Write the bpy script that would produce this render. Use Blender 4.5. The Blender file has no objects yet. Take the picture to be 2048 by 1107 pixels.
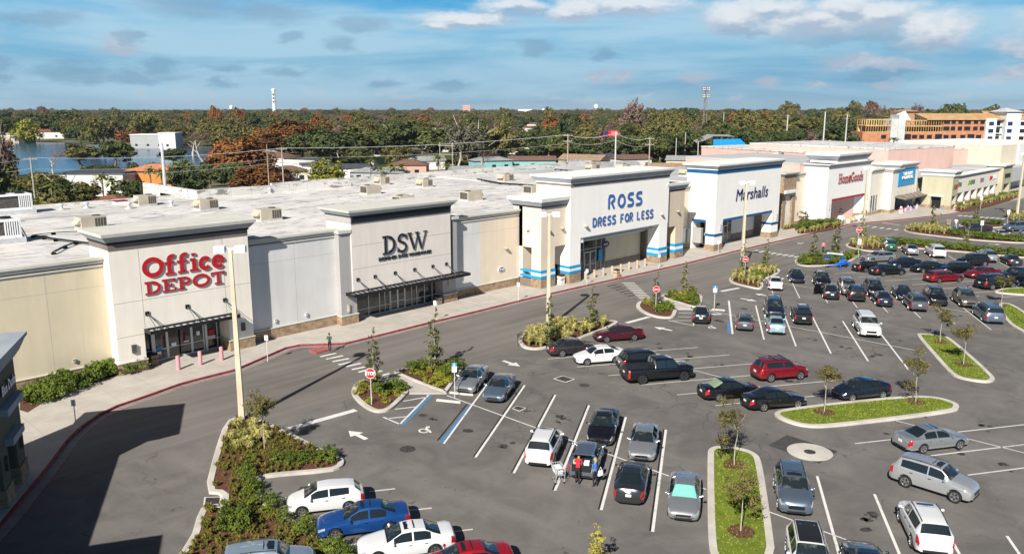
import bpy, bmesh, math, random
from mathutils import Vector, Matrix, Euler
R = math.radians; PI = math.pi
random.seed(7)
scene = bpy.context.scene
COL = scene.collection

# ------------------------------------------------------------------ camera
CAM_H = 21.2; F_PX = 1640.0; CX, CY, HORIZ = 1024.0, 553.5, 217.0
PITCH = math.atan((CY - HORIZ) / F_PX); YAW = R(44.15)
FW0 = Vector((math.cos(YAW), math.sin(YAW), 0)); RT = Vector((math.sin(YAW), -math.cos(YAW), 0)); UP0 = Vector((0, 0, 1))
FWD = FW0 * math.cos(PITCH) - UP0 * math.sin(PITCH); UPV = UP0 * math.cos(PITCH) + FW0 * math.sin(PITCH)
cam_data = bpy.data.cameras.new('camera'); cam = bpy.data.objects.new('camera', cam_data); COL.objects.link(cam)
cam_data.sensor_width = 36; cam_data.lens = F_PX / 2048 * 36; cam_data.clip_start = 0.5; cam_data.clip_end = 30000
cam.matrix_world = Matrix((RT, UPV, -FWD)).transposed().to_4x4(); cam.location = (0, 0, CAM_H)
scene.camera = cam

# ------------------------------------------------------------------ sun + sky
SUN_EL, SH_AZ = R(35.7), R(23.6)
sd = Vector((math.cos(SH_AZ) * math.cos(SUN_EL), math.sin(SH_AZ) * math.cos(SUN_EL), -math.sin(SUN_EL)))
sl = bpy.data.lights.new('sun', 'SUN'); sl.energy = 5.0; sl.angle = R(0.55); sl.color = (1.0, 0.945, 0.86)
so = bpy.data.objects.new('sun', sl); COL.objects.link(so); so.rotation_euler = sd.to_track_quat('-Z', 'Y').to_euler(); so.location = (0, 0, 60)
world = bpy.data.worlds.new('World'); scene.world = world; world.use_nodes = True
scene.view_settings.view_transform = 'Standard'; scene.view_settings.look = 'None'
scene.view_settings.exposure = 0.68
HAZE = 0.00006; scene.view_settings.gamma = 1.0
scene.render.resolution_x = 1024; scene.render.resolution_y = 553
try:
    scene.cycles.max_bounces = 6; scene.cycles.diffuse_bounces = 2; scene.cycles.glossy_bounces = 3; scene.cycles.transparent_max_bounces = 6
except Exception: pass

class NT:
    def __init__(s, tree): s.t = tree; s.n = tree.nodes; s.l = tree.links
    def new(s, typ, **kw):
        nd = s.n.new(typ)
        for k, v in kw.items(): setattr(nd, k, v)
        return nd
    def put(s, sock, v):
        if hasattr(v, 'is_linked') or isinstance(v, bpy.types.NodeSocket): s.l.new(v, sock)
        elif v is not None: sock.default_value = v
    def math(s, op, a, b=None, c=None, clamp=False):
        nd = s.new('ShaderNodeMath', operation=op, use_clamp=clamp)
        s.put(nd.inputs[0], a); s.put(nd.inputs[1], b) if b is not None else None
        if c is not None: s.put(nd.inputs[2], c)
        return nd.outputs[0]
    def mix(s, f, a, b, typ='MIX'):
        nd = s.new('ShaderNodeMix', data_type='RGBA', blend_type=typ)
        s.put(nd.inputs[0], f); s.put(nd.inputs[6], a); s.put(nd.inputs[7], b); return nd.outputs[2]
    def noise(s, vec, scale, detail=4, rough=0.55, dist=0.0):
        nd = s.new('ShaderNodeTexNoise'); s.put(nd.inputs['Vector'], vec); nd.inputs['Scale'].default_value = scale
        nd.inputs['Detail'].default_value = detail; nd.inputs['Roughness'].default_value = rough; nd.inputs['Distortion'].default_value = dist
        return nd.outputs[0]
    def ramp(s, f, stops):
        nd = s.new('ShaderNodeValToRGB'); e = nd.color_ramp.elements
        while len(e) < len(stops): e.new(0.5)
        for i, (p, c) in enumerate(stops):
            e[i].position = p; e[i].color = (c[0], c[1], c[2], 1) if hasattr(c, '__len__') else (c, c, c, 1)
        s.put(nd.inputs[0], f); return nd.outputs[0]
    def smooth(s, v, a, b):
        nd = s.new('ShaderNodeMapRange', interpolation_type='SMOOTHSTEP'); s.put(nd.inputs[0], v)
        nd.inputs[1].default_value = a; nd.inputs[2].default_value = b; nd.inputs[3].default_value = 0; nd.inputs[4].default_value = 1
        return nd.outputs[0]
    def mapping(s, vec, scale=(1, 1, 1), rot=(0, 0, 0), loc=(0, 0, 0)):
        nd = s.new('ShaderNodeMapping'); s.put(nd.inputs[0], vec); nd.inputs[1].default_value = loc; nd.inputs[2].default_value = rot; nd.inputs[3].default_value = scale
        return nd.outputs[0]

CLOUD = (4.3, 9.1, 2.6); NB = 11
def build_world():
    t = NT(world.node_tree); t.n.clear()
    out = t.new('ShaderNodeOutputWorld'); bg = t.new('ShaderNodeBackground'); STR = 0.05
    bg.inputs[1].default_value = STR
    sky = t.new('ShaderNodeTexSky', sky_type='NISHITA'); sky.sun_disc = False; sky.sun_elevation = SUN_EL; sky.sun_rotation = R(247.8); sky.air_density = .4; sky.dust_density = .3; sky.ozone_density = 1.6
    tc = t.new('ShaderNodeTexCoord'); sep = t.new('ShaderNodeSeparateXYZ'); t.l.new(tc.outputs['Generated'], sep.inputs[0])
    x, y, z = sep.outputs
    el = t.math('ARCSINE', t.math('MINIMUM', t.math('MAXIMUM', z, -1.0), 1.0)); az = t.math('ARCTAN2', y, x)
    k = 1.0 / STR * 0.74
    def c(r, g, b): return (r * k, g * k, b * k)
    e01 = t.math('MULTIPLY', t.math('MAXIMUM', el, 0.0), 1 / 0.5)
    # clear air: paler towards the horizon, saturated blue higher up
    base = t.ramp(e01, [(0.0, (.20, .40, .54)), (0.05, (.145, .345, .51)), (0.12, (.165, .40, .58)), (0.19, (.135, .405, .62)), (0.235, (.06, .34, .63)), (0.27, (.022, .27, .60)), (0.6, (.03, .17, .44))])
    base = t.mix(1.0, base, (k, k, k, 1), 'MULTIPLY')
    comb = t.new('ShaderNodeCombineXYZ'); t.put(comb.inputs[0], t.math('MULTIPLY', az, 1.0)); t.put(comb.inputs[1], el); comb.inputs[2].default_value = 3.1
    ang = comb.outputs[0]
    # thin veil in long streaks
    veil = t.noise(t.mapping(ang, (3.2, 26, 1), (0, 0, R(-2.0)), (0, 0.2, 0)), 1.0, 6, 0.6, 0.5)
    vmask = t.math('MULTIPLY', t.smooth(veil, 0.30, 0.64), 0.8)
    vmask = t.math('MULTIPLY', vmask, t.math('ADD', t.math('MULTIPLY', t.smooth(el, 0.135, 0.112), .85), .15))
    sky1 = t.mix(vmask, base, c(.38, .57, .70) + (1,))
    # cumulus: larger towards the right (lower azimuth) and higher up
    wn = t.new('ShaderNodeTexNoise'); t.put(wn.inputs['Vector'], t.mapping(ang, (22, 50, 1))); wn.inputs['Scale'].default_value = 1.0; wn.inputs['Detail'].default_value = 8; wn.inputs['Roughness'].default_value = .62
    def vm(op, a, b): nd = t.new('ShaderNodeVectorMath', operation=op); t.put(nd.inputs[0], a); t.put(nd.inputs[1], b); return nd.outputs['Value'] if op == 'LENGTH' else nd.outputs[0]
    def blobs(lst, shift=0.0, amp=(.075, .034, 0)):
        q = vm('ADD', ang, vm('MULTIPLY', vm('SUBTRACT', wn.outputs['Color'], (.5, .5, .5)), amp)); q = vm('ADD', q, (0, shift, 0)); f = None
        for (x, y, rx, ry) in lst:
            w_ = FWD * F_PX + RT * (x - CX) - UPV * (y - CY); w_.normalize(); a0 = math.atan2(w_.y, w_.x); e0 = math.asin(w_.z)
            nd = t.new('ShaderNodeVectorMath', operation='LENGTH'); t.put(nd.inputs[0], vm('MULTIPLY', vm('SUBTRACT', q, (a0, e0, 3.1)), (1640 / (rx * 1.35), 1640 / (ry * 1.35), 0)))
            f = nd.outputs['Value'] if f is None else t.math('MINIMUM', f, nd.outputs['Value'])
        return t.math('SUBTRACT', 1.0, f)
    BR = [(935, 38, 75, 14), (1030, 15, 60, 14), (885, 50, 35, 11), (1160, 22, 55, 18), (1265, 10, 90, 18), (1470, 30, 60, 24), (1545, 12, 60, 18), (1630, 42, 85, 22), (1690, 20, 50, 22), (1765, 32, 60, 22), (1870, 60, 50, 28), (2045, 92, 34, 16), (1720, 125, 60, 12), (1805, 132, 40, 9), (1395, 160, 24, 11), (1200, 148, 24, 9), (1252, 148, 16, 10), (1538, 165, 24, 8), (1642, 172, 20, 6), (1775, 172, 18, 7), (240, 92, 28, 14), (2030, 147, 34, 8), (-120, 60, 60, 20), (2180, 40, 80, 26)]
    DK = [(78, 38, 52, 12), (385, 12, 66, 17), (545, 22, 62, 18), (718, 50, 40, 11), (690, 92, 25, 13), (585, 72, 17, 8), (265, 72, 20, 8), (140, 142, 46, 13), (315, 128, 30, 10), (265, 151, 60, 9), (165, 160, 26, 6), (8, 132, 18, 13), (8, 158, 15, 6), (580, 142, 30, 9), (455, 137, 27, 7), (450, 167, 28, 6), (1070, 95, 30, 10), (770, 168, 26, 8), (900, 172, 36, 8), (1210, 110, 20, 8), (1700, 75, 90, 13), (1850, 88, 60, 8), (1500, 60, 40, 8), (1780, 150, 50, 8)]
    FT_ = [(370, 188, 20, 6), (425, 189, 15, 6), (640, 191, 24, 5), (800, 192, 45, 5), (275, 187, 16, 5), (1075, 190, 18, 4), (1115, 193, 14, 4), (1290, 188, 20, 5), (1165, 196, 26, 4), (1480, 190, 22, 4), (1900, 186, 26, 5), (1985, 160, 24, 5)]
    fd = blobs(DK); sky2 = t.mix(t.math('MULTIPLY', t.smooth(fd, -.35, .65), .55), sky1, t.mix(t.smooth(el, .03, .11), c(.125, .27, .41) + (1,), c(.20, .32, .45) + (1,)))
    ff = blobs(FT_); sky2 = t.mix(t.math('MULTIPLY', t.smooth(ff, -.05, .6), .55), sky2, c(.44, .53, .61) + (1,))
    fb1 = blobs(BR[:NB]); fs = blobs(BR[:NB], .008); fb = t.math('MAXIMUM', fb1, blobs(BR[NB:])); sh = t.math('ADD', t.math('MULTIPLY', t.math('SUBTRACT', fb1, fs), 1.5), t.math('ADD', .46, t.math('MULTIPLY', t.math('SUBTRACT', t.noise(t.mapping(ang, (70, 130, 1)), 1.0, 5, .6), .5), 1.1)), clamp=True)
    sky3 = t.mix(t.math('MULTIPLY', t.smooth(fb, -.30, .60), .88), sky2, t.mix(sh, c(.36, .43, .54) + (1,), c(.70, .725, .75) + (1,)))
    fac = t.smooth(el, R(26), R(11))
    fin = t.mix(fac, sky.outputs[0], sky3)
    t.put(bg.inputs[0], fin); t.l.new(bg.outputs[0], out.inputs[0])
build_world()

# ------------------------------------------------------------------ helpers
def pt(px, py, z=0.0):
    """world point at height z seen at a pixel of the 2048 px wide photograph (used to survey the site plan)"""
    r = FWD * F_PX + RT * (px - CX) - UPV * (py - CY)
    k = (z - CAM_H) / r.z
    return Vector((r.x * k, r.y * k, z))
def ptd(px, py, dist):
    """world point at a horizontal distance along the view direction"""
    r = FWD * F_PX + RT * (px - CX) - UPV * (py - CY)
    k = dist / (r.dot(FW0)); return Vector((r.x * k, r.y * k, CAM_H + r.z * k))
def tag(o, label=None, cat=None, group=None, kind=None):
    if label: o['label'] = label
    if cat: o['category'] = cat
    if group: o['group'] = group
    if kind: o['kind'] = kind
    return o
def empty(name, loc=(0, 0, 0), rz=0.0):
    o = bpy.data.objects.new(name, None); COL.objects.link(o); o.location = loc; o.rotation_euler = (0, 0, rz)
    o.empty_display_size = 0.2; return o
def kids(o): return CH.get(o.name, [])
CH = {}
class MB:
    """collects polygons with a material index and links them as ONE mesh object"""
    def __init__(s): s.v = []; s.f = []; s.m = []
    def add(s, vs, fs, m=0):
        b = len(s.v); s.v += [tuple(v) for v in vs]; s.f += [tuple(b + i for i in f) for f in fs]; s.m += [m] * len(fs)
    def box(s, x0, x1, y0, y1, z0, z1, m=0):
        s.add([(x0, y0, z0), (x1, y0, z0), (x1, y1, z0), (x0, y1, z0), (x0, y0, z1), (x1, y0, z1), (x1, y1, z1), (x0, y1, z1)],
              [(0, 3, 2, 1), (4, 5, 6, 7), (0, 1, 5, 4), (1, 2, 6, 5), (2, 3, 7, 6), (3, 0, 4, 7)], m)
    def frustum(s, x0, x1, y0, y1, z0, z1, p0, p1, m=0):
        s.add([(x0 - p0, y0 - p0, z0), (x1 + p0, y0 - p0, z0), (x1 + p0, y1 + p0, z0), (x0 - p0, y1 + p0, z0), (x0 - p1, y0 - p1, z1), (x1 + p1, y0 - p1, z1), (x1 + p1, y1 + p1, z1), (x0 - p1, y1 + p1, z1)],
              [(0, 3, 2, 1), (4, 5, 6, 7), (0, 1, 5, 4), (1, 2, 6, 5), (2, 3, 7, 6), (3, 0, 4, 7)], m)
    def prism(s, poly, z0, z1, m=0, mtop=None):
        n = len(poly)
        a = sum(poly[i][0] * poly[(i + 1) % n][1] - poly[(i + 1) % n][0] * poly[i][1] for i in range(n))
        if a < 0: poly = list(reversed(poly))
        s.add([(p[0], p[1], z0) for p in poly] + [(p[0], p[1], z1) for p in poly],
              [tuple(reversed(range(n)))] + [(i, (i + 1) % n, n + (i + 1) % n, n + i) for i in range(n)], m)
        s.add([(p[0], p[1], z1) for p in poly], [tuple(range(n))], m if mtop is None else mtop)
    def tube(s, a, b, r0, r1=None, n=8, m=0, cap=True):
        a = Vector(a); b = Vector(b); r1 = r0 if r1 is None else r1
        d = (b - a).normalized() if (b - a).length > 1e-6 else Vector((0, 0, 1))
        u = d.cross(Vector((0, 0, 1)) if abs(d.z) < .95 else Vector((1, 0, 0))).normalized(); w = d.cross(u)
        vs = []
        for c, r in ((a, r0), (b, r1)):
            for i in range(n):
                t = 2 * PI * i / n; vs.append(c + u * math.cos(t) * r + w * math.sin(t) * r)
        fs = [(i, i + n, (i + 1) % n + n, (i + 1) % n) for i in range(n)]
        if cap: fs += [tuple(range(n)), tuple(reversed(range(n, 2 * n)))]
        s.add(vs, fs, m)
    def path(s, pts, r, n=6, m=0):
        for a, b in zip(pts, pts[1:]): s.tube(a, b, r, r, n, m)
    def lathe(s, prof, n=20, m=0, axis='Z', c=(0, 0, 0)):
        vs = []; fs = []
        for (r, h) in prof:
            for i in range(n):
                t = 2 * PI * i / n
                p = (r * math.cos(t), r * math.sin(t), h) if axis == 'Z' else (r * math.cos(t), h, r * math.sin(t))
                vs.append((c[0] + p[0], c[1] + p[1], c[2] + p[2]))
        for j in range(len(prof) - 1):
            for i in range(n):
                q = (j * n + i, j * n + (i + 1) % n, (j + 1) * n + (i + 1) % n, (j + 1) * n + i)
                fs.append(q if axis == 'Z' else tuple(reversed(q)))
        s.add(vs, fs, m)
    def obox(s, a, b, w, z0, z1, m=0, ext=0.0):
        """box along the ground segment a-b, width w"""
        a = Vector((a[0], a[1])); b = Vector((b[0], b[1])); d = (b - a).normalized(); n = Vector((-d.y, d.x)) * w / 2
        a = a - d * ext; b = b + d * ext
        s.prism([a - n, b - n, b + n, a + n], z0, z1, m)
    def build(s, name, mats, parent=None, smooth=False, loc=None, rz=None, angle=35):
        me = bpy.data.meshes.new(name); me.from_pydata(s.v, [], s.f)
        mats = mats if isinstance(mats, (list, tuple)) else [mats]
        for m in mats: me.materials.append(m)
        me.polygons.foreach_set('material_index', s.m)
        if smooth:
            me.polygons.foreach_set('use_smooth', [True] * len(s.f))
            me.set_sharp_from_angle(angle=R(angle))
        me.update()
        return link(name, me, parent, loc, rz)
def link(name, me, parent=None, loc=None, rz=None):
    o = bpy.data.objects.new(name, me); COL.objects.link(o)
    if loc is not None: o.location = loc
    if rz is not None: o.rotation_euler = (0, 0, rz)
    if parent is not None: o.parent = parent; CH.setdefault(parent.name, []).append(o)
    return o
def copy_tree(o, parent=None, paint=None):
    c = o.copy(); COL.objects.link(c)
    if parent is not None: c.parent = parent; CH.setdefault(parent.name, []).append(c)
    if paint and o.get('painted'):
        c.material_slots[0].link = 'OBJECT'; c.material_slots[0].material = paint
    for ch in kids(o): copy_tree(ch, c, paint)
    return c
def clean(o):
    if 'painted' in o: del o['painted']

# ------------------------------------------------------------------ materials
MATS = {}
def mat(name, col=(.5, .5, .5), rough=.7, metal=0.0, fn=None, spec=0.5, coat=0.0, emit=None):
    if name in MATS: return MATS[name]
    m = bpy.data.materials.new(name); m.use_nodes = True; t = NT(m.node_tree); b = t.n['Principled BSDF']
    b.inputs['Base Color'].default_value = (*col, 1); b.inputs['Roughness'].default_value = rough; b.inputs['Metallic'].default_value = metal
    b.inputs['Specular IOR Level'].default_value = spec
    if coat: b.inputs['Coat Weight'].default_value = coat; b.inputs['Coat Roughness'].default_value = .04
    if emit: b.inputs['Emission Color'].default_value = (*emit[:3], 1); b.inputs['Emission Strength'].default_value = emit[3]
    if fn: fn(t, b)
    m.diffuse_color = (*col, 1); MATS[name] = m; return m
def pos(t):
    return t.new('ShaderNodeNewGeometry').outputs['Position']
def objc(t):
    return t.new('ShaderNodeTexCoord').outputs['Object']
def bump(t, b, h, strength=.3, dist=.05):
    n = t.new('ShaderNodeBump'); n.inputs['Strength'].default_value = strength; n.inputs['Distance'].default_value = dist
    t.put(n.inputs['Height'], h); t.l.new(n.outputs[0], b.inputs['Normal'])
def noisy(name, c1, c2, scale=1.0, detail=5, rough=.8, bs=0.0, bscale=None, lo=.35, hi=.65, world=True, spec=.3, stretch=(1, 1, 1)):
    def fn(t, b):
        p = t.mapping(pos(t) if world else objc(t), stretch)
        n = t.noise(p, scale, detail, .6)
        t.put(b.inputs['Base Color'], t.ramp(n, [(lo, c1), (hi, c2)]))
        if bs: bump(t, b, t.noise(p, bscale or scale * 4, 3), bs, .05)
    return mat(name, c2, rough, fn=fn, spec=spec)

def f_asphalt(t, b):
    p = pos(t)
    fine = t.noise(p, 9.0, 3, .7); mid = t.noise(p, .35, 5, .62, .6); big = t.noise(p, .06, 3, .5)
    c = t.ramp(t.math('ADD', t.math('MULTIPLY', mid, .6), t.math('MULTIPLY', big, .4)), [(.38, (.108, .101, .094)), (.5, (.142, .132, .123)), (.62, (.178, .166, .154))])
    c = t.mix(t.math('MULTIPLY', t.smooth(fine, .35, .75), .35), c, (.10, .096, .092, 1))
    oil = t.noise(p, .9, 6, .75, 1.2); gate = t.noise(p, .13, 2, .5)
    c = t.mix(t.math('MULTIPLY', t.math('MULTIPLY', t.smooth(oil, .60, .70), t.smooth(gate, .47, .56)), .85), c, (.022, .021, .021, 1))
    pale = t.noise(t.mapping(p, (.25, 1.2, 1), (0, 0, R(28))), .5, 4, .6)
    c = t.mix(t.math('MULTIPLY', t.smooth(pale, .6, .78), .25), c, (.25, .235, .22, 1))
    def cracks(c, sc, wd, gate_):
        vo = t.new('ShaderNodeTexVoronoi', feature='DISTANCE_TO_EDGE'); wp = t.new('ShaderNodeVectorMath', operation='ADD'); nn = t.new('ShaderNodeTexNoise'); t.put(nn.inputs['Vector'], p); nn.inputs['Scale'].default_value = .5; nn.inputs['Detail'].default_value = 5
        ms = t.new('ShaderNodeVectorMath', operation='SCALE'); t.put(ms.inputs[0], nn.outputs['Color']); ms.inputs['Scale'].default_value = 3.0; t.put(wp.inputs[0], p); t.put(wp.inputs[1], ms.outputs[0]); t.put(vo.inputs['Vector'], wp.outputs[0]); vo.inputs['Scale'].default_value = sc
        m = t.math('MULTIPLY', t.smooth(vo.outputs['Distance'], wd, wd * .3), t.smooth(t.noise(p, .045, 3, .6), gate_, gate_ + .08)); return t.mix(t.math('MULTIPLY', m, .6), c, (.05, .047, .045, 1))
    c = cracks(c, .10, .006, .46)
    damp = t.noise(t.mapping(p, (.5, .5, 1)), .22, 6, .7, 1.5); c = t.mix(t.math('MULTIPLY', t.smooth(damp, .55, .66), .28), c, (.075, .07, .066, 1))
    worn = t.noise(t.mapping(p, (.6, .08, 1)), .6, 4, .6); c = t.mix(t.math('MULTIPLY', t.smooth(worn, .52, .7), .18), c, (.26, .245, .23, 1))
    t.put(b.inputs['Base Color'], c); bump(t, b, fine, .25, .02)
M_asph = mat('asphalt', (.1, .1, .1), .85, fn=f_asphalt, spec=.25)
def f_road(t, b):
    p = pos(t)
    fine = t.noise(p, 9.0, 3, .7); lanes = t.noise(t.mapping(p, (.05, 1.0, 1)), .8, 4, .6); big = t.noise(p, .1, 4, .6)
    c = t.ramp(t.math('ADD', t.math('MULTIPLY', lanes, .55), t.math('MULTIPLY', big, .45)), [(.38, (.128, .117, .105)), (.5, (.160, .147, .133)), (.62, (.192, .177, .160))])
    c = t.mix(t.math('MULTIPLY', t.smooth(fine, .35, .75), .3), c, (.10, .096, .092, 1))
    t.put(b.inputs['Base Color'], c); bump(t, b, fine, .2, .02)
M_road = mat('road asphalt', (.1, .1, .1), .85, fn=f_road, spec=.25)
def f_conc(c1, c2, jo=False):
    def fn(t, b):
        p = pos(t); n = t.noise(p, .5, 6, .65); f = t.noise(p, 6, 3)
        c = t.ramp(n, [(.32, c1), (.66, c2)])
        c = t.mix(t.math('MULTIPLY', t.smooth(f, .5, .8), .15), c, (c1[0] * .6, c1[1] * .6, c1[2] * .6, 1))
        if jo:
            s = t.new('ShaderNodeSeparateXYZ'); t.l.new(p, s.inputs[0])
            ln = None
            for ax in (0, 1):
                w = t.math('ABSOLUTE', t.math('SUBTRACT', t.math('FRACT', t.math('DIVIDE', s.outputs[ax], 3.0)), .5))
                g = t.math('GREATER_THAN', w, .4945); ln = g if ln is None else t.math('MAXIMUM', ln, g)
            c = t.mix(t.math('MULTIPLY', ln, .55), c, (c1[0] * .45, c1[1] * .45, c1[2] * .45, 1))
        t.put(b.inputs['Base Color'], c); bump(t, b, f, .1, .01)
    return fn
M_walk = mat('sidewalk concrete', (.5, .47, .43), .85, fn=f_conc((.37, .34, .30), (.47, .435, .39), True), spec=.25)
M_kerb = mat('kerb concrete', (.5, .47, .43), .85, fn=f_conc((.40, .37, .33), (.56, .53, .48)), spec=.25)
M_gutter = mat('gutter concrete', (.3, .27, .25), .85, fn=f_conc((.20, .175, .165), (.28, .25, .235)), spec=.25)
M_redk = noisy('red kerb paint', (.16, .022, .03), (.30, .05, .06), 2.0)
M_redpad = noisy('red tactile pad', (.26, .07, .07), (.34, .11, .10), 3.0)
def f_paint(c):
    def fn(t, b):
        p = pos(t); n = t.noise(p, 3.0, 6, .75); big = t.noise(p, .5, 3)
        t.put(b.inputs['Base Color'], t.mix(t.math('MULTIPLY', t.smooth(t.math('ADD', t.math('MULTIPLY', n, .7), t.math('MULTIPLY', big, .3)), .5, .66), .55), (*c, 1), (.16, .155, .15, 1)))
    return fn
M_line = mat('white road paint', (.7, .7, .7), .7, fn=f_paint((.66, .65, .62)))
M_linet = mat('thin white road paint', (.6, .6, .6), .7, fn=f_paint((.58, .57, .54)))
M_blue = mat('blue road paint', (.05, .2, .4), .7, fn=f_paint((.06, .19, .36)))
M_blk = noisy('black line paint', (.012, .012, .012), (.03, .03, .03), 3.0)  # black paint edging the stall lines and covering the old crosswalk
M_mulch = noisy('bark mulch', (.035, .016, .010), (.17, .075, .045), 7.0, 6, .95, .6, 14, .3, .7)
M_grassg = noisy('mown grass', (.085, .125, .010), (.16, .20, .020), .9, 6, .95, .5, 12, .3, .7)
M_patch = noisy('new asphalt patch', (.045, .042, .04), (.07, .066, .062), 2.0)
M_steel = noisy('cast iron', (.03, .028, .027), (.07, .065, .06), 5.0, rough=.6)
def stucco(name, c, var=.06):
    def fn(t, b):
        p = pos(t); n = t.noise(p, .35, 5, .6); st = t.noise(t.mapping(p, (1.2, 1.2, .12)), 1.0, 4, .6); f = t.noise(p, 14, 2)
        k = t.math('ADD', t.math('MULTIPLY', n, .5), t.math('MULTIPLY', st, .5))
        t.put(b.inputs['Base Color'], t.ramp(k, [(.36, tuple(v * (1 - var * 1.6) for v in c)), (.62, tuple(min(1, v * (1 + var * .5)) for v in c))]))
        sx = t.new('ShaderNodeSeparateXYZ'); t.l.new(p, sx.inputs[0]); run = t.noise(t.mapping(p, (2.6, 2.6, .10)), 1.0, 5, .65)
        c_ = t.mix(t.math('MULTIPLY', t.smooth(run, .56, .72), .16), b.inputs['Base Color'].links[0].from_socket, tuple(v * .55 for v in c) + (1,))
        gr = t.math('MULTIPLY', t.smooth(sx.outputs[2], 2.6, .9), t.smooth(t.noise(p, 1.1, 5, .65), .38, .66)); c_ = t.mix(t.math('MULTIPLY', gr, .22), c_, tuple(v * .6 for v in c) + (1,))
        t.put(b.inputs['Base Color'], c_); bump(t, b, f, .12, .01)
    return mat(name, c, .9, fn=fn, spec=.2)
W_cream = stucco('cream stucco', (.83, .775, .68)); W_tan = stucco('tan yellow stucco', (.62, .545, .40)); W_grey = stucco('pale grey stucco', (.63, .625, .61))
W_dgrey = stucco('dark grey stucco', (.16, .155, .15)); W_mgrey = stucco('mid grey stucco', (.37, .36, .35)); W_greige = stucco('greige stucco', (.72, .66, .60))
W_beige = stucco('beige stucco', (.70, .605, .48)); W_beige2 = stucco('darker beige stucco', (.58, .49, .38)); W_white = stucco('white stucco', (.86, .84, .79), .03)
W_ivory = stucco('ivory stucco', (.76, .71, .61)); W_green = stucco('sage green stucco', (.43, .405, .29)); W_pink = stucco('pink concrete panels', (.62, .42, .36))
W_brown = noisy('brown trim', (.16, .13, .11), (.21, .175, .15), .5); W_navy = noisy('near black trim', (.008, .009, .014), (.015, .017, .024), .5, rough=.5)
W_black = noisy('black metal', (.008, .008, .009), (.02, .02, .022), 1.0, rough=.45); W_olive = stucco('olive dark stucco', (.12, .12, .09))
C_cap = noisy('cornice cream', (.50, .49, .44), (.58, .565, .51), .6); C_grey = noisy('cornice shade and ledge grey blue', (.28, .31, .345), (.34, .37, .40), .6); C_white = noisy('cornice white', (.68, .67, .63), (.76, .75, .71), .6)  # grey blue: shade of the cornice undersides painted in; plain colour on ledges
C_teal = noisy('cornice grey green', (.30, .36, .36), (.36, .42, .41), .6)
B_cyan = noisy('sky blue band paint', (.01, .25, .52), (.014, .29, .58), 1.0, rough=.6); B_mblue = noisy('deep blue band paint', (.006, .075, .19), (.009, .10, .235), 1.0, rough=.6); B_red = noisy('crimson trim', (.30, .01, .05), (.36, .015, .07), 1.0)
def f_stone(t, b):
    p = pos(t); s = t.new('ShaderNodeSeparateXYZ'); t.l.new(p, s.inputs[0])
    cb = t.new('ShaderNodeCombineXYZ'); t.put(cb.inputs[0], t.math('ADD', s.outputs[0], s.outputs[1])); t.put(cb.inputs[1], s.outputs[2])
    br = t.new('ShaderNodeTexBrick'); t.l.new(cb.outputs[0], br.inputs['Vector']); br.inputs['Scale'].default_value = 1.0
    br.inputs['Color1'].default_value = (.33, .235, .15, 1); br.inputs['Color2'].default_value = (.22, .15, .095, 1); br.inputs['Mortar'].default_value = (.14, .105, .075, 1)
    br.inputs['Mortar Size'].default_value = .012; br.inputs['Brick Width'].default_value = .55; br.inputs['Row Height'].default_value = .19; br.offset = .43
    n = t.noise(p, 2.2, 4, .6)
    t.put(b.inputs['Base Color'], t.mix(t.smooth(n, .35, .7), br.outputs[0], (.40, .29, .19, 1)))
    bump(t, b, t.math('ADD', br.outputs[1], t.noise(p, 6, 4)), .7, .05)
M_stone = mat('stone veneer', (.3, .2, .13), .9, fn=f_stone, spec=.2)
def f_roof(t, b):
    p = pos(t); big = t.noise(p, .16, 5, .6); st = t.noise(t.mapping(p, (.35, 1.5, 1), (0, 0, R(-40))), 1.0, 6, .7, .8); sp = t.noise(t.mapping(p, (.12, .5, 1), (0, 0, R(-42))), 1.0, 5, .62, .5)
    c = t.ramp(big, [(.3, (.50, .48, .455)), (.6, (.66, .64, .61))])
    c = t.mix(t.math('MULTIPLY', t.smooth(st, .53, .63), .8), c, (.12, .11, .10, 1))
    c = t.mix(t.math('MULTIPLY', t.smooth(sp, .57, .68), .55), c, (.14, .18, .23, 1))
    s = t.new('ShaderNodeSeparateXYZ'); t.l.new(p, s.inputs[0])
    w = t.math('ABSOLUTE', t.math('SUBTRACT', t.math('FRACT', t.math('DIVIDE', s.outputs[0], 3.05)), .5))
    c = t.mix(t.math('MULTIPLY', t.math('GREATER_THAN', w, .488), .45), c, (.28, .265, .25, 1))
    sm = t.noise(t.mapping(p, (.9, .9, 1)), .5, 6, .7, 1.0); c = t.mix(t.math('MULTIPLY', t.smooth(sm, .57, .66), .22), c, (.22, .21, .20, 1))
    t.put(b.inputs['Base Color'], c)
M_roof = mat('white roof membrane', (.6, .6, .6), .75, fn=f_roof, spec=.3)
M_roofg = noisy('grey roof membrane', (.36, .37, .38), (.47, .475, .47), .12, 5)
M_glass = mat('dark glazing', (.012, .02, .022), .06, spec=.9)
M_shop = noisy('dim shop interior glazing', (.015, .02, .018), (.12, .12, .095), .9, 5, .08, lo=.5, hi=.75, spec=.8)
M_alu = mat('white aluminium frame', (.62, .62, .60), .4)
M_acbody = noisy('beige sheet metal', (.40, .35, .27), (.49, .44, .35), .8, rough=.5); M_acdark = noisy('louvre shade', (.05, .048, .042), (.10, .095, .085), 4.0)
M_galv = noisy('galvanised metal', (.45, .46, .47), (.58, .59, .60), 2.0, rough=.4)
M_pole = noisy('lamp post paint', (.50, .44, .31), (.58, .52, .39), .8, rough=.7); M_white = mat('white enamel', (.78, .79, .80), .4)
M_wood = noisy('weathered pole wood', (.28, .25, .20), (.42, .39, .32), 2.0); M_pinkb = noisy('pink bollard paint', (.55, .22, .25), (.62, .28, .31), 2.0)
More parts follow.
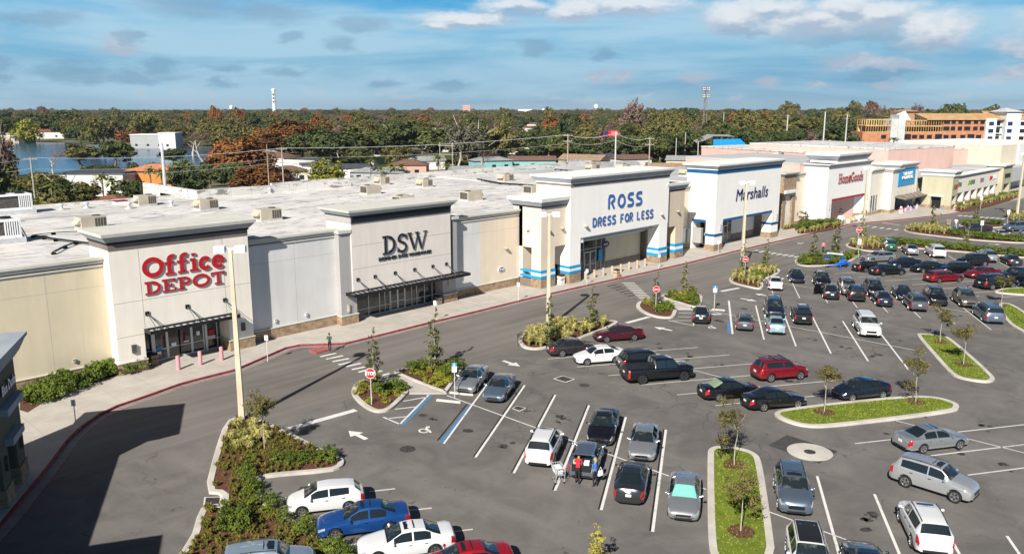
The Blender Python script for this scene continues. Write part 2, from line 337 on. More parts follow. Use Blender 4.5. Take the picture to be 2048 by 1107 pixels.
M_tanb = noisy('tan bollard paint', (.38, .29, .19), (.47, .37, .26), 2.0); M_sred = mat('sign red', (.48, .006, .012), .5); M_sgrey = mat('letter return grey', (.20, .19, .20), .5)
M_sblue = mat('sign blue', (.01, .12, .45), .5); M_snavy = mat('sign navy', (.012, .02, .09), .5); M_sblack = mat('sign black', (.012, .012, .018), .5)
M_scyan = mat('accessible sign blue', (.01, .26, .55), .5)
# ------------------------------------------------------------------ the site
def f_ground(t, b):
    p = pos(t); n = t.noise(p, .012, 6, .6); m = t.noise(p, .08, 6, .65)
    c = t.ramp(n, [(.38, (.05, .062, .018)), (.5, (.085, .09, .035)), (.58, (.17, .155, .12)), (.68, (.06, .075, .02))])
    c = t.mix(t.smooth(m, .5, .7), c, (.045, .055, .016, 1))
    t.put(b.inputs['Base Color'], c)
gm = mat('land', (.1, .1, .05), .95, fn=f_ground, spec=.1)
g = MB(); g.prism([(14000 * math.cos(2 * PI * i / 48), 14000 * math.sin(2 * PI * i / 48)) for i in range(48)], -.60, -.30)
tag(g.build('ground', gm), kind='structure')
g = MB(); g.prism([(-80, -70), (300, -70), (300, 60.5), (180, 62), (0, 68), (-80, 68)], -.5, 0.0)
tag(g.build('parking_lot', M_asph), kind='structure')
g = MB(); g.prism([(-60, 50.4), (13, 50.4), (24, 49.2), (200, 49.2), (290, 44), (290, 47), (200, 52), (150, 61.5), (0, 63)], -.02, 0.004)
tag(g.build('road', M_road), kind='structure')

def pxz(o, s, pts): return [(o[0] + x / s, o[1] + y / s) for x, y in pts]
Z2 = ((380, 780), 2.9257); Z3 = ((660, 640), 3.954); Z4 = ((1000, 780), 3.385); Z5 = ((1500, 780), 3.385); Z6 = ((1020, 580), 3.793)
Z7 = ((1450, 640), 3.4247); Z8 = ((1240, 460), 4.452); Z9 = ((1560, 420), 4.197); Z10 = ((700, 680), 6.92); Z11 = ((1040, 580), 6.92); Z1 = ((0, 640), 2.37)
def ground_poly(pts): return [pt(x, y)[:2] for x, y in pts]
def smooth_poly(pts, it=2):
    for _ in range(it):
        q = []
        for i in range(len(pts)):
            a = pts[i]; b = pts[(i + 1) % len(pts)]
            q.append((a[0] * .75 + b[0] * .25, a[1] * .75 + b[1] * .25)); q.append((a[0] * .25 + b[0] * .75, a[1] * .25 + b[1] * .75))
        pts = q
    return pts
def area(p): return sum(p[i][0] * p[(i + 1) % len(p)][1] - p[(i + 1) % len(p)][0] * p[i][1] for i in range(len(p))) / 2
def inset(pts, d):
    if area(pts) < 0: pts = list(reversed(pts))
    n = len(pts); out = []
    for i in range(n):
        a = Vector(pts[i - 1]); b = Vector(pts[i]); c = Vector(pts[(i + 1) % n])
        d1 = (b - a); d2 = (c - b)
        n1 = Vector((-d1.y, d1.x)).normalized(); n2 = Vector((-d2.y, d2.x)).normalized()
        m = (n1 + n2); m = m.normalized() if m.length > 1e-4 else n1
        k = d / max(.45, m.dot(n1)); out.append(tuple(b + m * k))
    return out
def inside(p, poly):
    x, y = p[0], p[1]; c = False; n = len(poly)
    for i in range(n):
        x1, y1 = poly[i]; x2, y2 = poly[(i + 1) % n]
        if (y1 > y) != (y2 > y) and x < (x2 - x1) * (y - y1) / (y2 - y1) + x1: c = not c
    return c
# sidewalk in front of the shops
kerb_px = pxz(*Z1, [(-120, 1110), (0, 990), (100, 868), (200, 745), (268, 655), (330, 570), (400, 505), (480, 450), (560, 412), (640, 385), (740, 350), (850, 310), (960, 280), (1120, 240)]) + [(573, 697.5)] + \
    [(600, 692)] + pxz((500, 560), 4.6545, [(885, 600), (1200, 524), (1600, 423), (2048, 315)]) + [(1056, 599), (1150, 577.5), (1240, 557.5), (1293, 546), (1380, 526), (1460, 506), (1549, 485), (1600, 473.5), (1660, 460), (1696, 449.6), (1740, 445.3), (1800, 440), (1850, 434.5), (1893, 430), (1925, 424.5), (1970, 412.5), (2048, 396)]
kerb_w = [pt(x, y)[:2] for x, y in kerb_px]
def strip(pts, w, side=1):
    out = []
    for i, p in enumerate(pts):
        a = Vector(pts[max(0, i - 1)]); b = Vector(pts[min(len(pts) - 1, i + 1)]); d = (b - a).normalized()
        out.append(tuple(Vector(p) + Vector((-d.y, d.x)) * w * side))
    return out
def ribbon(name, pts, w0, w1, z0, z1, m, kind='structure'):
    """solid ribbon between two offsets of an open polyline"""
    A = strip(pts, w0); B = strip(pts, w1); mb = MB()
    for i in range(len(pts) - 1):
        mb.prism([A[i], A[i + 1], B[i + 1], B[i]], z0, z1)
    o = mb.build(name, m); tag(o, kind=kind); return o
far = kerb_w[-1]
g = MB(); inner = strip(kerb_w, .17)
g.prism(list(inner) + [(far[0] + 60, far[1]), (far[0] + 60, 72), (-20, 72), (-20, 40)], -.3, .15)
tag(g.build('sidewalk', M_walk), kind='structure')
red_end = [p for p in kerb_w if p[0] < 200]
ribbon('kerb', red_end, 0.0, .168, -.2, .152, M_redk)
ribbon('gutter', kerb_w, -.62, 0.0, -.2, .008, M_gutter)
gb = MB()
jj = strip(kerb_w, -.3)
for i in range(len(kerb_w) - 1):
    a = Vector(kerb_w[i]); b = Vector(kerb_w[i + 1]); L = (b - a).length; d = (b - a) / L; n = Vector((-d.y, d.x)); k = 0
    q = 0.0
    while q < L:
        c = a + d * q; gb.obox(c - n * .62, c, .035, .0, .012, 0); q += 1.5
    gb.obox(a - n * .63, b - n * .63, .03, 0, .0125, 0)
tag(gb.build('gutter_joints', M_redk), kind='structure')
for i, q in enumerate([pxz((500, 560), 4.6545, [(548, 665), (680, 630), (745, 655), (615, 690)]), pxz(*Z10, [(435, 530), (590, 473), (645, 490), (480, 552)]), pxz((1200, 330), 4.8115, [(145, 1090), (205, 1080), (240, 1090), (180, 1104)])]):
    g = MB(); g.prism(ground_poly(q), .0, .168 if i != 1 else .02); tag(g.build('tactile_pad', M_redpad), kind='structure')

# planted islands
BEDS = {}
def island(key, px, fill, kerbw=.36, smooth=2, world_pts=None):
    p = world_pts or ground_poly(px)
    if area(p) < 0: p = list(reversed(p))
    p = smooth_poly(p, smooth); q = inset(p, kerbw); n = len(p); mb = MB()
    vs = [(a[0], a[1], -.1) for a in p] + [(a[0], a[1], .14) for a in p] + [(a[0], a[1], .155) for a in inset(p, .05)] + [(a[0], a[1], .155) for a in q] + [(a[0], a[1], .05) for a in q]
    fs = []
    for j in range(4):
        for i in range(n): fs.append((j * n + i, j * n + (i + 1) % n, (j + 1) * n + (i + 1) % n, (j + 1) * n + i))
    mb.add(vs, fs); tag(mb.build('island_kerb', M_kerb), kind='structure')
    mb = MB(); mb.prism(q, .0, .13)
    o = mb.build('grass_plot' if fill is M_grassg else ('concrete_apron' if fill is M_walk else 'mulch_bed'), fill); tag(o, kind='structure')
    BEDS[key] = q; return q
I1 = pxz(*Z2, [(300, 152), (365, 150), (540, 232), (800, 365), (890, 400), (905, 425), (890, 455), (820, 480), (440, 512), (410, 530), (418, 640), (520, 705), (760, 865), (860, 960), (1000, 1110), (-200, 1110), (0, 900), (55, 705), (100, 685), (185, 680), (190, 612), (85, 605), (140, 385), (205, 190)])
island('I1', I1, M_mulch, smooth=1)
island('I2', pxz(*Z10, [(20, 760), (25, 700), (60, 630), (140, 575), (260, 548), (430, 545), (560, 600), (830, 705), (780, 765), (680, 870), (560, 975), (440, 1005), (330, 1003), (200, 940), (90, 850)]), M_mulch)
island('I3', pxz(*Z10, [(588, 452), (650, 425), (840, 388), (1080, 343), (1300, 322), (1560, 345), (1560, 400), (1480, 520), (1345, 735), (1290, 735), (900, 590)]), M_mulch, .3)
g = MB(); g.prism(ground_poly(pxz(*Z10, [(440, 545), (600, 474), (700, 500), (900, 596), (1290, 738), (1340, 745), (820, 747), (830, 705), (600, 615)])), 0, .12); tag(g.build('ramp', M_walk), kind='structure')
island('I4', [(1036, 682), (1041, 671), (1080, 656), (1130, 647), (1200, 641), (1238, 643), (1232, 650), (1200, 664), (1178, 671), (1150, 684), (1110, 692), (1085, 699), (1062, 700), (1042, 695)], M_mulch)
island('I5', pxz(*Z8, [(140, 690), (150, 655), (200, 628), (290, 625), (400, 655), (510, 705), (495, 770), (460, 790), (350, 787), (250, 762), (180, 728)]), M_mulch, .4)
island('I5b', pxz(*Z8, [(350, 600), (400, 572), (610, 545), (715, 575), (738, 600), (725, 665), (700, 690), (640, 690), (480, 640)]), M_mulch, .3)
g = MB(); g.prism(ground_poly(pxz(*Z8, [(300, 622), (350, 604), (480, 642), (640, 692), (650, 706), (515, 706), (400, 652)])), 0, .12); tag(g.build('ramp', M_walk), kind='structure')
island('I6', pxz(*Z8, [(965, 455), (980, 425), (1050, 388), (1130, 365), (1280, 342), (1400, 335), (1440, 380), (1310, 440), (1270, 460), (1280, 515), (1240, 533), (1130, 510), (1000, 478)]), M_mulch)
island('I7', pxz(*Z9, [(118, 445), (130, 415), (200, 390), (400, 370), (650, 348), (680, 370), (640, 408), (560, 455), (400, 470), (240, 477), (160, 467)]), M_mulch)
island('I8', pxz(*Z9, [(540, 305), (570, 280), (640, 262), (830, 258), (1100, 266), (1500, 318), (1800, 352), (2100, 378), (2100, 410), (1800, 380), (1500, 352), (1180, 328), (990, 312), (880, 345), (760, 352), (620, 328)]), M_mulch, .3)
island('I9', pxz(*Z9, [(1025, 172), (1070, 150), (1200, 136), (1330, 140), (1460, 182), (1480, 215), (1700, 232), (2100, 262), (2100, 285), (1700, 262), (1460, 238), (1200, 208), (1080, 190)]), M_mulch, .3)
island('I9b', pxz(*Z9, [(1485, 130), (1530, 112), (1700, 98), (1900, 105), (1890, 150), (1720, 150), (1540, 145)]), M_mulch, .3)
island('G1', pxz(*Z7, [(1308, 108), (1325, 96), (1500, 112), (1545, 130), (1700, 260), (1845, 395), (1848, 420), (1790, 434), (1620, 408), (1540, 375), (1430, 250)]), M_grassg, .34)
island('G2', pxz(*Z7, [(333, 655), (345, 635), (400, 618), (700, 578), (1180, 532), (1340, 524), (1480, 538), (1590, 575), (1607, 605), (1580, 630), (1200, 682), (760, 732), (620, 741), (500, 727), (390, 690)]), M_grassg, .38)
island('G3', pxz(*Z4, [(1403, 440), (1412, 405), (1465, 384), (1640, 400), (1735, 435), (1772, 490), (1835, 900), (1872, 1200), (1500, 1230), (1440, 1150), (1405, 1060)]), M_grassg, .38)
island('G4', pxz(*Z9, [(1790, 690), (1850, 665), (2000, 655), (2200, 655), (2200, 725), (1950, 712), (1830, 700)]), M_grassg)
island('G5', pxz(*Z9, [(1820, 800), (1860, 782), (1960, 795), (2200, 960), (2200, 1120), (2048, 1035), (1890, 945)]), M_grassg)
# planting in front of the left wall and along the sidewalk further on
def plot(key, px, z=.165):
    p = smooth_poly([pt(x, y)[:2] for x, y in px], 1); mb = MB(); mb.prism(p, .1, z); tag(mb.build('mulch_bed', M_mulch), kind='structure'); BEDS[key] = p
plot('B1', [(40, 838), (100, 800), (180, 768), (296, 738), (296, 728), (240, 740), (40, 782)])
plot('B2', pxz((1360, 310), 5.27, [(1225, 830), (1260, 790), (1581, 730), (1690, 735), (1690, 765), (1581, 800), (1290, 842)]))
plot('B3', pxz((1360, 310), 5.27, [(1060, 790), (1240, 745), (1245, 770), (1110, 797)]))
plot('B4', pxz((1760, 260), 5.826, [(840, 945), (950, 880), (1250, 820), (1640, 740), (1640, 790), (1210, 910), (960, 965)]))

# ---------------- painted markings
def mark(name, polys, m, z):
    mb = MB()
    for p in polys:
        if area(p) < 0: p = list(reversed(p))
        mb.add([(a[0], a[1], z) for a in p], [tuple(range(len(p)))])
    return tag(mb.build(name, m), kind='structure')
def seg(a, b, w, off=0.0):
    A = pt(*a); B = pt(*b); d = (B - A).normalized(); n = Vector((-d.y, d.x, 0)); A = A + n * off; B = B + n * off
    return [tuple((A - n * w / 2)[:2]), tuple((B - n * w / 2)[:2]), tuple((B + n * w / 2)[:2]), tuple((A + n * w / 2)[:2])]
thin = []; wide = []; blk = []
def W(X, Y): return (X * 1.0392, Y * 1.0392)
def wseg(X0, Y0, ang, L, w):
    a = Vector((X0, Y0)); d = Vector((math.cos(R(ang)), math.sin(R(ang)))); b = a + d * L; n = Vector((-d.y, d.x)) * w / 2
    return [tuple(a - n), tuple(b - n), tuple(b + n), tuple(a + n)]
S = 1.0392
for Y in (30.34, 27.21, 24.03, 20.83):                      # block A: 60 degree double stalls
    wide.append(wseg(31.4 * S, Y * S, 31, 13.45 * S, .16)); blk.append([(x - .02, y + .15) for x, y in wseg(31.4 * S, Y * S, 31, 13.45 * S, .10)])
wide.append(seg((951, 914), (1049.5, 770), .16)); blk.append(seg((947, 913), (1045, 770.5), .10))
thin.append([W(37.2, 13.0), W(37.45, 13.0), W(37.45, 19.5), W(37.2, 19.5)]); 
thin = [wseg(37.3 * S, 7 * S, 90, 12.6 * S, .11), seg((894, 790.5), (1338, 951.3), .12), seg((1405, 975), (1412, 978), .12)]
for Y in (17.73, 14.54, 11.37, 8.2): wide.append(wseg(43.1 * S, Y * S, -149.4, 13.3 * S, .15))
for k in range(6): thin.append(wseg(49.1 * S, (43.48 - 3.14 * k) * S, -31.7, 13.6 * S, .11))
thin.append(wseg(54.9 * S, 46.0 * S, -90, 21.5 * S, .11)); thin.append(wseg(54.95 * S, 17.6 * S, -90, 16 * S, .11))
for Y in (18.06, 14.9, 11.65, 8.4): thin.append(wseg(49.2 * S, Y * S, -31.7, 13.4 * S, .12))
for Y in (33.36, 30.34, 27.22, 24.1, 20.94): wide.append(wseg(67 * S, Y * S, 31, 13.4 * S, .15))
wide.append(wseg(66.7 * S, 36.35 * S, 31, 13.7 * S, .2))
thin.append(wseg(73 * S, 42.5 * S, -90, 21 * S, .12))
for k in range(8): thin.append(wseg(85.0 * S, (41.6 - 3.14 * k) * S, 31, 13.4 * S, .12))
thin.append(wseg(91 * S, 44.5 * S, -90, 24 * S, .11))
for k in range(8): thin.append(wseg(101.0 * S, (41.5 - 3.14 * k) * S, -31.5, 13.4 * S, .12))
for k in range(7): thin.append(wseg(119.5 * S, (41.4 - 3.14 * k) * S, 31, 6.4 * S, .12))
for a, b in ((pxz(*Z2, [(480, 645), (570, 625)])), (pxz(*Z2, [(1050, 592), (1200, 575)])), (pxz(*Z2, [(680, 768), (1415, 688)])), (pxz(*Z2, [(870, 910), (1655, 812)]))): thin.append(seg(a, b, .12))
thin.append(seg((1760, 1010), (1762, 1012), .1))
for a, b in ((Z3, [(780, 590), (550, 825)]),): wide.append(seg(*pxz(*a, b), .15))
for b in ([(580, 640), (765, 608)], [(515, 703), (675, 685)], [(470, 775), (605, 762)], [(420, 765), (560, 825)]): wide.append(seg(*pxz(*Z3, b), .14))
for b in ([(520, 710), (640, 710)], [(522, 737), (635, 740)], [(520, 770), (635, 775)], [(470, 805), (635, 805)], [(430, 803), (650, 850)], [(655, 815), (655, 850)]): wide.append(seg(*pxz(*Z8, b), .13))
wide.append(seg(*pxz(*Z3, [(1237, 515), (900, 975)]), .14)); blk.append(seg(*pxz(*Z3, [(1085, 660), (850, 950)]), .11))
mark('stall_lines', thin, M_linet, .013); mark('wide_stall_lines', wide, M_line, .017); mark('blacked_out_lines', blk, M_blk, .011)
mark('blue_lines', [seg(*pxz(*Z3, [(803, 590), (573, 832)]), .26), seg(*pxz(*Z3, [(1115, 668), (875, 968)]), .26), seg(*pxz(*Z8, [(965, 770), (955, 770)]), .2), wseg(66.7 * S - .05, 36.65 * S, 31, 5.2, .26)], M_blue, .015)
bars = [seg((578, 857), (711.5, 819.5), .55), seg((1253, 645.5), (1298, 633.5), .5), seg((1442, 582.4), (1478, 575.7), .5), seg((1765, 445.7), (1800.6, 450.3), .35)]
mark('stop_bars', bars, M_line, .016)
cw = [((640.5, 713), (672, 706)), ((652.5, 718), (686, 711)), ((665, 723), (698, 716.4)), ((677, 729.5), (710, 721.5)), ((692, 733), (722, 726)), ((704, 738.7), (732, 733)), ((717, 744), (743.5, 737)), ((733, 748.5), (764, 741)), ((758, 752), (779, 746.5))]
cw = [seg(a, b, .30) for a, b in cw]
for k in range(11):
    a, b = pxz(*Z8, [(20 + 16.4 * k, 470 + 15.3 * k), (132 + 16.2 * k - max(0, k - 9) * 12, 470 + 15.1 * k)]); cw.append(seg(a, b, .30))
for k in range(8): a, b = pxz(*Z8, [(1182 + 53 * k, 189 + 7.7 * k), (1232 + 52.5 * k, 180 + 7.6 * k)]); cw.append(seg(a, b, .42))
for k in range(6): a, b = pxz(*Z9, [(650 + 62 * k, 134 + 7 * k), (685 + 62 * k, 126 + 7 * k)]); cw.append(seg(a, b, .42))
for k in range(9): a, b = pxz(*Z9, [(1495 + 45 * k, 50 + 3.3 * k), (1528 + 45 * k, 44 + 3.3 * k)]); cw.append(seg(a, b, .5))
mark('crosswalk', cw, M_line, .018)
mark('old_crosswalk', [seg(*pxz((1200, 330), 4.8115, [(x, y), (x + 72, y - 14)]), .2) for x, y in ()] + [seg(*pxz((1000, 340), 4.258, [(915 + 35 * k, 990 + 17 * k), (1000 + 35 * k, 972 + 17 * k)]), .28) for k in range(6)], M_blk, .013)
def arrow(tail, tip, L=None):
    A = pt(*tail); B = pt(*tip); d = (B - A).normalized(); n = Vector((-d.y, d.x, 0)); L = (B - A).length; h = L * .48; w = .17; hw = .52
    P_ = [A - n * w, A + d * (L - h) - n * w, A + d * (L - h) - n * hw, B, A + d * (L - h) + n * hw, A + d * (L - h) + n * w, A + n * w]
    return [tuple(p[:2]) for p in P_]
mark('lane_arrows', [arrow((733, 878), (697, 861)), arrow((1006, 721), (1040, 732.5)), arrow((1344, 661), (1308, 653.5)), arrow((1481, 596.5), (1514, 602.5)), arrow((1536, 591.5), (1510, 587.3)), arrow((1608, 486.2), (1594, 487)), arrow((1978, 487.6), (2004, 489.3))], M_line, .019)
def pxs(Z, pts, w):
    p = [pt(*q) for q in pxz(*Z, pts)]; out = []
    for a, b in zip(p, p[1:]):
        d = (b - a).normalized(); n = Vector((-d.y, d.x, 0)) * w / 2; a2 = a - d * w * .3; b2 = b + d * w * .3
        out.append([tuple(q[:2]) for q in (a2 - n, b2 - n, b2 + n, a2 + n)])
    return out
arc = [(740 + 34 * math.cos(R(a)), 874 + 15 * math.sin(R(a))) for a in range(20, 300, 24)]
wc = pxs(Z3, arc, .13) + pxs(Z3, [(762, 852), (764, 868), (784, 872), (796, 887)], .16) + pxs(Z3, [(768, 845), (780, 845)], .26) + pxs(Z3, [(764, 861), (778, 861)], .12)
arc = [(815 + 26 * math.cos(R(a)), 866 + 9 * math.sin(R(a))) for a in range(20, 300, 24)]
wc += pxs(Z8, arc, .13) + pxs(Z8, [(815, 852), (818, 862), (838, 866), (850, 876)], .16)
wc += pxs(Z8, [(820, 748), (870, 744), (900, 750), (840, 754), (820, 748)], .2)
for i, w_ in enumerate(wc):
    pass
mb = MB()
for i, p in enumerate(wc):
    if area(p) < 0: p = list(reversed(p))
    z = .016 + .0006 * (i % 9); mb.add([(a[0], a[1], z) for a in p], [tuple(range(4))])
tag(mb.build('wheelchair_symbols', M_line), kind='structure')

def disc(c, r, n=28): return [(c[0] + r * math.cos(2 * PI * i / n), c[1] + r * math.sin(2 * PI * i / n)) for i in range(n)]
mark('asphalt_patch', [ground_poly(pxz(*Z5, [(125, 372), (250, 300), (595, 412), (470, 495)])), ground_poly([(1105, 757), (1125, 749.5), (1152, 758), (1132, 766.5)])], M_patch, .006)
def covers(px, r, label, m, ring=None, z=.02):
    c = pt(*px); mb = MB()
    if ring: mb.prism(disc((0, 0), ring), -.02, .014, 1)
    mb.prism(disc((0, 0), r), -.02, z, 0)
    for a in range(0, 180, 45):
        d = Vector((math.cos(R(a)), math.sin(R(a)))) * r * .8; mb.obox(-d, d, .04, z, z + .006, 0)
    o = mb.build('manhole_cover', [m, M_kerb], loc=(c.x, c.y, 0)); tag(o, label, 'manhole cover')
covers((815, 897.5), .50, 'dark iron manhole cover in the aisle below the white lane arrow', M_steel)
covers((1169, 770), .42, 'flush grey manhole cover in the aisle behind the black pickup', M_patch)
covers((1619.5, 903), .36, 'manhole cover inside a wide pale concrete ring on a diamond of new asphalt', M_steel, 1.38)
covers((845.7, 830), .3, 'small round valve cover beside the accessible stall', M_patch)
def grate(poly, label):
    q = ground_poly(poly); c = Vector((sum(p[0] for p in q) / 4, sum(p[1] for p in q) / 4)); q = [(p[0] - c.x, p[1] - c.y) for p in q]
    mb = MB(); mb.prism(q, -.05, .02, 1); mb.prism([(x * .8, y * .8) for x, y in q], .0, .026, 0)
    for k in range(1, 8):
        f = k / 8; a = Vector(q[0]).lerp(Vector(q[1]), f) * .78; b = Vector(q[3]).lerp(Vector(q[2]), f) * .78; mb.obox(a, b, .05, .026, .04, 0)
    tag(mb.build('storm_drain', [M_steel, M_kerb], loc=(c.x, c.y, 0)), label, 'storm drain')
grate([(1106, 757), (1125, 750.5), (1150.6, 758), (1131.7, 765)], 'square storm drain grate with concrete collar in the open aisle')
grate(pxz(*Z1, [(968, 838), (1052, 836), (1046, 872), (962, 880)]), 'storm drain grate let into the kerb of the triangular planter')
grate(pxz(*Z3, [(1440, 697), (1478, 676), (1552, 693), (1500, 720)]), 'pale square utility cover in the stall below the grey blue sedan')
for a, b, lab in (((873, 800.5), (921.7, 805.5), 'concrete wheel stop in the empty accessible stall'), ((899, 785.5), (947, 790.5), 'concrete wheel stop under the nose of the silver sedan by the accessible sign'), ((1421, 619), (1450, 621.3), 'concrete wheel stop beside the far accessible sign')):
    A = pt(*a); B = pt(*b); mb = MB(); c = (A + B) / 2; d = (B - A); L = d.length / 2; 
    mb.add([(-L, -.09, 0), (L, -.09, 0), (L, .09, 0), (-L, .09, 0), (-L + .03, -.06, .14), (L - .03, -.06, .14), (L - .03, .06, .14), (-L + .03, .06, .14)], [(0, 3, 2, 1), (4, 5, 6, 7), (0, 1, 5, 4), (1, 2, 6, 5), (2, 3, 7, 6), (3, 0, 4, 7)])
    tag(mb.build('wheel_stop', M_kerb, loc=(c.x, c.y, 0), rz=math.atan2(d.y, d.x)), lab, 'wheel stop')

rs = random.Random(12); st = []
def blot(cx, cy, r):
    n = 11; return [(cx + r * (.5 + .8 * rs.random()) * math.cos(2 * PI * i / n), cy + r * (.5 + .8 * rs.random()) * math.sin(2 * PI * i / n)) for i in range(n)]
rows_ = [((35.2, 41.2), 31, 33.2, 41.5, -1), ((53.5, 60.0), -31.7, 43.5, 24, 0), ((72.5, 78.8), 31, 41.5, 24, 0), ((92, 96.5), 31, 44, 24, 0), ((35.5, 41.5), 31, 17.5, 8, 0), ((22.5, 22.5), 0, 38, 26, 0), ((54, 60), 0, 17, 6, 0), ((109, 116), 0, 41, 24, 0)]
for (xa, xb), an, ya, yb, _ in rows_:
    y = max(ya, yb)
    while y > min(ya, yb):
        for x in (xa, xb):
            for k in range(rs.randrange(3, 9)):
                cx = x + rs.gauss(0, .55); cy = y + rs.gauss(0, .35); st.append(blot(cx, cy, rs.choice((.05, .08, .12, .2, .3)) * (.7 + rs.random() * .6)))
        y -= 3.26
mark('oil_stains', st, noisy('oil stain', (.022, .021, .02), (.075, .07, .067), 3.0, 4, .7), .0085)
# ------------------------------------------------------------------ lettering
def text_obj(name, s, size, x, y, z, m, parent, depth=.12, bold=0.0, squash=1.0, shear=0.0, align='CENTER', spacing=1.0, side=None, rot=0.0, facing=0.0):
    """solid letters standing on a wall that faces -Y; size = cap height"""
    cu = bpy.data.curves.new(name, 'FONT'); cu.body = s; cu.size = size / .70; cu.extrude = depth / 2; cu.offset = bold; cu.align_x = align
    cu.space_character = spacing; cu.shear = shear; cu.resolution_u = 3
    tmp = bpy.data.objects.new('tmp', cu); COL.objects.link(tmp); dg = bpy.context.evaluated_depsgraph_get()
    me = bpy.data.meshes.new_from_object(tmp.evaluated_get(dg)); bpy.data.objects.remove(tmp)
    me.transform(Matrix.Diagonal((squash, 1, 1, 1)))
    me.transform(Matrix.Rotation(R(90), 4, 'X')); me.transform(Matrix.Rotation(facing, 4, 'Z'))
    me.materials.clear(); me.materials.append(m); me.materials.append(side or m)
    if side:
        for p in me.polygons:
            if abs(p.normal.dot(Vector((math.sin(facing), -math.cos(facing), 0)))) < .7: p.material_index = 1
    me.name = name
    return link(name, me, parent, (x, y, z))
def arcp(cx, cy, rx, ry, a0, a1, n=14): return [(cx + rx * math.cos(R(a0 + (a1 - a0) * i / n)), cy + ry * math.sin(R(a0 + (a1 - a0) * i / n))) for i in range(n + 1)]
def GL(ch):
    """glyph strokes as (width, points); unit cap height, returns (advance, strokes)"""
    w = .19; t = .11
    if ch == 'O': return 1.02, [(.20, arcp(.5, .5, .40, .42, 0, 360, 28))]
    if ch == 'f': return .60, [(w, arcp(.42, .80, .18, .17, 60, 180, 8) + [(.24, .02)]), (t, [(.02, .62), (.50, .62)]), (t, [(.04, .05), (.46, .05)])]
    if ch == 'i': return .46, [(w, [(.24, .68), (.24, .02)]), (t, [(.05, .64), (.30, .64)]), (t, [(.02, .05), (.46, .05)]), (.2, [(.24, .85), (.24, .98)])]
    if ch == 'c': return .66, [(w, arcp(.34, .35, .24, .28, 40, 320, 18))]
    if ch == 'e': return .66, [(w, arcp(.34, .35, .24, .28, 0, 320, 20)), (t, [(.14, .36), (.60, .36)])]
    if ch == 'D': return .88, [(w, [(.20, .96), (.20, .04)]), (t, [(.02, .94), (.40, .94)]), (t, [(.02, .06), (.40, .06)]), (w, arcp(.38, .5, .36, .40, 90, -90, 14))]
    if ch == 'E': return .80, [(w, [(.20, .96), (.20, .04)]), (t, [(.02, .94), (.72, .94)]), (t, [(.02, .06), (.72, .06)]), (t, [(.2, .5), (.52, .5)]), (t, [(.68, .98), (.68, .72)]), (t, [(.68, .02), (.68, .3)]), (.09, [(.50, .64), (.50, .36)])]
    if ch == 'P': return .80, [(w, [(.20, .96), (.20, .04)]), (t, [(.02, .94), (.42, .94)]), (t, [(.02, .06), (.40, .06)]), (w * .9, arcp(.40, .68, .26, .22, 90, -90, 12)), (t, [(.2, .47), (.42, .47)])]
    if ch == 'T': return .84, [(w, [(.42, .96), (.42, .04)]), (t, [(.03, .94), (.81, .94)]), (t, [(.22, .06), (.62, .06)]), (t, [(.08, .98), (.08, .70)]), (t, [(.76, .98), (.76, .70)])]
    if ch == 'S': return .74, [(w * .85, arcp(.38, .72, .24, .22, 20, 200, 12) + arcp(.36, .28, .25, .24, 75, -160, 14)), (.06, [(.64, .95), (.64, .70)]), (.06, [(.08, .05), (.08, .30)])]
    if ch == 'W': return 1.30, [(.17, [(.10, .95), (.42, .06)]), (.07, [(.42, .06), (.66, .90)]), (.17, [(.60, .95), (.90, .06)]), (.07, [(.90, .06), (1.18, .95)]), (.05, [(-.02, .965), (.26, .965)]), (.05, [(.48, .965), (.74, .965)]), (.05, [(1.04, .965), (1.30, .965)])]
    if ch == 'H': return .86, [(.15, [(.18, .96), (.18, .04)]), (.15, [(.64, .96), (.64, .04)]), (.08, [(.18, .5), (.64, .5)]), (.07, [(.04, .96), (.32, .96)]), (.07, [(.04, .04), (.32, .04)]), (.07, [(.5, .96), (.78, .96)]), (.07, [(.5, .04), (.78, .04)])]
    if ch == 'G': return .84, [(.14, arcp(.42, .5, .34, .45, 45, 330, 20)), (.14, [(.72, .12), (.72, .42)]), (.08, [(.5, .44), (.84, .44)])]
    if ch == 'o': return .58, [(.12, arcp(.28, .32, .21, .27, 0, 360, 18))]
    if ch == 'm': return .86, [(.11, [(.12, .6), (.12, .02)]), (.11, arcp(.27, .42, .15, .17, 180, 0, 8) + [(.42, .02)]), (.11, arcp(.57, .42, .15, .17, 180, 0, 8) + [(.72, .02)]), (.06, [(.02, .03), (.84, .03)])]
    if ch == 'd': return .60, [(.12, arcp(.26, .32, .19, .26, 0, 360, 16)), (.11, [(.48, .98), (.48, .02)]), (.06, [(.36, .96), (.5, .96)])]
    if ch == 's': return .46, [(.10, arcp(.22, .46, .14, .12, 20, 220, 8) + arcp(.21, .17, .15, .14, 60, -160, 10))]
    if ch == 'R': return .78, [(.13, [(.12, .02), (.12, .72), (.18, .94)]), (.13, [(.16, .93)] + arcp(.40, .72, .22, .21, 90, -90, 10)), (.13, [(.34, .50), (.62, .02)])]
    if ch == 'o2': return .84, [(.135, arcp(.42, .48, .30, .41, 0, 360, 22))]
    if ch == 's2': return .72, [(.135, [(.62, .92)] + arcp(.34, .72, .22, .20, 90, 270, 8) + arcp(.38, .28, .22, .22, 90, -90, 8) + [(.06, .07)])]
    if ch == 'M': return 1.0, [(.09, [(.0, -.15), (.30, .95), (.42, .10), (.72, .98), (.74, .04)])]
    return .5, []
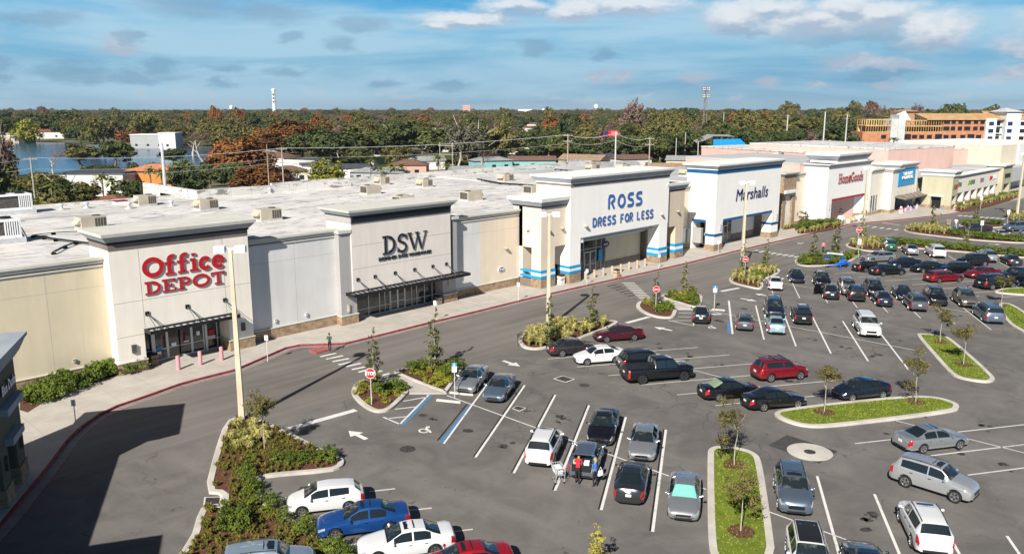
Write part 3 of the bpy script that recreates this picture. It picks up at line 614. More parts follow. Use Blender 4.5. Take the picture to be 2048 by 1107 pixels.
def stroke_letters(name, chars, x, y, z, h, m, side, parent, depth=.25, squash=1.0, wscale=1.0, space=0.0, fit=None):
    total = sum(GL(c)[0] + space for c in chars) - space
    if fit: squash = fit / (total * h)
    mb = MB(); cx = 0; k = 0
    for ch in chars:
        adv, st = GL(ch)
        for w, pts in st:
            k += 1; d = depth + .004 * (k % 7); w *= wscale
            P2 = [Vector(((cx + p[0]) * h * squash, p[1] * h)) for p in pts]
            closed = (P2[0] - P2[-1]).length < 1e-4
            L = []; Rr = []
            n = len(P2)
            for i in range(n):
                a = P2[i - 1] if i > 0 else (P2[-2] if closed else P2[0]); b = P2[(i + 1)] if i < n - 1 else (P2[1] if closed else P2[-1])
                t = (b - a).normalized(); nn = Vector((-t.y, t.x)) * w * h / 2; L.append(P2[i] + nn); Rr.append(P2[i] - nn)
            vs = []; fs = []
            for i in range(n):
                vs += [(L[i].x, -d, L[i].y), (Rr[i].x, -d, Rr[i].y), (L[i].x, 0, L[i].y), (Rr[i].x, 0, Rr[i].y)]
            for i in range(n - 1):
                a = i * 4; b = a + 4
                mb.add([], [], 0)
                fs.append((a, a + 1, b + 1, b))
            base = len(mb.v); mb.add(vs, fs, 0); mb.f += []
            sf = []
            for i in range(n - 1):
                a = base + i * 4; b = a + 4
                sf += [(a, b, b + 2, a + 2), (a + 1, a + 3, b + 3, b + 1)]
            if not closed:
                e = base + (n - 1) * 4; sf += [(base, base + 2, base + 3, base + 1), (e, e + 1, e + 3, e + 2)]
            mb.f += sf; mb.m += [1] * len(sf)
        cx += adv + space
    return mb.build(name, [m, side], parent, loc=(x, y, z))

# ------------------------------------------------------------------ shop buildings
def boxes(name, lst, m, parent):
    for q in lst: mb = MB(); mb.box(*q); mb.build(name, m, parent)

def storefront(parent, x0, x1, y, z1, mull, door=None, rail=1.0, z0=.17, m=None, lab=None):
    """recessed shop window: glazing, frame with mullions and an optional double door (x0,x1)"""
    mb = MB(); mb.box(x0, x1, y, y + .06, z0, z1); mb.build('shop_window', m or M_shop, parent)
    fr = MB()
    for x in mull: fr.box(x - .035, x + .035, y - .06, y - .003, z0, z1)
    fr.box(x0, x1, y - .056, y - .005, z0, z0 + .08); fr.box(x0, x1, y - .056, y - .005, z1 - .1, z1)
    if rail: fr.box(x0, x1, y - .058, y - .004, rail, rail + .06)
    fr.build('window_frame', M_alu, parent)
    for d in (door or []):
        a, b, h = d
        dm = MB(); dm.box(a, b, y - .10, y - .07, z0, h); do = dm.build('entrance_door', M_glass, parent)
        fm = MB(); 
        for x in (a, (a + b) / 2 - .05, (a + b) / 2 + .05, b): fm.box(x - .05, x + .05, y - .15, y - .095, z0, h)
        fm.box(a, b, y - .148, y - .096, h - .12, h); fm.box(a, b, y - .148, y - .096, z0, z0 + .14); fm.box(a, b, y - .147, y - .097, z0 + .95, z0 + 1.02)
        fm.build('door_frame', M_alu, do)
def joints(mb, x0, x1, y, z0, z1, xs, zs, m=1):
    for x in xs: mb.box(x - .012, x + .012, y - .004, y, z0, z1, m)
    for z in zs: mb.box(x0, x1, y - .0045, y, z - .012, z + .012, m)
def cornice(parent, x0, x1, y0, y1, zs, mats, ps):
    """stack of frusta: zs has one more entry than mats; ps = [(p0,p1),...]"""
    mb = MB()
    for i, (z0, z1) in enumerate(zip(zs, zs[1:])): mb.frustum(x0, x1, y0, y1, z0, z1, ps[i][0], ps[i][1], i)
    return mb.build('cornice', mats, parent)
def store(name, label, loc, cat='shop building'):
    o = empty(name, loc); tag(o, label, cat, None); return o
def wall_strip(parent, x0, x1, y, ztop, m, stone=1.12, thick=.5, xs=(), zs=(), cap=True, capm=None, stone_m=None, z0=0.0, name='wall', sy=.10, d=2):
    mb = MB(); mb.box(x0, x1, y, y + thick, stone if stone else z0, ztop - .75)
    joints(mb, x0, x1, y, stone or z0, ztop - .75, xs, zs)
    o = mb.build(name, [m, W_mgrey], parent)
    if stone:
        sb = MB(); sb.box(x0, x1, y - sy, y + thick, 0.0, stone - .06); sb.build('stone_base', stone_m or M_stone, parent)
        sb = MB(); sb.box(x0, x1, y - sy - .05, y + thick - .01, stone - .058, stone + .02); sb.build('base_ledge', C_cap, parent)
    if cap:
        cb = MB(); c = capm or C_cap
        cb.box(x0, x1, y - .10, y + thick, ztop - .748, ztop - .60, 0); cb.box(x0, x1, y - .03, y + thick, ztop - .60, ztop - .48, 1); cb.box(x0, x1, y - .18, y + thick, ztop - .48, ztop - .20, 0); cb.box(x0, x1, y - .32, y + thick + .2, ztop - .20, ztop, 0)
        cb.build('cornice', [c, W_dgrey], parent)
    return o
def wall_lamp(x, y, z, parent, m=None, w=.22, h=.5, kind='wall_light'):
    mb = MB(); mb.box(x - w / 2, x + w / 2, y - .16, y - .002, z - h / 2, z + h / 2); mb.frustum(x - w / 2, x + w / 2, y - .16, y - .002, z + h / 2, z + h / 2 + .06, 0, .03)
    return mb.build(kind, m or M_galv, parent)
def dome_lamp(x, y, z, parent):
    mb = MB(); prof = [(.02, -.14), (.16, -.13), (.26, -.04), (.28, .05), (.22, .12), (.05, .16)]; n = 10
    mb.lathe(prof, 10, 0, 'Z', (x, y - .2, z)); return mb.build('wall_light', M_acbody, parent, smooth=True)
def awning(parent, x0, x1, y, z, out, m, brackets, bz, face=.42, flare=0.0):
    mb = MB(); mb.box(x0, x1, y - out, y - out + .08, z - face, z); mb.box(x0, x0 + .08, y - out + .08, y - .002, z - face, z); mb.box(x1 - .08, x1, y - out + .08, y - .002, z - face, z)
    mb.box(x0 + .08, x1 - .08, y - .1, y - .003, z - .2, z - .02)
    nb = max(6, int((x1 - x0) / .55))
    for i in range(1, nb): xx = x0 + (x1 - x0) * i / nb; mb.box(xx - .03, xx + .03, y - out + .08, y - .1, z - .12, z - .03)
    o = mb.build('awning', m, parent)
    dk = MB(); dk.box(x0 + .09, x1 - .09, y - out + .09, y - .11, z - .22, z - .18); dk.build('awning_deck', M_galv, o)
    for bx in brackets:
        rb = MB(); rb.box(bx - .16, bx + .16, y - .08, y - .002, bz - .16, bz + .16); rb.tube((bx, y - .05, bz), (bx + .28, y - out + .1, z), .03, n=5); rb.tube((bx, y - .05, bz), (bx + .75, y - out + .1, z), .03, n=5)
        rb.build('tie_rod', W_black, o)
    return o
SW = .15
# --- 1. office supply shop
b = store('office_supply_shop', 'cream office supply shop with big red lettering, white roof and three pink bollards in front', (29, 67, 0))
def P0(o): return o.location
def rel(o, mbobj): pass
def local(parent):
    """children are modelled in world coordinates: shift them under the thing's base"""
    for c in CH.get(parent.name, []):
        c.location = Vector(c.location) - Vector(parent.location)
b1 = b
mb = MB(); mb.box(23.3, 35.1, 66.6, 70.6, 3.45, 10.3); mb.box(23.3, 25.5, 66.6, 68.6, 1.12, 3.45); mb.box(32.85, 35.1, 66.6, 68.6, 1.12, 3.45); mb.box(25.5, 32.85, 69.0, 70.2, 0, 3.45)
joints(mb, 23.3, 35.1, 66.6, 3.7, 10.3, (25.6, 32.7), (6.0,)); joints(mb, 23.3, 25.5, 66.6, 1.2, 3.4, (), (3.2,))
mb.build('front_wall', [W_cream, W_dgrey], b)
mb = MB(); mb.box(25.5, 32.85, 67.0, 69, 3.2, 3.449); mb.build('entrance_soffit', W_dgrey, b)
for a, c in ((23.3, 25.5), (32.85, 35.1)):
    mb = MB(); mb.box(a - .1, c + .06, 66.5, 68.7, 0, 1.06); mb.build('stone_base', M_stone, b)
    mb = MB(); mb.box(a - .14, c + .10, 66.45, 68.7, 1.06, 1.14); mb.build('base_ledge', C_cap, b)
mb = MB(); mb.box(23.3, 35.1, 66.55, 70.65, 10.3, 10.78, 0); mb.build('brown_band', W_brown, b)
cornice(b, 23.3, 35.1, 66.6, 70.6, [10.78, 10.95, 11.42, 11.68], [W_navy, C_grey, C_cap], [(.10, .10), (.14, .52), (.58, .62)])
storefront(b, 25.6, 32.8, 68.4, 3.2, [25.7, 26.75, 31.3, 32.5], [(26.9, 29.05, 2.75), (29.05, 31.2, 2.75)], 1.1)
mb = MB(); mb.box(26.75, 31.35, 68.1, 68.24, 2.76, 3.1); mb.box(26.6, 26.78, 68.1, 68.3, .15, 3.1); mb.box(31.3, 31.48, 68.1, 68.3, .15, 3.1); mb.build('door_surround', M_alu, b)
for i, (x, z, w, h, m) in enumerate(((27.25, 1.25, .45, .35, B_cyan), (27.2, .85, .35, .25, M_white), (27.7, .65, .35, .45, W_brown), (28.5, 1.35, .42, .3, M_white), (29.6, 1.4, .45, .12, M_white), (30.7, 1.9, .3, .35, M_white), (31.9, 1.75, .5, .45, M_sred), (31.9, 1.3, .7, .3, W_grey))):
    mb = MB(); mb.box(x - w / 2, x + w / 2, 68.22, 68.235, z - h / 2, z + h / 2); mb.build('poster', m, b)
awning(b, 25.5, 33.3, 66.6, 3.62, 1.25, W_black, (25.85, 29.2, 32.57), 4.85, .28)
stroke_letters('sign_letters', ['O', 'f', 'f', 'i', 'c', 'e'], 25.75, 66.6, 7.80, 1.55, M_sred, M_sgrey, b, .10, fit=7.0, wscale=1.16)
stroke_letters('sign_letters', ['D', 'E', 'P', 'O', 'T'], 25.80, 66.6, 6.38, 1.06, M_sred, M_sgrey, b, .10, fit=6.95, wscale=1.16)
for x, z in ((24.55, 2.1), (34.1, 2.1)): wall_lamp(x, 66.6, z, b, M_acdark, .34, .62)
wall_strip(b, -20, 23.3, 67.9, 9.72, W_tan, 1.12, xs=(19.0, 13.5, 8), zs=(7.4,), thick=.5)
wall_lamp(20.4, 67.9, 1.75, b, M_acbody, .18, .2, 'camera_housing')
mb = MB(); mb.box(-20, 35.2, 68.42, 113, 0, 9.2, 0); mb.box(-20, 49.8, 112.8, 113.3, 0, 9.45, 0); mb.build('roof', [M_roof], b)
# --- 1b grey link
wall_strip(b, 35.1, 44.8, 67.7, 9.68, W_grey, 1.15, xs=(40.3,), zs=(7.35,), thick=.5)
for x in (37.9, 41.2): wall_lamp(x, 67.7, 1.75, b, M_galv, .2, .26)
mb = MB(); mb.box(35.2, 50, 68.22, 112.8, 0, 9.19); mb.build('roof', M_roof, b)
local(b)
# --- 2. shoe shop
b = store('shoe_shop', 'greige shoe shop with black lettering, black awning and dark grey wing piers', (52, 67, 0)); b2 = b
mb = MB(); mb.box(46.1, 59.1, 66.75, 71, 3.2, 10.2); mb.box(58.05, 59.93, 66.95, 68.9, 1.0, 3.2, 1); joints(mb, 46.1, 59.1, 66.75, 3.5, 10.2, (), (5.6, 7.9), 2)
mb.build('front_wall', [W_greige, W_mgrey, W_dgrey], b)
boxes('wing_pier', [(44.75, 46.1, 66.9, 69.2, 1.15, 9.3), (46.1, 46.62, 66.92, 68.9, 1.15, 3.2), (59.1, 60.25, 67.0, 69.2, 3.2, 9.3)], W_mgrey, b)
mb = MB(); mb.box(59.1, 59.42, 66.9, 69, 3.2, 9.6); mb.build('black_strip', W_navy, b)
boxes('pier_cap', [(44.6, 46.1, 66.7, 69.4, 9.3, 9.6), (59.42, 60.4, 66.8, 69.4, 9.3, 9.6)], C_cap, b)
for a, c in ((44.65, 46.65), (57.95, 60.0)):
    mb = MB(); mb.box(a, c, 66.75, 69, 0, 1.02); mb.build('stone_base', M_stone, b); mb = MB(); mb.box(a - .03, c + .03, 66.7, 69, 1.02, 1.12); mb.build('base_ledge', C_cap, b)
mb = MB(); mb.box(46.1, 59.1, 66.65, 71.05, 10.2, 10.75); mb.build('black_band', W_navy, b)
mb = MB(); mb.box(46.02, 46.1, 66.64, 71.06, 10.2, 10.75); mb.build('grey_band', W_mgrey, b)
cornice(b, 46.1, 59.1, 66.75, 71, [10.75, 10.9, 11.28, 11.5], [W_navy, C_teal, C_cap], [(.08, .08), (.14, .48), (.52, .56)])
storefront(b, 46.65, 58.0, 68.2, 3.0, [47.4, 48.9, 50.3, 51.0, 51.6, 53.7, 54.6, 55.3, 56.4, 57.5], [(51.68, 53.56, 2.55)], .95, m=M_shop)
mb = MB(); mb.box(46.65, 58.0, 67.1, 68.4, 2.99, 3.19); mb.build('entrance_soffit', W_dgrey, b)
awning(b, 45.2, 60.7, 66.75, 3.42, 1.45, W_black, (46.68, 48.78, 51.34, 53.92, 56.44, 58.39), 4.53, .30)
stroke_letters('sign_letters', ['D', 'S', 'W'], 49.75, 66.75, 6.62, 1.95, M_sblack, M_sgrey, b, .12, fit=5.95, wscale=.78)
text_obj('sign_letters', 'DESIGNER SHOE WAREHOUSE', .33, 52.75, 66.69, 6.06, M_sblack, b, .06, .010, 1.08)
wall_lamp(45.55, 66.9, 1.75, b, M_acbody, .2, .7); wall_lamp(58.9, 66.95, 2.3, b, M_acbody, .2, .7)
mb = MB(); mb.box(50, 63.5, 68.5, 120, 0, 9.19); mb.box(50.0, 76, 108, 108.5, 0, 10.3); mb.box(50.0, 50.5, 108.5, 126, 0, 10.3); mb.build('roof', M_roof, b)
local(b)
# --- 3. discount clothing shop
b = store('discount_clothing_shop', 'cream discount clothing shop with blue lettering, beige towers and bright blue bands', (86, 67, 0)); b3 = b
wall_strip(b, 60.25, 64.55, 67.7, 9.42, W_grey, 1.1, zs=(7.2,)); wall_strip(b, 64.55, 70.9, 67.7, 9.42, W_beige, 1.1, zs=(7.2,))
dome_lamp(68.6, 67.7, 4.9, b)
ov = MB(); ov.prism([(.58 * math.cos(a * PI / 12), .34 * math.sin(a * PI / 12)) for a in range(24)], 0, .07, 0); ov.prism([(.5 * math.cos(a * PI / 12), .27 * math.sin(a * PI / 12)) for a in range(24)], .07, .08, 1)
o = ov.build('oval_sign', [M_white, M_snavy], b, loc=(67.88, 67.69, 2.45)); o.rotation_euler = (R(90), 0, 0); text_obj('oval_sign_letters', 'ROSS', .24, 67.88, 67.58, 2.34, M_white, b, .02, .008)
def band_pier(x0, x1, y0, y1, ztop, m, stone=1.25, bands=((1.3, 1.62), (1.98, 2.32)), bm=B_cyan, plain=M_white):
    mb = MB(); mb.box(x0, x1, y0, y1, stone, ztop); mb.build('pier', m, b)
    mb = MB(); mb.box(x0 - .06, x1 + .06, y0 - .06, y1 + .06, 0, stone - .02); mb.build('stone_base', M_stone, b)
    mb = MB()
    for a, c in bands: mb.box(x0 - .07, x1 + .07, y0 - .07, y1 + .07, a, c)
    mb.build('colour_band', bm, b)
    mb = MB(); mb.box(x0 - .05, x1 + .05, y0 - .05, y1 + .05, bands[0][1], bands[-1][0]) if len(bands) > 1 else mb.box(x0 - .02, x1 + .02, y0 - .02, y1 + .02, bands[0][1], bands[0][1] + .02); mb.build('white_band', C_white, b)
# left corner tower with openings on both faces
mb = MB(); mb.box(70.95, 75.75, 64.1, 67.69, 4.95, 9.8); mb.box(70.95, 75.7, 67.1, 68.6, 1.2, 9.79); mb.build('tower_wall', W_beige, b)
band_pier(70.95, 73.45, 64.1, 65.6, 4.95, W_beige)
boxes('dark_base', [(73.45, 75.5, 67.0, 67.1, 0, 1.25), (70.9, 71.0, 65.7, 67.5, 0, 1.18)], W_brown, b)
boxes('colour_band', [(70.93, 71.2, 65.7, 67.5, 1.3, 1.6), (70.93, 71.2, 65.7, 67.5, 1.95, 2.25)], B_cyan, b)
cornice(b, 70.95, 75.7, 64.1, 68.6, [9.8, 9.95, 10.5, 10.9], [W_navy, C_grey, C_white], [(.1, .1), (.16, .5), (.55, .6)])
dome_lamp(72.2, 64.1, 7.05, b); dome_lamp(74.6, 64.1, 7.05, b)
dl = MB(); dl.lathe([(.02, -.14), (.2, -.1), (.26, 0), (.2, .12), (.02, .15)], 10, 0, 'Z', (70.8, 66.1, 7.05)); dl.build('wall_light', M_acbody, b, smooth=True)
# big bay
mb = MB(); mb.box(75.5, 96.6, 63.5, 69, 5.6, 12.0); mb.box(75.5, 77.55, 65.3, 66.7, 2.3, 5.6); mb.build('front_wall', W_white, b)
mb = MB(); mb.box(77.5, 94.4, 63.46, 63.5, 5.55, 5.64); mb.box(77.6, 94.35, 64.6, 66.6, 4.95, 5.6, 0); mb.box(77.6, 94.35, 65.6, 66.6, 4.55, 4.96, 1); mb.build('entrance_soffit', [C_grey, C_white], b)
band_pier(75.5, 77.55, 63.5, 65.3, 5.6, W_white, 1.35, ((1.38, 1.68), (2.02, 2.34))); band_pier(94.5, 96.5, 63.5, 65.3, 5.6, W_white, 1.12, ((1.15, 1.55), (1.9, 2.28)))
mb = MB(); mb.box(77.55, 78.2, 63.6, 66.5, 4.95, 5.59); mb.build('entrance_soffit', W_white, b)
mb = MB(); mb.box(75.5, 96.6, 63.42, 69.06, 12.0, 12.3); mb.build('black_band', W_brown, b)
cornice(b, 75.5, 96.6, 63.5, 69, [12.3, 12.45, 12.98, 13.22], [C_white, C_grey, C_white], [(.1, .1), (.14, .55), (.6, .64)])
storefront(b, 77.6, 86.6, 66.6, 4.5, [77.7, 79.3, 81.0, 81.9, 84.5, 85.6, 86.5], [(78.0, 80.8, 2.9), (82.0, 84.4, 2.9)], 3.2)
mb = MB(); mb.box(86.6, 94.4, 66.5, 67.1, 1.1, 4.6); mb.build('vestibule_wall', W_tan, b); mb = MB(); mb.box(86.6, 94.4, 66.42, 67.1, 0, 1.1); mb.build('dark_base', W_brown, b)
mb = MB(); mb.box(84.8, 85.6, 66.3, 66.45, 1.3, 2.9); mb.build('poster', M_scyan, b)
ov = MB(); ov.prism([(.8 * math.cos(a * PI / 12), .42 * math.sin(a * PI / 12)) for a in range(24)], 0, .1, 0); ov.prism([(.8 * math.cos(a * PI / 12) * .96, .40 * math.sin(a * PI / 12) * .96) for a in range(24)], .1, .11, 0)
o = ov.build('hanging_oval_sign', M_snavy, b, loc=(84.3, 64.9, 3.9)); o.rotation_euler = (R(90), 0, 0); text_obj('oval_sign_letters', 'ROSS', .26, 84.3, 64.76, 3.77, M_white, b, .02, .008)
stroke_letters('sign_letters', ['R', 'o2', 's2', 's2'], 82.7, 63.5, 8.72, 1.78, M_sblue, M_sgrey, b, .10, fit=7.55, wscale=1.35, space=.12)
def ross_line(s, x, z, h, fit):
    mp = {'D': [(.13, [(.10, .92), (.10, .05)]), (.13, [(.04, .92), (.35, .92)] + arcp(.35, .5, .27, .42, 90, -90, 10) + [(.04, .08)])],
          'R': GL('R')[1], 'E': [(.13, [(.58, .92), (.22, .92), (.12, .8), (.12, .2), (.22, .08), (.58, .08)]), (.12, [(.14, .5), (.52, .5)])],
          'S': GL('s2')[1], 'F': [(.13, [(.60, .92), (.14, .92), (.14, .02)]), (.12, [(.14, .5), (.52, .5)])], 'O': GL('o2')[1], 'L': [(.13, [(.12, .95), (.12, .08), (.58, .08)])], ' ': []}
    global GL_extra
    chars = []
    for c in s:
        GLX[c + '_r'] = (.72 if c != ' ' else .5, mp[c]); chars.append(c + '_r')
    stroke_letters('sign_letters', chars, x, 63.5, z, h, M_sblue, M_sgrey, b, .09, fit=fit, wscale=1.4, space=.10)
GLX = {}
_GL0 = GL
def GL(ch): return GLX[ch] if ch in GLX else _GL0(ch)
ross_line('DRESS FOR LESS', 79.75, 6.72, 1.14, 13.15)
dome_lamp(78.4, 63.5, 7.0, b); dome_lamp(94.9, 63.5, 6.95, b)
# right tower
mb = MB(); mb.box(96.6, 101.35, 63.95, 68.6, 4.85, 9.85); mb.box(96.6, 98.4, 67.0, 68.6, 0, 4.85); mb.box(99.35, 101.3, 66.5, 68.6, 0, 4.85); mb.build('tower_wall', W_beige2, b)
band_pier(99.3, 101.3, 63.95, 66.5, 4.85, W_beige2, 1.0, ((1.05, 1.42), (1.85, 2.25)))
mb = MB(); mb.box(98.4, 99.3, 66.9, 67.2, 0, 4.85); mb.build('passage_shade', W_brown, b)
cornice(b, 96.68, 101.3, 64.0, 68.6, [9.85, 10.05, 10.65, 11.0], [W_navy, C_grey, C_white], [(.1, .1), (.16, .5), (.55, .6)])
dome_lamp(99.6, 63.95, 6.9, b)
wall_strip(b, 101.3, 108.5, 67.7, 9.8, W_beige, 1.1)
mb = MB(); mb.box(63.5, 112, 68.25, 112, 0, 9.21); mb.box(96, 112, 96, 112, 9.21, 9.3); mb.box(63.5, 140, 112, 112.5, 0, 10.2); mb.build('roof', M_roof, b)
local(b)
# --- 4. white department shop
b = store('department_shop', 'bright white department shop with navy script lettering and a deep blue band under the cornice', (118, 67, 0)); b4 = b
mb = MB(); mb.box(108.6, 129, 63.1, 68.2, 4.45, 11.7); mb.box(108.6, 110.9, 66.9, 68.2, 0, 4.45); mb.box(108.62, 109.2, 65.4, 66.9, 1.1, 3.4, 1); mb.build('front_wall', [W_white, W_mgrey], b)
band_pier(108.6, 110.9, 63.1, 64.6, 4.45, W_white, 1.1, ((2.35, 2.72),), B_mblue); band_pier(126.6, 129, 63.1, 64.8, 4.45, W_white, 1.05, ((2.35, 2.72),), B_mblue)
mb = MB(); mb.box(110.95, 126.55, 63.04, 63.1, 4.42, 4.78); mb.box(108.54, 108.6, 64.6, 67, 4.35, 4.75); mb.build('colour_band', B_mblue, b)
mb = MB(); mb.box(108.55, 129.05, 63.04, 68.25, 11.7, 12.25); mb.build('colour_band', B_mblue, b)
cornice(b, 108.6, 129, 63.1, 68.2, [12.25, 12.4, 12.85, 13.1], [C_white, C_grey, C_white], [(.1, .1), (.14, .5), (.55, .58)])
wall_strip(b, 104.9, 108.6, 67.4, 4.0, W_white, 1.15, cap=False); mb = MB(); mb.box(107.6, 108.3, 67.33, 67.4, 1.2, 3.2); mb.build('window', M_glass, b)
storefront(b, 111, 119.3, 66.3, 4.3, [111.1, 112.6, 113.9, 115.2, 116.6, 118, 119.2], [(115.3, 117.9, 2.9)], 3.1)
mb = MB(); mb.box(119.3, 126.6, 66.2, 66.9, 1.3, 4.4); mb.build('vestibule_wall', W_grey, b); mb = MB(); mb.box(119.3, 126.6, 66.12, 66.9, 0, 1.3); mb.build('dark_base', W_brown, b)
ov = MB(); ov.box(114.2, 115.6, 65.2, 65.3, 3.15, 3.7); ov.build('hanging_sign', M_snavy, b)
text_obj('sign_letters', 'Marshalls', 1.75, 119.4, 63.0, 7.3, M_snavy, b, .05, .0, 1.12, .15, 'CENTER', 1.0)
wall_lamp(110.2, 63.1, 3.6, b, W_mgrey, .2, .8); wall_lamp(128.3, 63.1, 3.5, b, W_mgrey, .2, .8)
mb = MB(); mb.box(129, 138, 67.6, 68.4, 0, 9.6); mb.box(138.1, 143, 66.9, 68.3, 6.7, 9.4); mb.box(138.1, 139.2, 66.9, 68.3, 0, 6.7); mb.box(141.9, 143, 66.9, 68.3, 0, 6.7); mb.build('brick_wall', mat('tan brick', fn=MATS['stone veneer'] and f_stone, col=(.3, .2, .13), rough=.9), b)
mb = MB(); mb.box(139.2, 141.9, 67.3, 68, 0, 6.7); mb.build('infill_wall', W_ivory, b); mb = MB(); mb.box(138.4, 142.6, 66.5, 66.9, 6.35, 6.85); mb.frustum(139.2, 141.9, 66.7, 66.9, 5.9, 6.3, 0, .2, 1); mb.build('ledge', [C_white, C_grey], b)
cornice(b, 138.1, 143, 66.9, 68.5, [9.4, 9.55, 9.8, 10.0], [W_dgrey, C_grey, C_cap], [(.1, .1), (.15, .4), (.45, .5)])
wall_strip(b, 143, 151.5, 67.4, 9.7, W_beige, .85)
for x in (145.3, 148.9): wall_lamp(x, 67.4, 2.1, b, W_brown, .2, .4)
mb = MB(); mb.box(112, 150, 68.3, 96, 0, 9.2); mb.box(112, 140, 96, 112, 0, 9.22); mb.build('roof', M_roofg, b)
local(b)
# --- 5. home goods shop
b = store('homeware_shop', 'white homeware shop with crimson lettering, stepped cornice and a slanting entrance wall', (158, 67, 0)); b5 = b
mb = MB(); mb.box(147.6, 167.4, 63.1, 68.5, 4.5, 11.3); mb.box(147.6, 150.0, 63.1, 66.5, 1.0, 4.5); mb.box(165.2, 167.4, 63.1, 66.5, 1.3, 4.5); mb.box(147.62, 150.3, 66.5, 68.4, 1, 4.49); mb.build('front_wall', W_white, b)
mb = MB(); mb.prism([(165.15, 63.3), (165.15, 66.6), (160.2, 66.6)], .9, 4.49); mb.build('splayed_wall', W_white, b)
mb = MB(); mb.box(147.5, 150.1, 63.0, 66.6, 0, .98); mb.box(165.1, 167.5, 63.0, 66.6, 0, 1.28); mb.prism([(165.1, 63.25), (165.1, 66.7), (160.0, 66.7)], 0, .89); mb.build('stone_base', M_stone, b)
mb = MB(); mb.box(150, 165.2, 63.03, 63.1, 4.42, 4.78); mb.build('colour_band', B_red, b)
cornice(b, 147.6, 167.4, 63.12, 68.5, [10.55, 10.75, 11.1, 11.3], [C_white, C_grey, C_white], [(.06, .1), (.14, .42), (.46, .5)])
cornice(b, 151, 165.2, 63.05, 68.2, [11.3, 11.75, 11.95, 12.6, 12.95], [W_white, C_grey, C_grey, C_white], [(.02, .02), (.1, .2), (.25, .6), (.66, .72)])
storefront(b, 150.1, 161.5, 66.4, 4.3, [150.2, 151.5, 152.8, 154.1, 155.5, 157, 158.5, 160.4], [(154.2, 156.9, 2.9)], 3.2)
mb = MB(); mb.box(153.4, 155.3, 65.4, 65.5, 3.2, 3.75); mb.build('hanging_sign', M_sred, b)
stroke_letters('sign_letters', ['H', 'o', 'm', 'e', 'G', 'o', 'o', 'd', 's'], 152.1, 63.1, 7.55, 1.75, M_sred, M_sgrey, b, .17, fit=11.6, wscale=1.1)
wall_lamp(149.0, 63.1, 3.4, b, W_mgrey, .2, .9); wall_lamp(166.9, 63.1, 3.9, b, W_mgrey, .2, .9)
mb = MB(); mb.box(150, 175, 68.5, 90, 0, 9.0); mb.build('roof', M_roofg, b)
wall_strip(b, 167.4, 176.9, 62.9, 9.25, W_ivory, .9)
mb = MB(); mb.box(167.9, 171.6, 62.84, 62.9, .9, 4.0); mb.build('window', M_glass, b)
mb = MB(); [mb.box(x - .06, x + .06, 62.78, 62.84, .3, 4.0) for x in (167.9, 169.1, 170.4, 171.6)]; mb.build('window_frame', M_alu, b)
local(b)
# --- 6. decor shop with the blue sign panel
b = store('decor_shop', 'ivory decor shop with a blue sign panel and merchandise under its slanted canopy', (183, 66, 0)); b6 = b
mb = MB(); mb.box(174.4, 189.3, 61.2, 67, 3.4, 8.95); mb.box(174.4, 177.0, 61.2, 66, .8, 3.4); mb.box(187.5, 189.3, 61.2, 66, 0, 3.4); mb.build('front_wall', W_ivory, b)
mb = MB(); mb.box(174.3, 177.1, 61.1, 66, 0, .79); mb.build('stone_base', M_stone, b)
cornice(b, 174.4, 179, 61.3, 66, [8.6, 8.75, 9.0, 9.2], [C_white, C_grey, C_white], [(.3, .35), (.4, .55), (.6, .65)])
cornice(b, 177.5, 187.5, 61.2, 66, [8.95, 9.3, 9.75, 10.05], [W_ivory, C_grey, C_white], [(.1, .2), (.3, .7), (.75, .85)])
mb = MB(); mb.box(177.6, 187.2, 61.05, 61.2, 5.45, 8.95); mb.build('sign_panel', B_cyan, b)
text_obj('sign_letters', 'TUESDAY', .62, 182.4, 60.95, 7.55, M_white, b, .1, .02, 1.5); text_obj('sign_letters', 'MORNING', .62, 182.4, 60.95, 6.75, M_white, b, .1, .02, 1.5)
storefront(b, 177.0, 187.5, 64.5, 3.3, [177.1, 178.6, 180.1, 181.6, 183, 184.5, 186, 187.4], [(181.7, 183, 2.6)], 2.5)
mb = MB(); mb.add([(176.6, 61.15, 3.5), (191.5, 61.15, 3.5), (191.5, 58.9, 3.05), (176.6, 58.9, 3.05), (176.6, 61.15, 3.2), (191.5, 61.15, 3.2), (191.5, 58.9, 2.85), (176.6, 58.9, 2.85)], [(0, 3, 2, 1), (4, 5, 6, 7), (3, 7, 6, 2), (0, 4, 7, 3), (1, 2, 6, 5)]); mb.build('canopy', W_brown, b)
for x in (177.8, 180.2, 182.7, 185.2, 187.2): mb = MB(); mb.tube((x, 61.15, 4.5), (x + .9, 59.1, 3.15), .04, n=5); mb.build('tie_rod', M_acbody, b)
mb = MB(); mb.box(175, 230, 67.01, 84, 0, 6.4); mb.box(189.3, 193, 62, 66.9, 0, 6.4); mb.build('roof', M_roofg, b)
local(b)
# --- 7. green wing with small shops
b = store('green_shop_wing', 'sage green corner tower and row of small shops with coloured signs at the far end', (215, 60, 0)); b7 = b
mb = MB(); mb.box(189.4, 193.2, 54.1, 60.2, 2.95, 7.0); mb.box(189.4, 189.9, 54.1, 56.1, 0, 2.95); mb.box(189.4, 189.9, 58.2, 60.2, 0, 2.95); mb.box(190.4, 193, 56, 60, 0, 2.95); mb.box(192.4, 193.2, 54.1, 55, 0, 2.95); mb.build('tower_wall', W_green, b)
mb = MB(); mb.box(189.3, 189.95, 54.0, 56.15, 0, .9); mb.box(189.3, 189.95, 58.15, 60.2, 0, .9); mb.box(192.3, 193.3, 54.0, 55, 0, .9); mb.build('stone_base', M_stone, b)
mb = MB(); mb.box(190.3, 190.38, 56.1, 58.2, .15, 2.7); mb.build('entrance_door', W_navy, b); mb = MB(); mb.box(189.2, 189.8, 55.7, 58.6, 2.75, 3.05); mb.build('door_ledge', C_white, b)
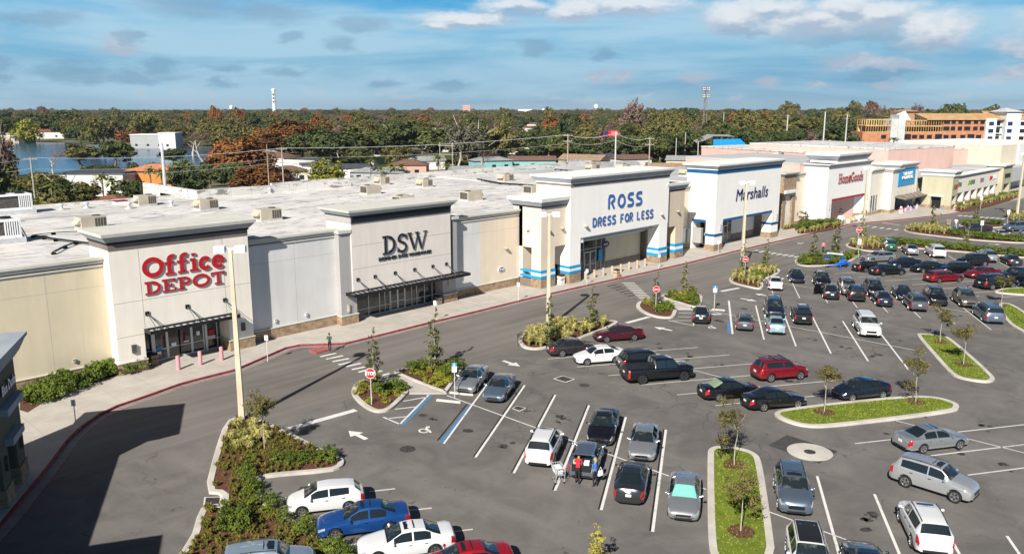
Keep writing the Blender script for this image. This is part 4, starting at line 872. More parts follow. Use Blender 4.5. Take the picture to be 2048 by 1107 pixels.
cornice(b, 189.4, 193.2, 54.1, 60.2, [7.0, 7.2, 7.6, 8.0, 8.3], [C_white, C_white, C_grey, C_white], [(.1, .15), (.3, .3), (.3, .55), (.6, .65)])
mb = MB(); mb.box(193.2, 229, 55.2, 56.2, 3.0, 6.3); mb.box(229, 237, 54.3, 58, 2.9, 7.0, 1)
for x in range(196, 230, 5): mb.box(x, x + 1.1, 55.2, 56.1, .9, 3.0); mb.box(x - .05, x + 1.15, 55.1, 56.1, 0, .9, 2)
for x in (229, 235.6): mb.box(x, x + 1.4, 54.3, 56.0, 0, 2.9, 1)
mb.build('arcade_wall', [W_ivory, W_green, M_stone], b)
cornice(b, 193.2, 229, 55.2, 57, [6.3, 6.75, 6.9], [C_grey, C_white], [(.05, .35), (.38, .42)]); cornice(b, 229, 237, 54.3, 58, [7.0, 7.3, 7.6], [W_dgrey, C_white], [(.05, .35), (.4, .5)])
mb = MB(); mb.box(193.3, 229, 58.5, 59, 0, 3.2); mb.build('shop_window', M_glass, b)
for x in range(198, 230, 6): mb = MB(); mb.box(x, x + 2.4, 58.4, 58.5, .15, 2.6); mb.build('entrance_door', W_navy, b)
mb = MB(); mb.box(193.3, 229, 56.2, 80, 6.0, 6.3); mb.box(193.3, 229, 59, 80, 0, 6.0); mb.box(237, 285, 55.4, 78, 2.6, 6.2); mb.box(237, 285, 58, 78, 0, 2.6); mb.build('roof', M_roofg, b)
for i, (x, w, h, m1, m2) in enumerate(((191.3, 2.6, .9, mat('sign green', (.05, .2, .03), .5), M_sred), (197.5, 3.5, .8, W_dgrey, None), (206.5, 5.0, .9, mat('sign lime', (.18, .42, .03), .5), W_dgrey), (214.5, 2.8, .9, M_sgrey, None), (224, 6.0, .8, M_sred, M_white), (233, 4.8, 1.0, W_navy, None))):
    y = 54.1 if i == 0 else (54.3 if i == 5 else 55.2); mb = MB(); n = 5
    for k in range(n):
        xx = x - w / 2 + w * k / n; mb.box(xx, xx + w / n * .78, y - .15, y - .002, 4.9 - h * .5 + (.2 if k % 2 else 0), 4.9 + h * .5, (1 if (m2 and k > 1) else 0))
    mb.build('shop_sign', [m1, m2 or m1], b)
local(b)
# --- 8. shop at the left edge of the picture, turned 62 degrees
d = Vector((math.cos(R(62.3)), math.sin(R(62.3)))); nrm = Vector((d.y, -d.x)); Cc = Vector((12.45, 52.0))
def LB(s, n): q = Cc - d * s - nrm * n; return (q.x, q.y)
def lbox(mb, s0, s1, n0, n1, z0, z1, m=0): mb.prism([LB(s0, n0), LB(s1, n0), LB(s1, n1), LB(s0, n1)], z0, z1, m)
def lcorn(s0, s1, n0, n1, z0, z1, p0, p1, mm, par):
    mb = MB(); A = [LB(s0 - p0, n0 - p0), LB(s1 + p0, n0 - p0), LB(s1 + p0, n1 + p0), LB(s0 - p0, n1 + p0)]; B_ = [LB(s0 - p1, n0 - p1), LB(s1 + p1, n0 - p1), LB(s1 + p1, n1 + p1), LB(s0 - p1, n1 + p1)]
    mb.add([(x, y, z0) for x, y in A] + [(x, y, z1) for x, y in B_], [(3, 2, 1, 0), (4, 5, 6, 7), (0, 1, 5, 4), (1, 2, 6, 5), (2, 3, 7, 6), (3, 0, 4, 7)]); 
    import bmesh as _b
    o = mb.build('cornice', mm, par); bm = _b.new(); bm.from_mesh(o.data); _b.ops.recalc_face_normals(bm, faces=bm.faces); bm.to_mesh(o.data); bm.free()
b = store('corner_shop', 'olive shop with a square corner tower and pale blue grey ledges at the left edge', (Cc.x - 8, Cc.y - 8, 0)); b8 = b
mb = MB(); lbox(mb, 0, 4.6, 0, 5, 3.2, 7.6); lbox(mb, 0, 1.5, 0, 5, .0, 3.2); lbox(mb, 3.2, 4.6, 0, 5, 0, 3.2); lbox(mb, 1.5, 3.2, 1.5, 5, 0, 3.2)
lbox(mb, 4.6, 20, .9, 16, 0, 6.2); lbox(mb, 20, 24.5, 0, 6, 0, 7.6); lbox(mb, 24.5, 44, .9, 16, 0, 6.2); mb.build('wall', W_olive, b)
for s0, s1 in ((-.05, 1.55), (3.15, 4.65)): mb = MB(); lbox(mb, s0, s1, -.1, 1.2, 0, 1.15); mb.build('stone_base', M_stone, b)
lcorn(0, 4.6, 0, 5, 7.25, 7.6, .05, .3, C_grey, b); lcorn(0, 4.6, 0, 5, 7.6, 8.35, .3, .65, C_grey, b); lcorn(0, 4.6, 0, 5, 8.35, 8.55, .7, .7, C_grey, b)
lcorn(20, 24.5, 0, 6, 7.6, 8.5, .1, .8, C_grey, b); lcorn(4.6, 20, .95, 16, 6.2, 6.6, .0, .0, C_grey, b); lcorn(24.5, 44, .95, 16, 6.2, 6.6, .0, .0, C_grey, b)
for z, s0, s1 in ((5.0, .6, 3.9), (3.25, 1.2, 3.6)): mb = MB(); lbox(mb, s0, s1, -.45, 0, z, z + .4); mb.build('ledge', C_grey, b)
q = LB(3.5, -.12); text_obj('sign_letters', 'Blue Dudes', .55, q[0], q[1], 6.0, M_white, b, .08, .015, .8, .2, 'LEFT', 1, M_snavy, facing=math.atan2(d.y, d.x))
for s in (.7, 3.9): q = LB(s, -.1); mb = MB(); lbox(mb, s - .12, s + .12, -.16, 0, 2.0, 2.8); mb.build('wall_light', M_acdark, b)
local(b)
# --- 9. pink warehouses behind
def wall_between(mb, A, B, th, z0, z1, m=0):
    d_ = (Vector(B) - Vector(A)).normalized(); n_ = Vector((-d_.y, d_.x)) * th; A = Vector(A); B = Vector(B)
    mb.prism([A, B, B + n_, A + n_], z0, z1, m)
def block(name, label, front, depth, z1, m, roofm=None, cat='building', trim=None):
    """box building whose front top edge runs between two surveyed points (left, right)"""
    A, B = Vector(front[0]), Vector(front[1]); d_ = (B - A).normalized(); n_ = Vector((-d_.y, d_.x))
    if n_.dot(FW0.xy) < 0: n_ = -n_
    c = (A + B) / 2 + n_ * depth / 2; o = empty(name, (c.x, c.y, 0)); tag(o, label, cat)
    P4 = [A, B, B + n_ * depth, A + n_ * depth]; P4 = [(p.x - c.x, p.y - c.y) for p in P4]
    mb = MB(); mb.prism(P4, -.2, z1); mb.build('wall', m, o)
    k = 1 + .5 / max((B - A).length, 1); mb = MB(); mb.prism([(x * 1.004, y * 1.004) for x, y in P4], z1, z1 + .35); mb.build('roof', roofm or C_white, o)
    return o, A - c, B - c, d_, n_, P4
def top_pts(a, b, z): return (pt(a[0], a[1], z)[:2], pt(b[0], b[1], z)[:2])
o, A, B, d_, n_, P4 = block('pink_warehouse', 'long pink panelled warehouse behind the far green shops', top_pts((1655, 309), (1992, 296), 10.2), 45, 10.2, W_pink, M_roof)
mb = MB()
for k in range(1, 14): q = A.lerp(B, k / 14); mb.prism([(q - d_ * .06 - n_ * .03), (q + d_ * .06 - n_ * .03), (q + d_ * .06 + n_ * .1), (q - d_ * .06 + n_ * .1)], 0, 10.1)
mb.build('panel_joint', W_mgrey, o)
H_WH = stucco('hall white', (.60, .60, .59))
o, A, B, d_, n_, P4 = block('ivory_hall', 'tall ivory and white hall at the right end of the pink warehouse', top_pts((2004, 291), (2140, 285), 11.5), 30, 11.5, stucco('hall ivory', (.58, .52, .42)))
mb = MB(); q0 = A.lerp(B, .22); q1 = B; mb.prism([q0 - n_ * .4, q1 - n_ * .4, q1 - n_ * .02, q0 - n_ * .02], 0, 11.8); mb.build('front_panel', H_WH, o)
block('pink_hall', 'low pink hall with white coping behind the white department shop', top_pts((1372, 315), (1600, 330), 11.0), 22, 11.0, W_pink, M_roofg)
block('pink_cinema', 'largest pink hall with a flat white roof in front of the unfinished hotel', top_pts((1500, 288), (1777, 300), 11.6), 30, 11.6, W_pink, M_roof)
# ------------------------------------------------------------------ roof equipment
def ac_unit(px, label, L=2.3, Wd=1.7, H=1.15, rz=0.0, hood=True, z=9.2):
    c = pt(px[0], px[1], z); o = empty('rooftop_air_conditioner', (c.x, c.y, z), rz); tag(o, label, 'air conditioner', 'air conditioners on the white roofs')
    mb = MB(); mb.box(-L / 2, L / 2, -Wd / 2, Wd / 2, .14, H + .14); mb.build('casing', M_acbody, o)
    mb = MB(); mb.box(-L / 2 - .06, L / 2 + .06, -Wd / 2 - .06, Wd / 2 + .06, 0, .14); mb.build('curb', M_galv, o)
    mb = MB(); mb.box(L * .02, L * .46, -Wd / 2 - .02, -Wd / 2, .28, H); mb.box(L / 2, L / 2 + .02, -Wd * .42, Wd * .42, .3, H)
    for k in range(4): mb.box(L * .02 + .11 * L * k, L * .02 + .11 * L * k + .03, -Wd / 2 - .03, -Wd / 2 - .02, .28, H, 1)
    mb.build('louvre', [M_acdark, M_acbody], o)
    if hood:
        mb = MB(); mb.add([(-L / 2 - .45, -Wd * .4, .62), (-L / 2 - .45, Wd * .4, .62), (-L / 2, -Wd * .4, 1.1), (-L / 2, Wd * .4, 1.1), (-L / 2, -Wd * .4, .62), (-L / 2, Wd * .4, .62)], [(0, 2, 3, 1), (0, 4, 2), (1, 3, 5), (0, 1, 5, 4)]); mb.build('intake_hood', M_acbody, o)
    mb = MB(); mb.lathe([(.38, H + .14), (.38, H + .24), (.30, H + .25), (.0, H + .2)], 14, 0, 'Z', (L * .22, 0, 0)); mb.build('fan_ring', M_acdark, o)
    return o
for px, lab, L, rz in (((183, 457), 'beige roof unit left of the red lettering, beside a black pipe run', 2.5, .05), ((291, 410), 'roof unit farthest back above the office supply shop', 2.2, .0), ((413, 419), 'middle roof unit between two others on the office supply roof', 2.3, 0),
                       ((536, 440), 'large roof unit just behind the grey link wall', 2.5, 0), ((741, 388), 'roof unit in the middle of the shoe shop roof', 2.4, PI), ((807, 411), 'roof unit directly behind the shoe shop cornice', 2.3, PI), ((942, 401), 'roof unit behind the beige wall left of the beige tower', 2.6, PI),
                       ((1066, 388), 'roof unit right behind the beige corner tower', 2.4, PI), ((764, 369), 'small roof unit beside the white parapet corner', 1.8, 0), ((849, 374), 'small roof unit standing alone behind the shoe shop', 1.9, 0), ((1011, 363), 'roof unit beside the long black pipes', 2.2, 0),
                       ((1185, 341), 'roof unit peeking over the blue lettered cornice', 2.4, 0), ((1246, 341), 'second roof unit peeking over the blue lettered cornice', 2.4, 0), ((1372, 352), 'roof unit in the gap left of the white department shop', 2.2, 0),
                       ((1524, 308), 'roof unit on the grey roof before the pink hall, left of three', 2.6, 0), ((1556, 314), 'roof unit on the grey roof before the pink hall, middle of three', 2.8, 0), ((1622, 308), 'roof unit on the grey roof before the pink hall, right of three', 3.0, 0), ((1582, 345), 'roof unit behind the tan brick wall', 2.6, 0)):
    ac_unit(px, lab, L, rz=rz)
def chiller(px, label, s=1.0):
    c = pt(px[0], px[1], 9.2); o = empty('rooftop_chiller', (c.x, c.y, 9.2), 0.0); tag(o, label, 'roof chiller', 'white louvred chillers')
    mb = MB(); mb.box(-3.2 * s, 2.6 * s, -1.1 * s, 1.1 * s, .5, .75); mb.box(-3.2 * s, 2.6 * s, -1.1 * s, 1.1 * s, 2.1 * s, 2.3 * s)
    for k in range(7):
        for x0 in (-3.2, 1.2): mb.box((x0 + k * .2) * s, (x0 + k * .2 + .1) * s, -1.12 * s, -1.0 * s, .75, 2.1 * s)
    mb.box(2.5 * s, 2.6 * s, -1.1 * s, 1.1 * s, .75, 2.1 * s); mb.build('louvred_frame', M_white, o)
    mb = MB(); mb.box(-3.1 * s, 2.48 * s, -.95 * s, 1.0 * s, .76, 2.05 * s); mb.build('coil_box', M_acdark, o)
    mb = MB(); mb.box(-3.3 * s, 2.9 * s, -1.2 * s, 1.2 * s, 0, .5); mb.build('support_frame', M_galv, o)
    for k in range(3): mb = MB(); mb.lathe([(.5 * s, 2.3 * s), (.5 * s, 2.5 * s), (.4 * s, 2.5 * s), (.0, 2.4 * s)], 14, 0, 'Z', ((-2.2 + k * 1.9) * s, 0, 0)); mb.build('fan', W_black, o)
chiller((12, 428), 'white louvred chiller at the far left end of the roof'); chiller((-22, 488), 'white louvred chiller nearest the left edge of the picture', .95)
def pipe_run(pts, label, r=.055):
    P_ = [pt(x, y, 9.42) for x, y in pts]; c = P_[0].copy(); mb = MB()
    mb.path([p - c for p in P_], r, 6); mb.path([p - c + Vector((.28, .15, 0)) for p in P_], r * .7, 6)
    for a, b_ in zip(P_, P_[1:]):
        n = max(1, int((b_ - a).length / 1.6))
        for k in range(n + 1): q = a.lerp(b_, k / n) - c; mb.box(q.x - .1, q.x + .25, q.y - .12, q.y + .12, -.22, -.04)
    tag(mb.build('roof_pipe_run', W_black, loc=c), label, 'roof pipes')
pipe_run([(0, 438), (20, 445), (32, 452), (43, 474)], 'black pipe run curving past the nearest white chiller')
pipe_run([(64, 470), (105, 465), (165, 462)], 'thin black pipe run leading to the left beige roof unit', .035)
pipe_run([(64, 471), (110, 478), (150, 483), (180, 487)], 'black pipe run disappearing behind the big cream cornice'); pipe_run([(105, 504), (128, 492), (150, 484)], 'short black pipe branch with stepped supports')
pipe_run([(955, 358), (1000, 366), (1060, 370)], 'long black pipes on the roof behind the beige tower', .12); pipe_run([(1110, 338), (1180, 344), (1240, 346)], 'black pipes behind the blue lettered cornice', .07)
def vent(px, label, r=.28, h=.5, m=None):
    c = pt(px[0], px[1], 9.2); mb = MB(); mb.lathe([(r * 1.4, 0), (r * 1.4, .12), (r * .6, .14), (r * .6, h), (r, h + .02), (r, h + .2), (0, h + .3)], 12); tag(mb.build('roof_vent', m or M_galv, loc=c), label, 'roof vent')
for px, lab, r in (((123, 419), 'left of two mushroom vents near the back of the white roof', .3), ((174, 416), 'right of two mushroom vents near the back of the white roof', .3), ((258, 417), 'flat roof vent left of the back roof unit', .32), ((343, 412), 'low roof vent right of the back roof unit', .3), ((540, 386), 'single vent in the middle of the wide empty roof', .28), ((823, 398), 'small vent behind the shoe shop roof unit', .25), ((1688, 305), 'white dish vent on the far pink roof', .6)): vent(px, lab, r)
c = pt(241, 408, 9.2); mb = MB(); mb.box(-.8, .8, -.6, .6, 0, .35); mb.box(-.75, .75, -.55, .55, .35, .5, 1); tag(mb.build('roof_hatch', [M_white, noisy('dark red hatch', (.16, .02, .02), (.22, .03, .03), 2)], loc=c), 'dark red roof hatch on a white curb', 'roof hatch')
# ------------------------------------------------------------------ bollards, bins, signs
def bollard_line(points, m, h, r, label, group, name='bollard'):
    proto = None
    for i, p in enumerate(points):
        if proto is None: mb = MB(); mb.lathe([(r, 0), (r, h - .08), (r * .8, h - .02), (0, h)], 14); o = proto = mb.build(name, m, smooth=True, angle=50)
        else: o = proto.copy(); COL.objects.link(o)
        o.location = (p[0], p[1], .15); tag(o, label(i), 'bollard', group)
bollard_line([(27.26, 64.75), (29.12, 64.7), (30.98, 64.65)], M_pinkb, 1.2, .16, lambda i: ['left pink bollard before the sliding doors', 'middle pink bollard before the sliding doors', 'right pink bollard before the sliding doors'][i], 'pink bollards before the office supply shop')
bp = pxz((1200, 330), 4.8115, [(-115, 1110), (-60, 1083), (-15, 1075), (33, 1063), (117, 1045), (200, 1025), (280, 1005), (358, 988), (433, 970)]) 
bp = pxz((1000, 340), 4.258, [(727, 930), (804, 914), (880, 898), (954, 882)]) + bp[4:]
bollard_line([pt(x, y, .15) for x, y in bp], M_tanb, 1.05, .17, lambda i: ('first', 'second', 'third', 'fourth', 'fifth', 'sixth', 'seventh', 'eighth', 'ninth')[i] + ' tan bollard from the left before the blue banded entrance', 'tan bollards before the discount clothing shop')
def bin_(px, label, m, s=1.0):
    c = pt(px[0], px[1], .15); mb = MB(); mb.frustum(-.28 * s, .28 * s, -.28 * s, .28 * s, 0, .85 * s, 0, .03, 0); mb.frustum(-.3 * s, .3 * s, -.3 * s, .3 * s, .85 * s, 1.0 * s, .02, -.08, 1); mb.box(-.31 * s, .31 * s, -.31 * s, .31 * s, .5 * s, .55 * s, 1)
    tag(mb.build('litter_bin', [m, W_black], loc=c), label, 'litter bin')
bin_((308, 728), 'stone and black litter bin left of the sliding doors', M_stone); bin_((877, 608), 'brown litter bin beside the shoe shop pier', W_brown); bin_((1121.5, 568), 'cream litter bin beside the first blue banded pier', W_ivory, 1.25); bin_((1233, 553), 'tan litter bin inside the clothing shop entrance', M_tanb)
def post_sign(px, h, label, plate=(.30, .45), kind='info', face=None, z0=.15, name='sidewalk_sign', cat='sign'):
    c = pt(px[0], px[1], z0); o = empty(name, c, (face if face is not None else R(-46))); tag(o, label, cat)
    mb = MB(); mb.box(-.025, .025, -.02, .02, 0, h); mb.build('post', M_galv, o)
    w, hh = plate
    if kind in ('info', 'access'):
        mb = MB(); mb.box(-w / 2, w / 2, -.05, -.03, h - hh, h); 
        if kind == 'access': mb.box(-w / 2, w / 2, -.056, -.05, h - hh * .38, h, 1)
        p = mb.build('plate', [M_white, M_scyan], o)
        mb = MB()
        if kind == 'info':
            for k in range(3): mb.box(-w * .28, w * .28, -.058, -.05, h - hh * (.25 + .25 * k), h - hh * (.13 + .25 * k))
            mb.build('lettering', M_sred, p)
        else:
            for k in range(3): mb.box(-w * .32, w * .32, -.058, -.05, h - hh * (.60 + .13 * k), h - hh * (.53 + .13 * k))
            mb.tube((0, -.064, h - hh * .24), (0, -.058, h - hh * .24), hh * .09, n=12); mb.box(-.02, .02, -.062, -.056, h - hh * .2, h - hh * .06)
            mb.build('symbol', M_white, p)
    elif kind == 'stop':
        def octo(r): return [(r * math.cos(R(22.5 + 45 * k)), r * math.sin(R(22.5 + 45 * k))) for k in range(8)]
        mb = MB(); zc = h - w / 2
        for r, y0, y1, m in ((w / 2 / .924, -.05, -.03, 0), (w / 2 / .924 * .92, -.056, -.05, 1)):
            q = octo(r); n = 8; mb.add([(x, y1, zc + z) for x, z in q] + [(x, y0, zc + z) for x, z in q], [tuple(reversed(range(8))), tuple(range(8, 16))] + [(i, (i + 1) % 8, 8 + (i + 1) % 8, 8 + i) for i in range(8)], m)
        p = mb.build('plate', [M_white, M_sred], o); t_ = text_obj('lettering', 'STOP', w * .34, 0, -.058, zc - w * .17, M_white, p, .01, .012, .82)
    elif kind == 'noentry':
        mb = MB(); zc = h - w / 2
        for r, y0, y1, m in ((w / 2, -.05, -.03, 0), (w / 2 * .92, -.056, -.05, 1)): mb.tube((0, y1, zc), (0, y0, zc), r, n=24, m=m)
        mb.box(-w * .33, w * .33, -.062, -.056, zc - w * .08, zc + w * .08, 0); p = mb.build('plate', [M_white, M_sred], o)
        text_obj('lettering', 'DO NOT ENTER', w * .09, 0, -.064, zc - w * .045, M_sred, p, .004, .002, .8)
    return o
post_sign((535.5, 722), 2.3, 'small red lettered sign on the sidewalk right of the big lamp post'); post_sign((153, 858), 2.1, 'small sign by the curved kerb next to the left road shadow')
post_sign((870.5, 642), 2.15, 'small sidewalk sign right of the shoe shop doors'); post_sign((1036.5, 602), 2.15, 'small sidewalk sign left of the second lamp post', face=R(-46))
post_sign((1173.5, 570), 2.0, 'small sidewalk sign before the first clothing shop doors'); post_sign((1317.5, 537), 2.0, 'small sidewalk sign by the right blue banded pier'); post_sign((1436, 508), 2.0, 'small sidewalk sign by the white banded pier')
post_sign((743, 808), 2.75, 'red STOP sign in the rounded mulch island', (.74, .74), 'stop', z0=.13, name='stop_sign', cat='stop sign', face=R(-46))
post_sign((909.5, 795), 2.75, 'blue and white accessible parking sign before the silver sedan', (.36, .72), 'access', z0=0, name='accessible_parking_sign')
post_sign((1428, 621.5), 2.75, 'blue and white accessible parking sign beside the black sedan', (.42, .70), 'access', z0=0, name='accessible_parking_sign')
post_sign((1311, 622), 2.75, 'round no entry sign on the teardrop island before the clothing shop', (.74, .74), 'noentry', z0=.13, name='no_entry_sign', cat='no entry sign')
post_sign((1489, 555), 2.75, 'round no entry sign in front of the third lamp post', (.74, .74), 'noentry', z0=.13, name='no_entry_sign', cat='no entry sign')
post_sign((1715, 496), 3.3, 'round no entry sign in front of the fourth lamp post', (.9, .9), 'noentry', z0=.13, name='no_entry_sign', cat='no entry sign')
for px, lab in (((1961, 474), 'tall white sign backs beside the far brown pickup'), ((1716, 516), 'thin white sign at the tip of the island with the blue lift'), ((2014, 450), 'white sign beside the far dark green car'), ((1960.5, 418), 'green and yellow sign on the far planted strip')): post_sign(px, 2.8, lab, (.5, .8))
# ------------------------------------------------------------------ lamp posts
def lamp_post(px, label, h=12.0, z0=.13, arm=.66):
    c = pt(px[0], px[1], z0); o = empty('lamp_post', c, R(-46 + 90 + 0)); tag(o, label, 'lamp post', 'tall parking lot lamp posts')
    o.rotation_euler = (0, 0, math.atan2(RT.y, RT.x) + R(8))
    mb = MB(); a, b_ = .19, .11; mb.add([(sx * (a if i < 4 else b_), sy * (a if i < 4 else b_), 0 if i < 4 else h - .2) for i, (sx, sy) in enumerate([(-1, -1), (1, -1), (1, 1), (-1, 1)] * 2)], [(0, 1, 5, 4), (1, 2, 6, 5), (2, 3, 7, 6), (3, 0, 4, 7), (4, 5, 6, 7)]); mb.build('pole', M_pole, o)
    mb = MB(); mb.box(-.11, .11, -.11, .11, h - .9, h - .19, 0); mb.tube((-arm * .6, 0, h - .05), (arm * .6, 0, h - .05), .06, n=6, m=1); mb.lathe([(.14, h - .2), (.14, h), (0, h + .02)], 10, 1); mb.build('bracket', [W_dgrey, M_white], o)
    for s in (-1, 1):
        mb = MB(); mb.box(s * arm - .34, s * arm + .34, -.36, .36, h - .28, h + .16, 0); mb.box(s * arm - .28, s * arm + .28, -.30, .30, h - .30, h - .28, 1); mb.build('lamp_head', [M_white, M_galv], o)
    return o
lamp_post((484, 838), 'nearest lamp post with two white box heads at the tip of the big triangular planter', 12.0)
lamp_post((1096, 653), 'lamp post rising from the yellow grass island before the beige corner tower', 11.2); lamp_post((1483, 541), 'lamp post crossing the navy script lettering', 11.7)
lamp_post((1724, 476), 'lamp post crossing the right edge of the crimson lettering', 11.6); lamp_post((2033, 436), 'far right lamp post before the small shops', 12.5)
# ------------------------------------------------------------------ vehicles
def pchip(xs, ys, q):
    n = len(xs); h = [xs[i + 1] - xs[i] for i in range(n - 1)]; dl = [(ys[i + 1] - ys[i]) / h[i] for i in range(n - 1)]; d = [0.0] * n
    for i in range(1, n - 1):
        if dl[i - 1] * dl[i] > 0:
            w1 = 2 * h[i] + h[i - 1]; w2 = h[i] + 2 * h[i - 1]; d[i] = (w1 + w2) / (w1 / dl[i - 1] + w2 / dl[i])
    d[0] = dl[0]; d[-1] = dl[-1]
    for i in range(n - 1):
        if q <= xs[i + 1] or i == n - 2:
            t = (q - xs[i]) / h[i]; t2 = t * t; t3 = t2 * t
            return ys[i] * (2 * t3 - 3 * t2 + 1) + h[i] * d[i] * (t3 - 2 * t2 + t) + ys[i + 1] * (-2 * t3 + 3 * t2) + h[i] * d[i + 1] * (t3 - t2)
M_carglass = mat('tinted car glass', (.010, .016, .018), .04, spec=1.0, coat=.3)
M_wsh = noisy('windshield glass', (.012, .018, .020), (.10, .105, .10), 1.6, 3, .04, lo=.52, hi=.72, world=False, spec=1.0)
M_cartrim = mat('black car trim', (.012, .012, .013), .5); M_tyre = noisy('tyre rubber', (.010, .010, .010), (.022, .022, .022), 4.0, rough=.85, world=False)
M_rim = mat('alloy rim', (.55, .56, .58), .28, .85); M_rimd = mat('dark alloy rim', (.10, .10, .11), .35, .7)
M_head = mat('headlight lens', (.36, .38, .39), .12, .3, coat=.6); M_tail = mat('tail light lens', (.38, .012, .016), .15, coat=.6); M_plate = mat('number plate', (.62, .63, .60), .5)
M_chrome = mat('chrome', (.62, .63, .65), .12, 1.0); M_shade = mat('teal sun shade', (.16, .48, .40), .5, coat=.5); M_seat = mat('pale seat leather', (.35, .33, .28), .6)
def paint(name, c, metal=.35, rough=.28):
    def fn(t, b):
        n = t.noise(objc(t), 1.3, 4, .6); t.put(b.inputs['Roughness'], t.math('ADD', t.math('MULTIPLY', n, .18), rough - .09))
    return mat('car paint ' + name, c, rough, metal, fn=fn, coat=.9)
PAINT = {'white': paint('white', (.62, .63, .63), 0, .35), 'silver': paint('silver', (.40, .42, .44), .7), 'black': paint('black', (.006, .006, .008), .1), 'blue': paint('blue', (.012, .075, .28), .45), 'red': paint('red', (.34, .006, .012), .3),
         'iceblue': paint('iceblue', (.33, .42, .50), .5), 'grey': paint('grey', (.13, .14, .155), .6), 'bluegrey': paint('bluegrey', (.14, .185, .24), .6), 'darkgrey': paint('darkgrey', (.035, .036, .04), .5), 'maroon': paint('maroon', (.075, .008, .014), .4),
         'wine': paint('wine', (.22, .008, .016), .4), 'navy': paint('navy', (.012, .018, .035), .4), 'brown': paint('brown', (.05, .042, .045), .5), 'green': paint('green', (.012, .09, .05), .3), 'tan': paint('tan', (.19, .17, .145), .6), 'skyblue': paint('skyblue', (.32, .50, .56), .4), 'silver2': paint('silver2', (.50, .52, .53), .6)}
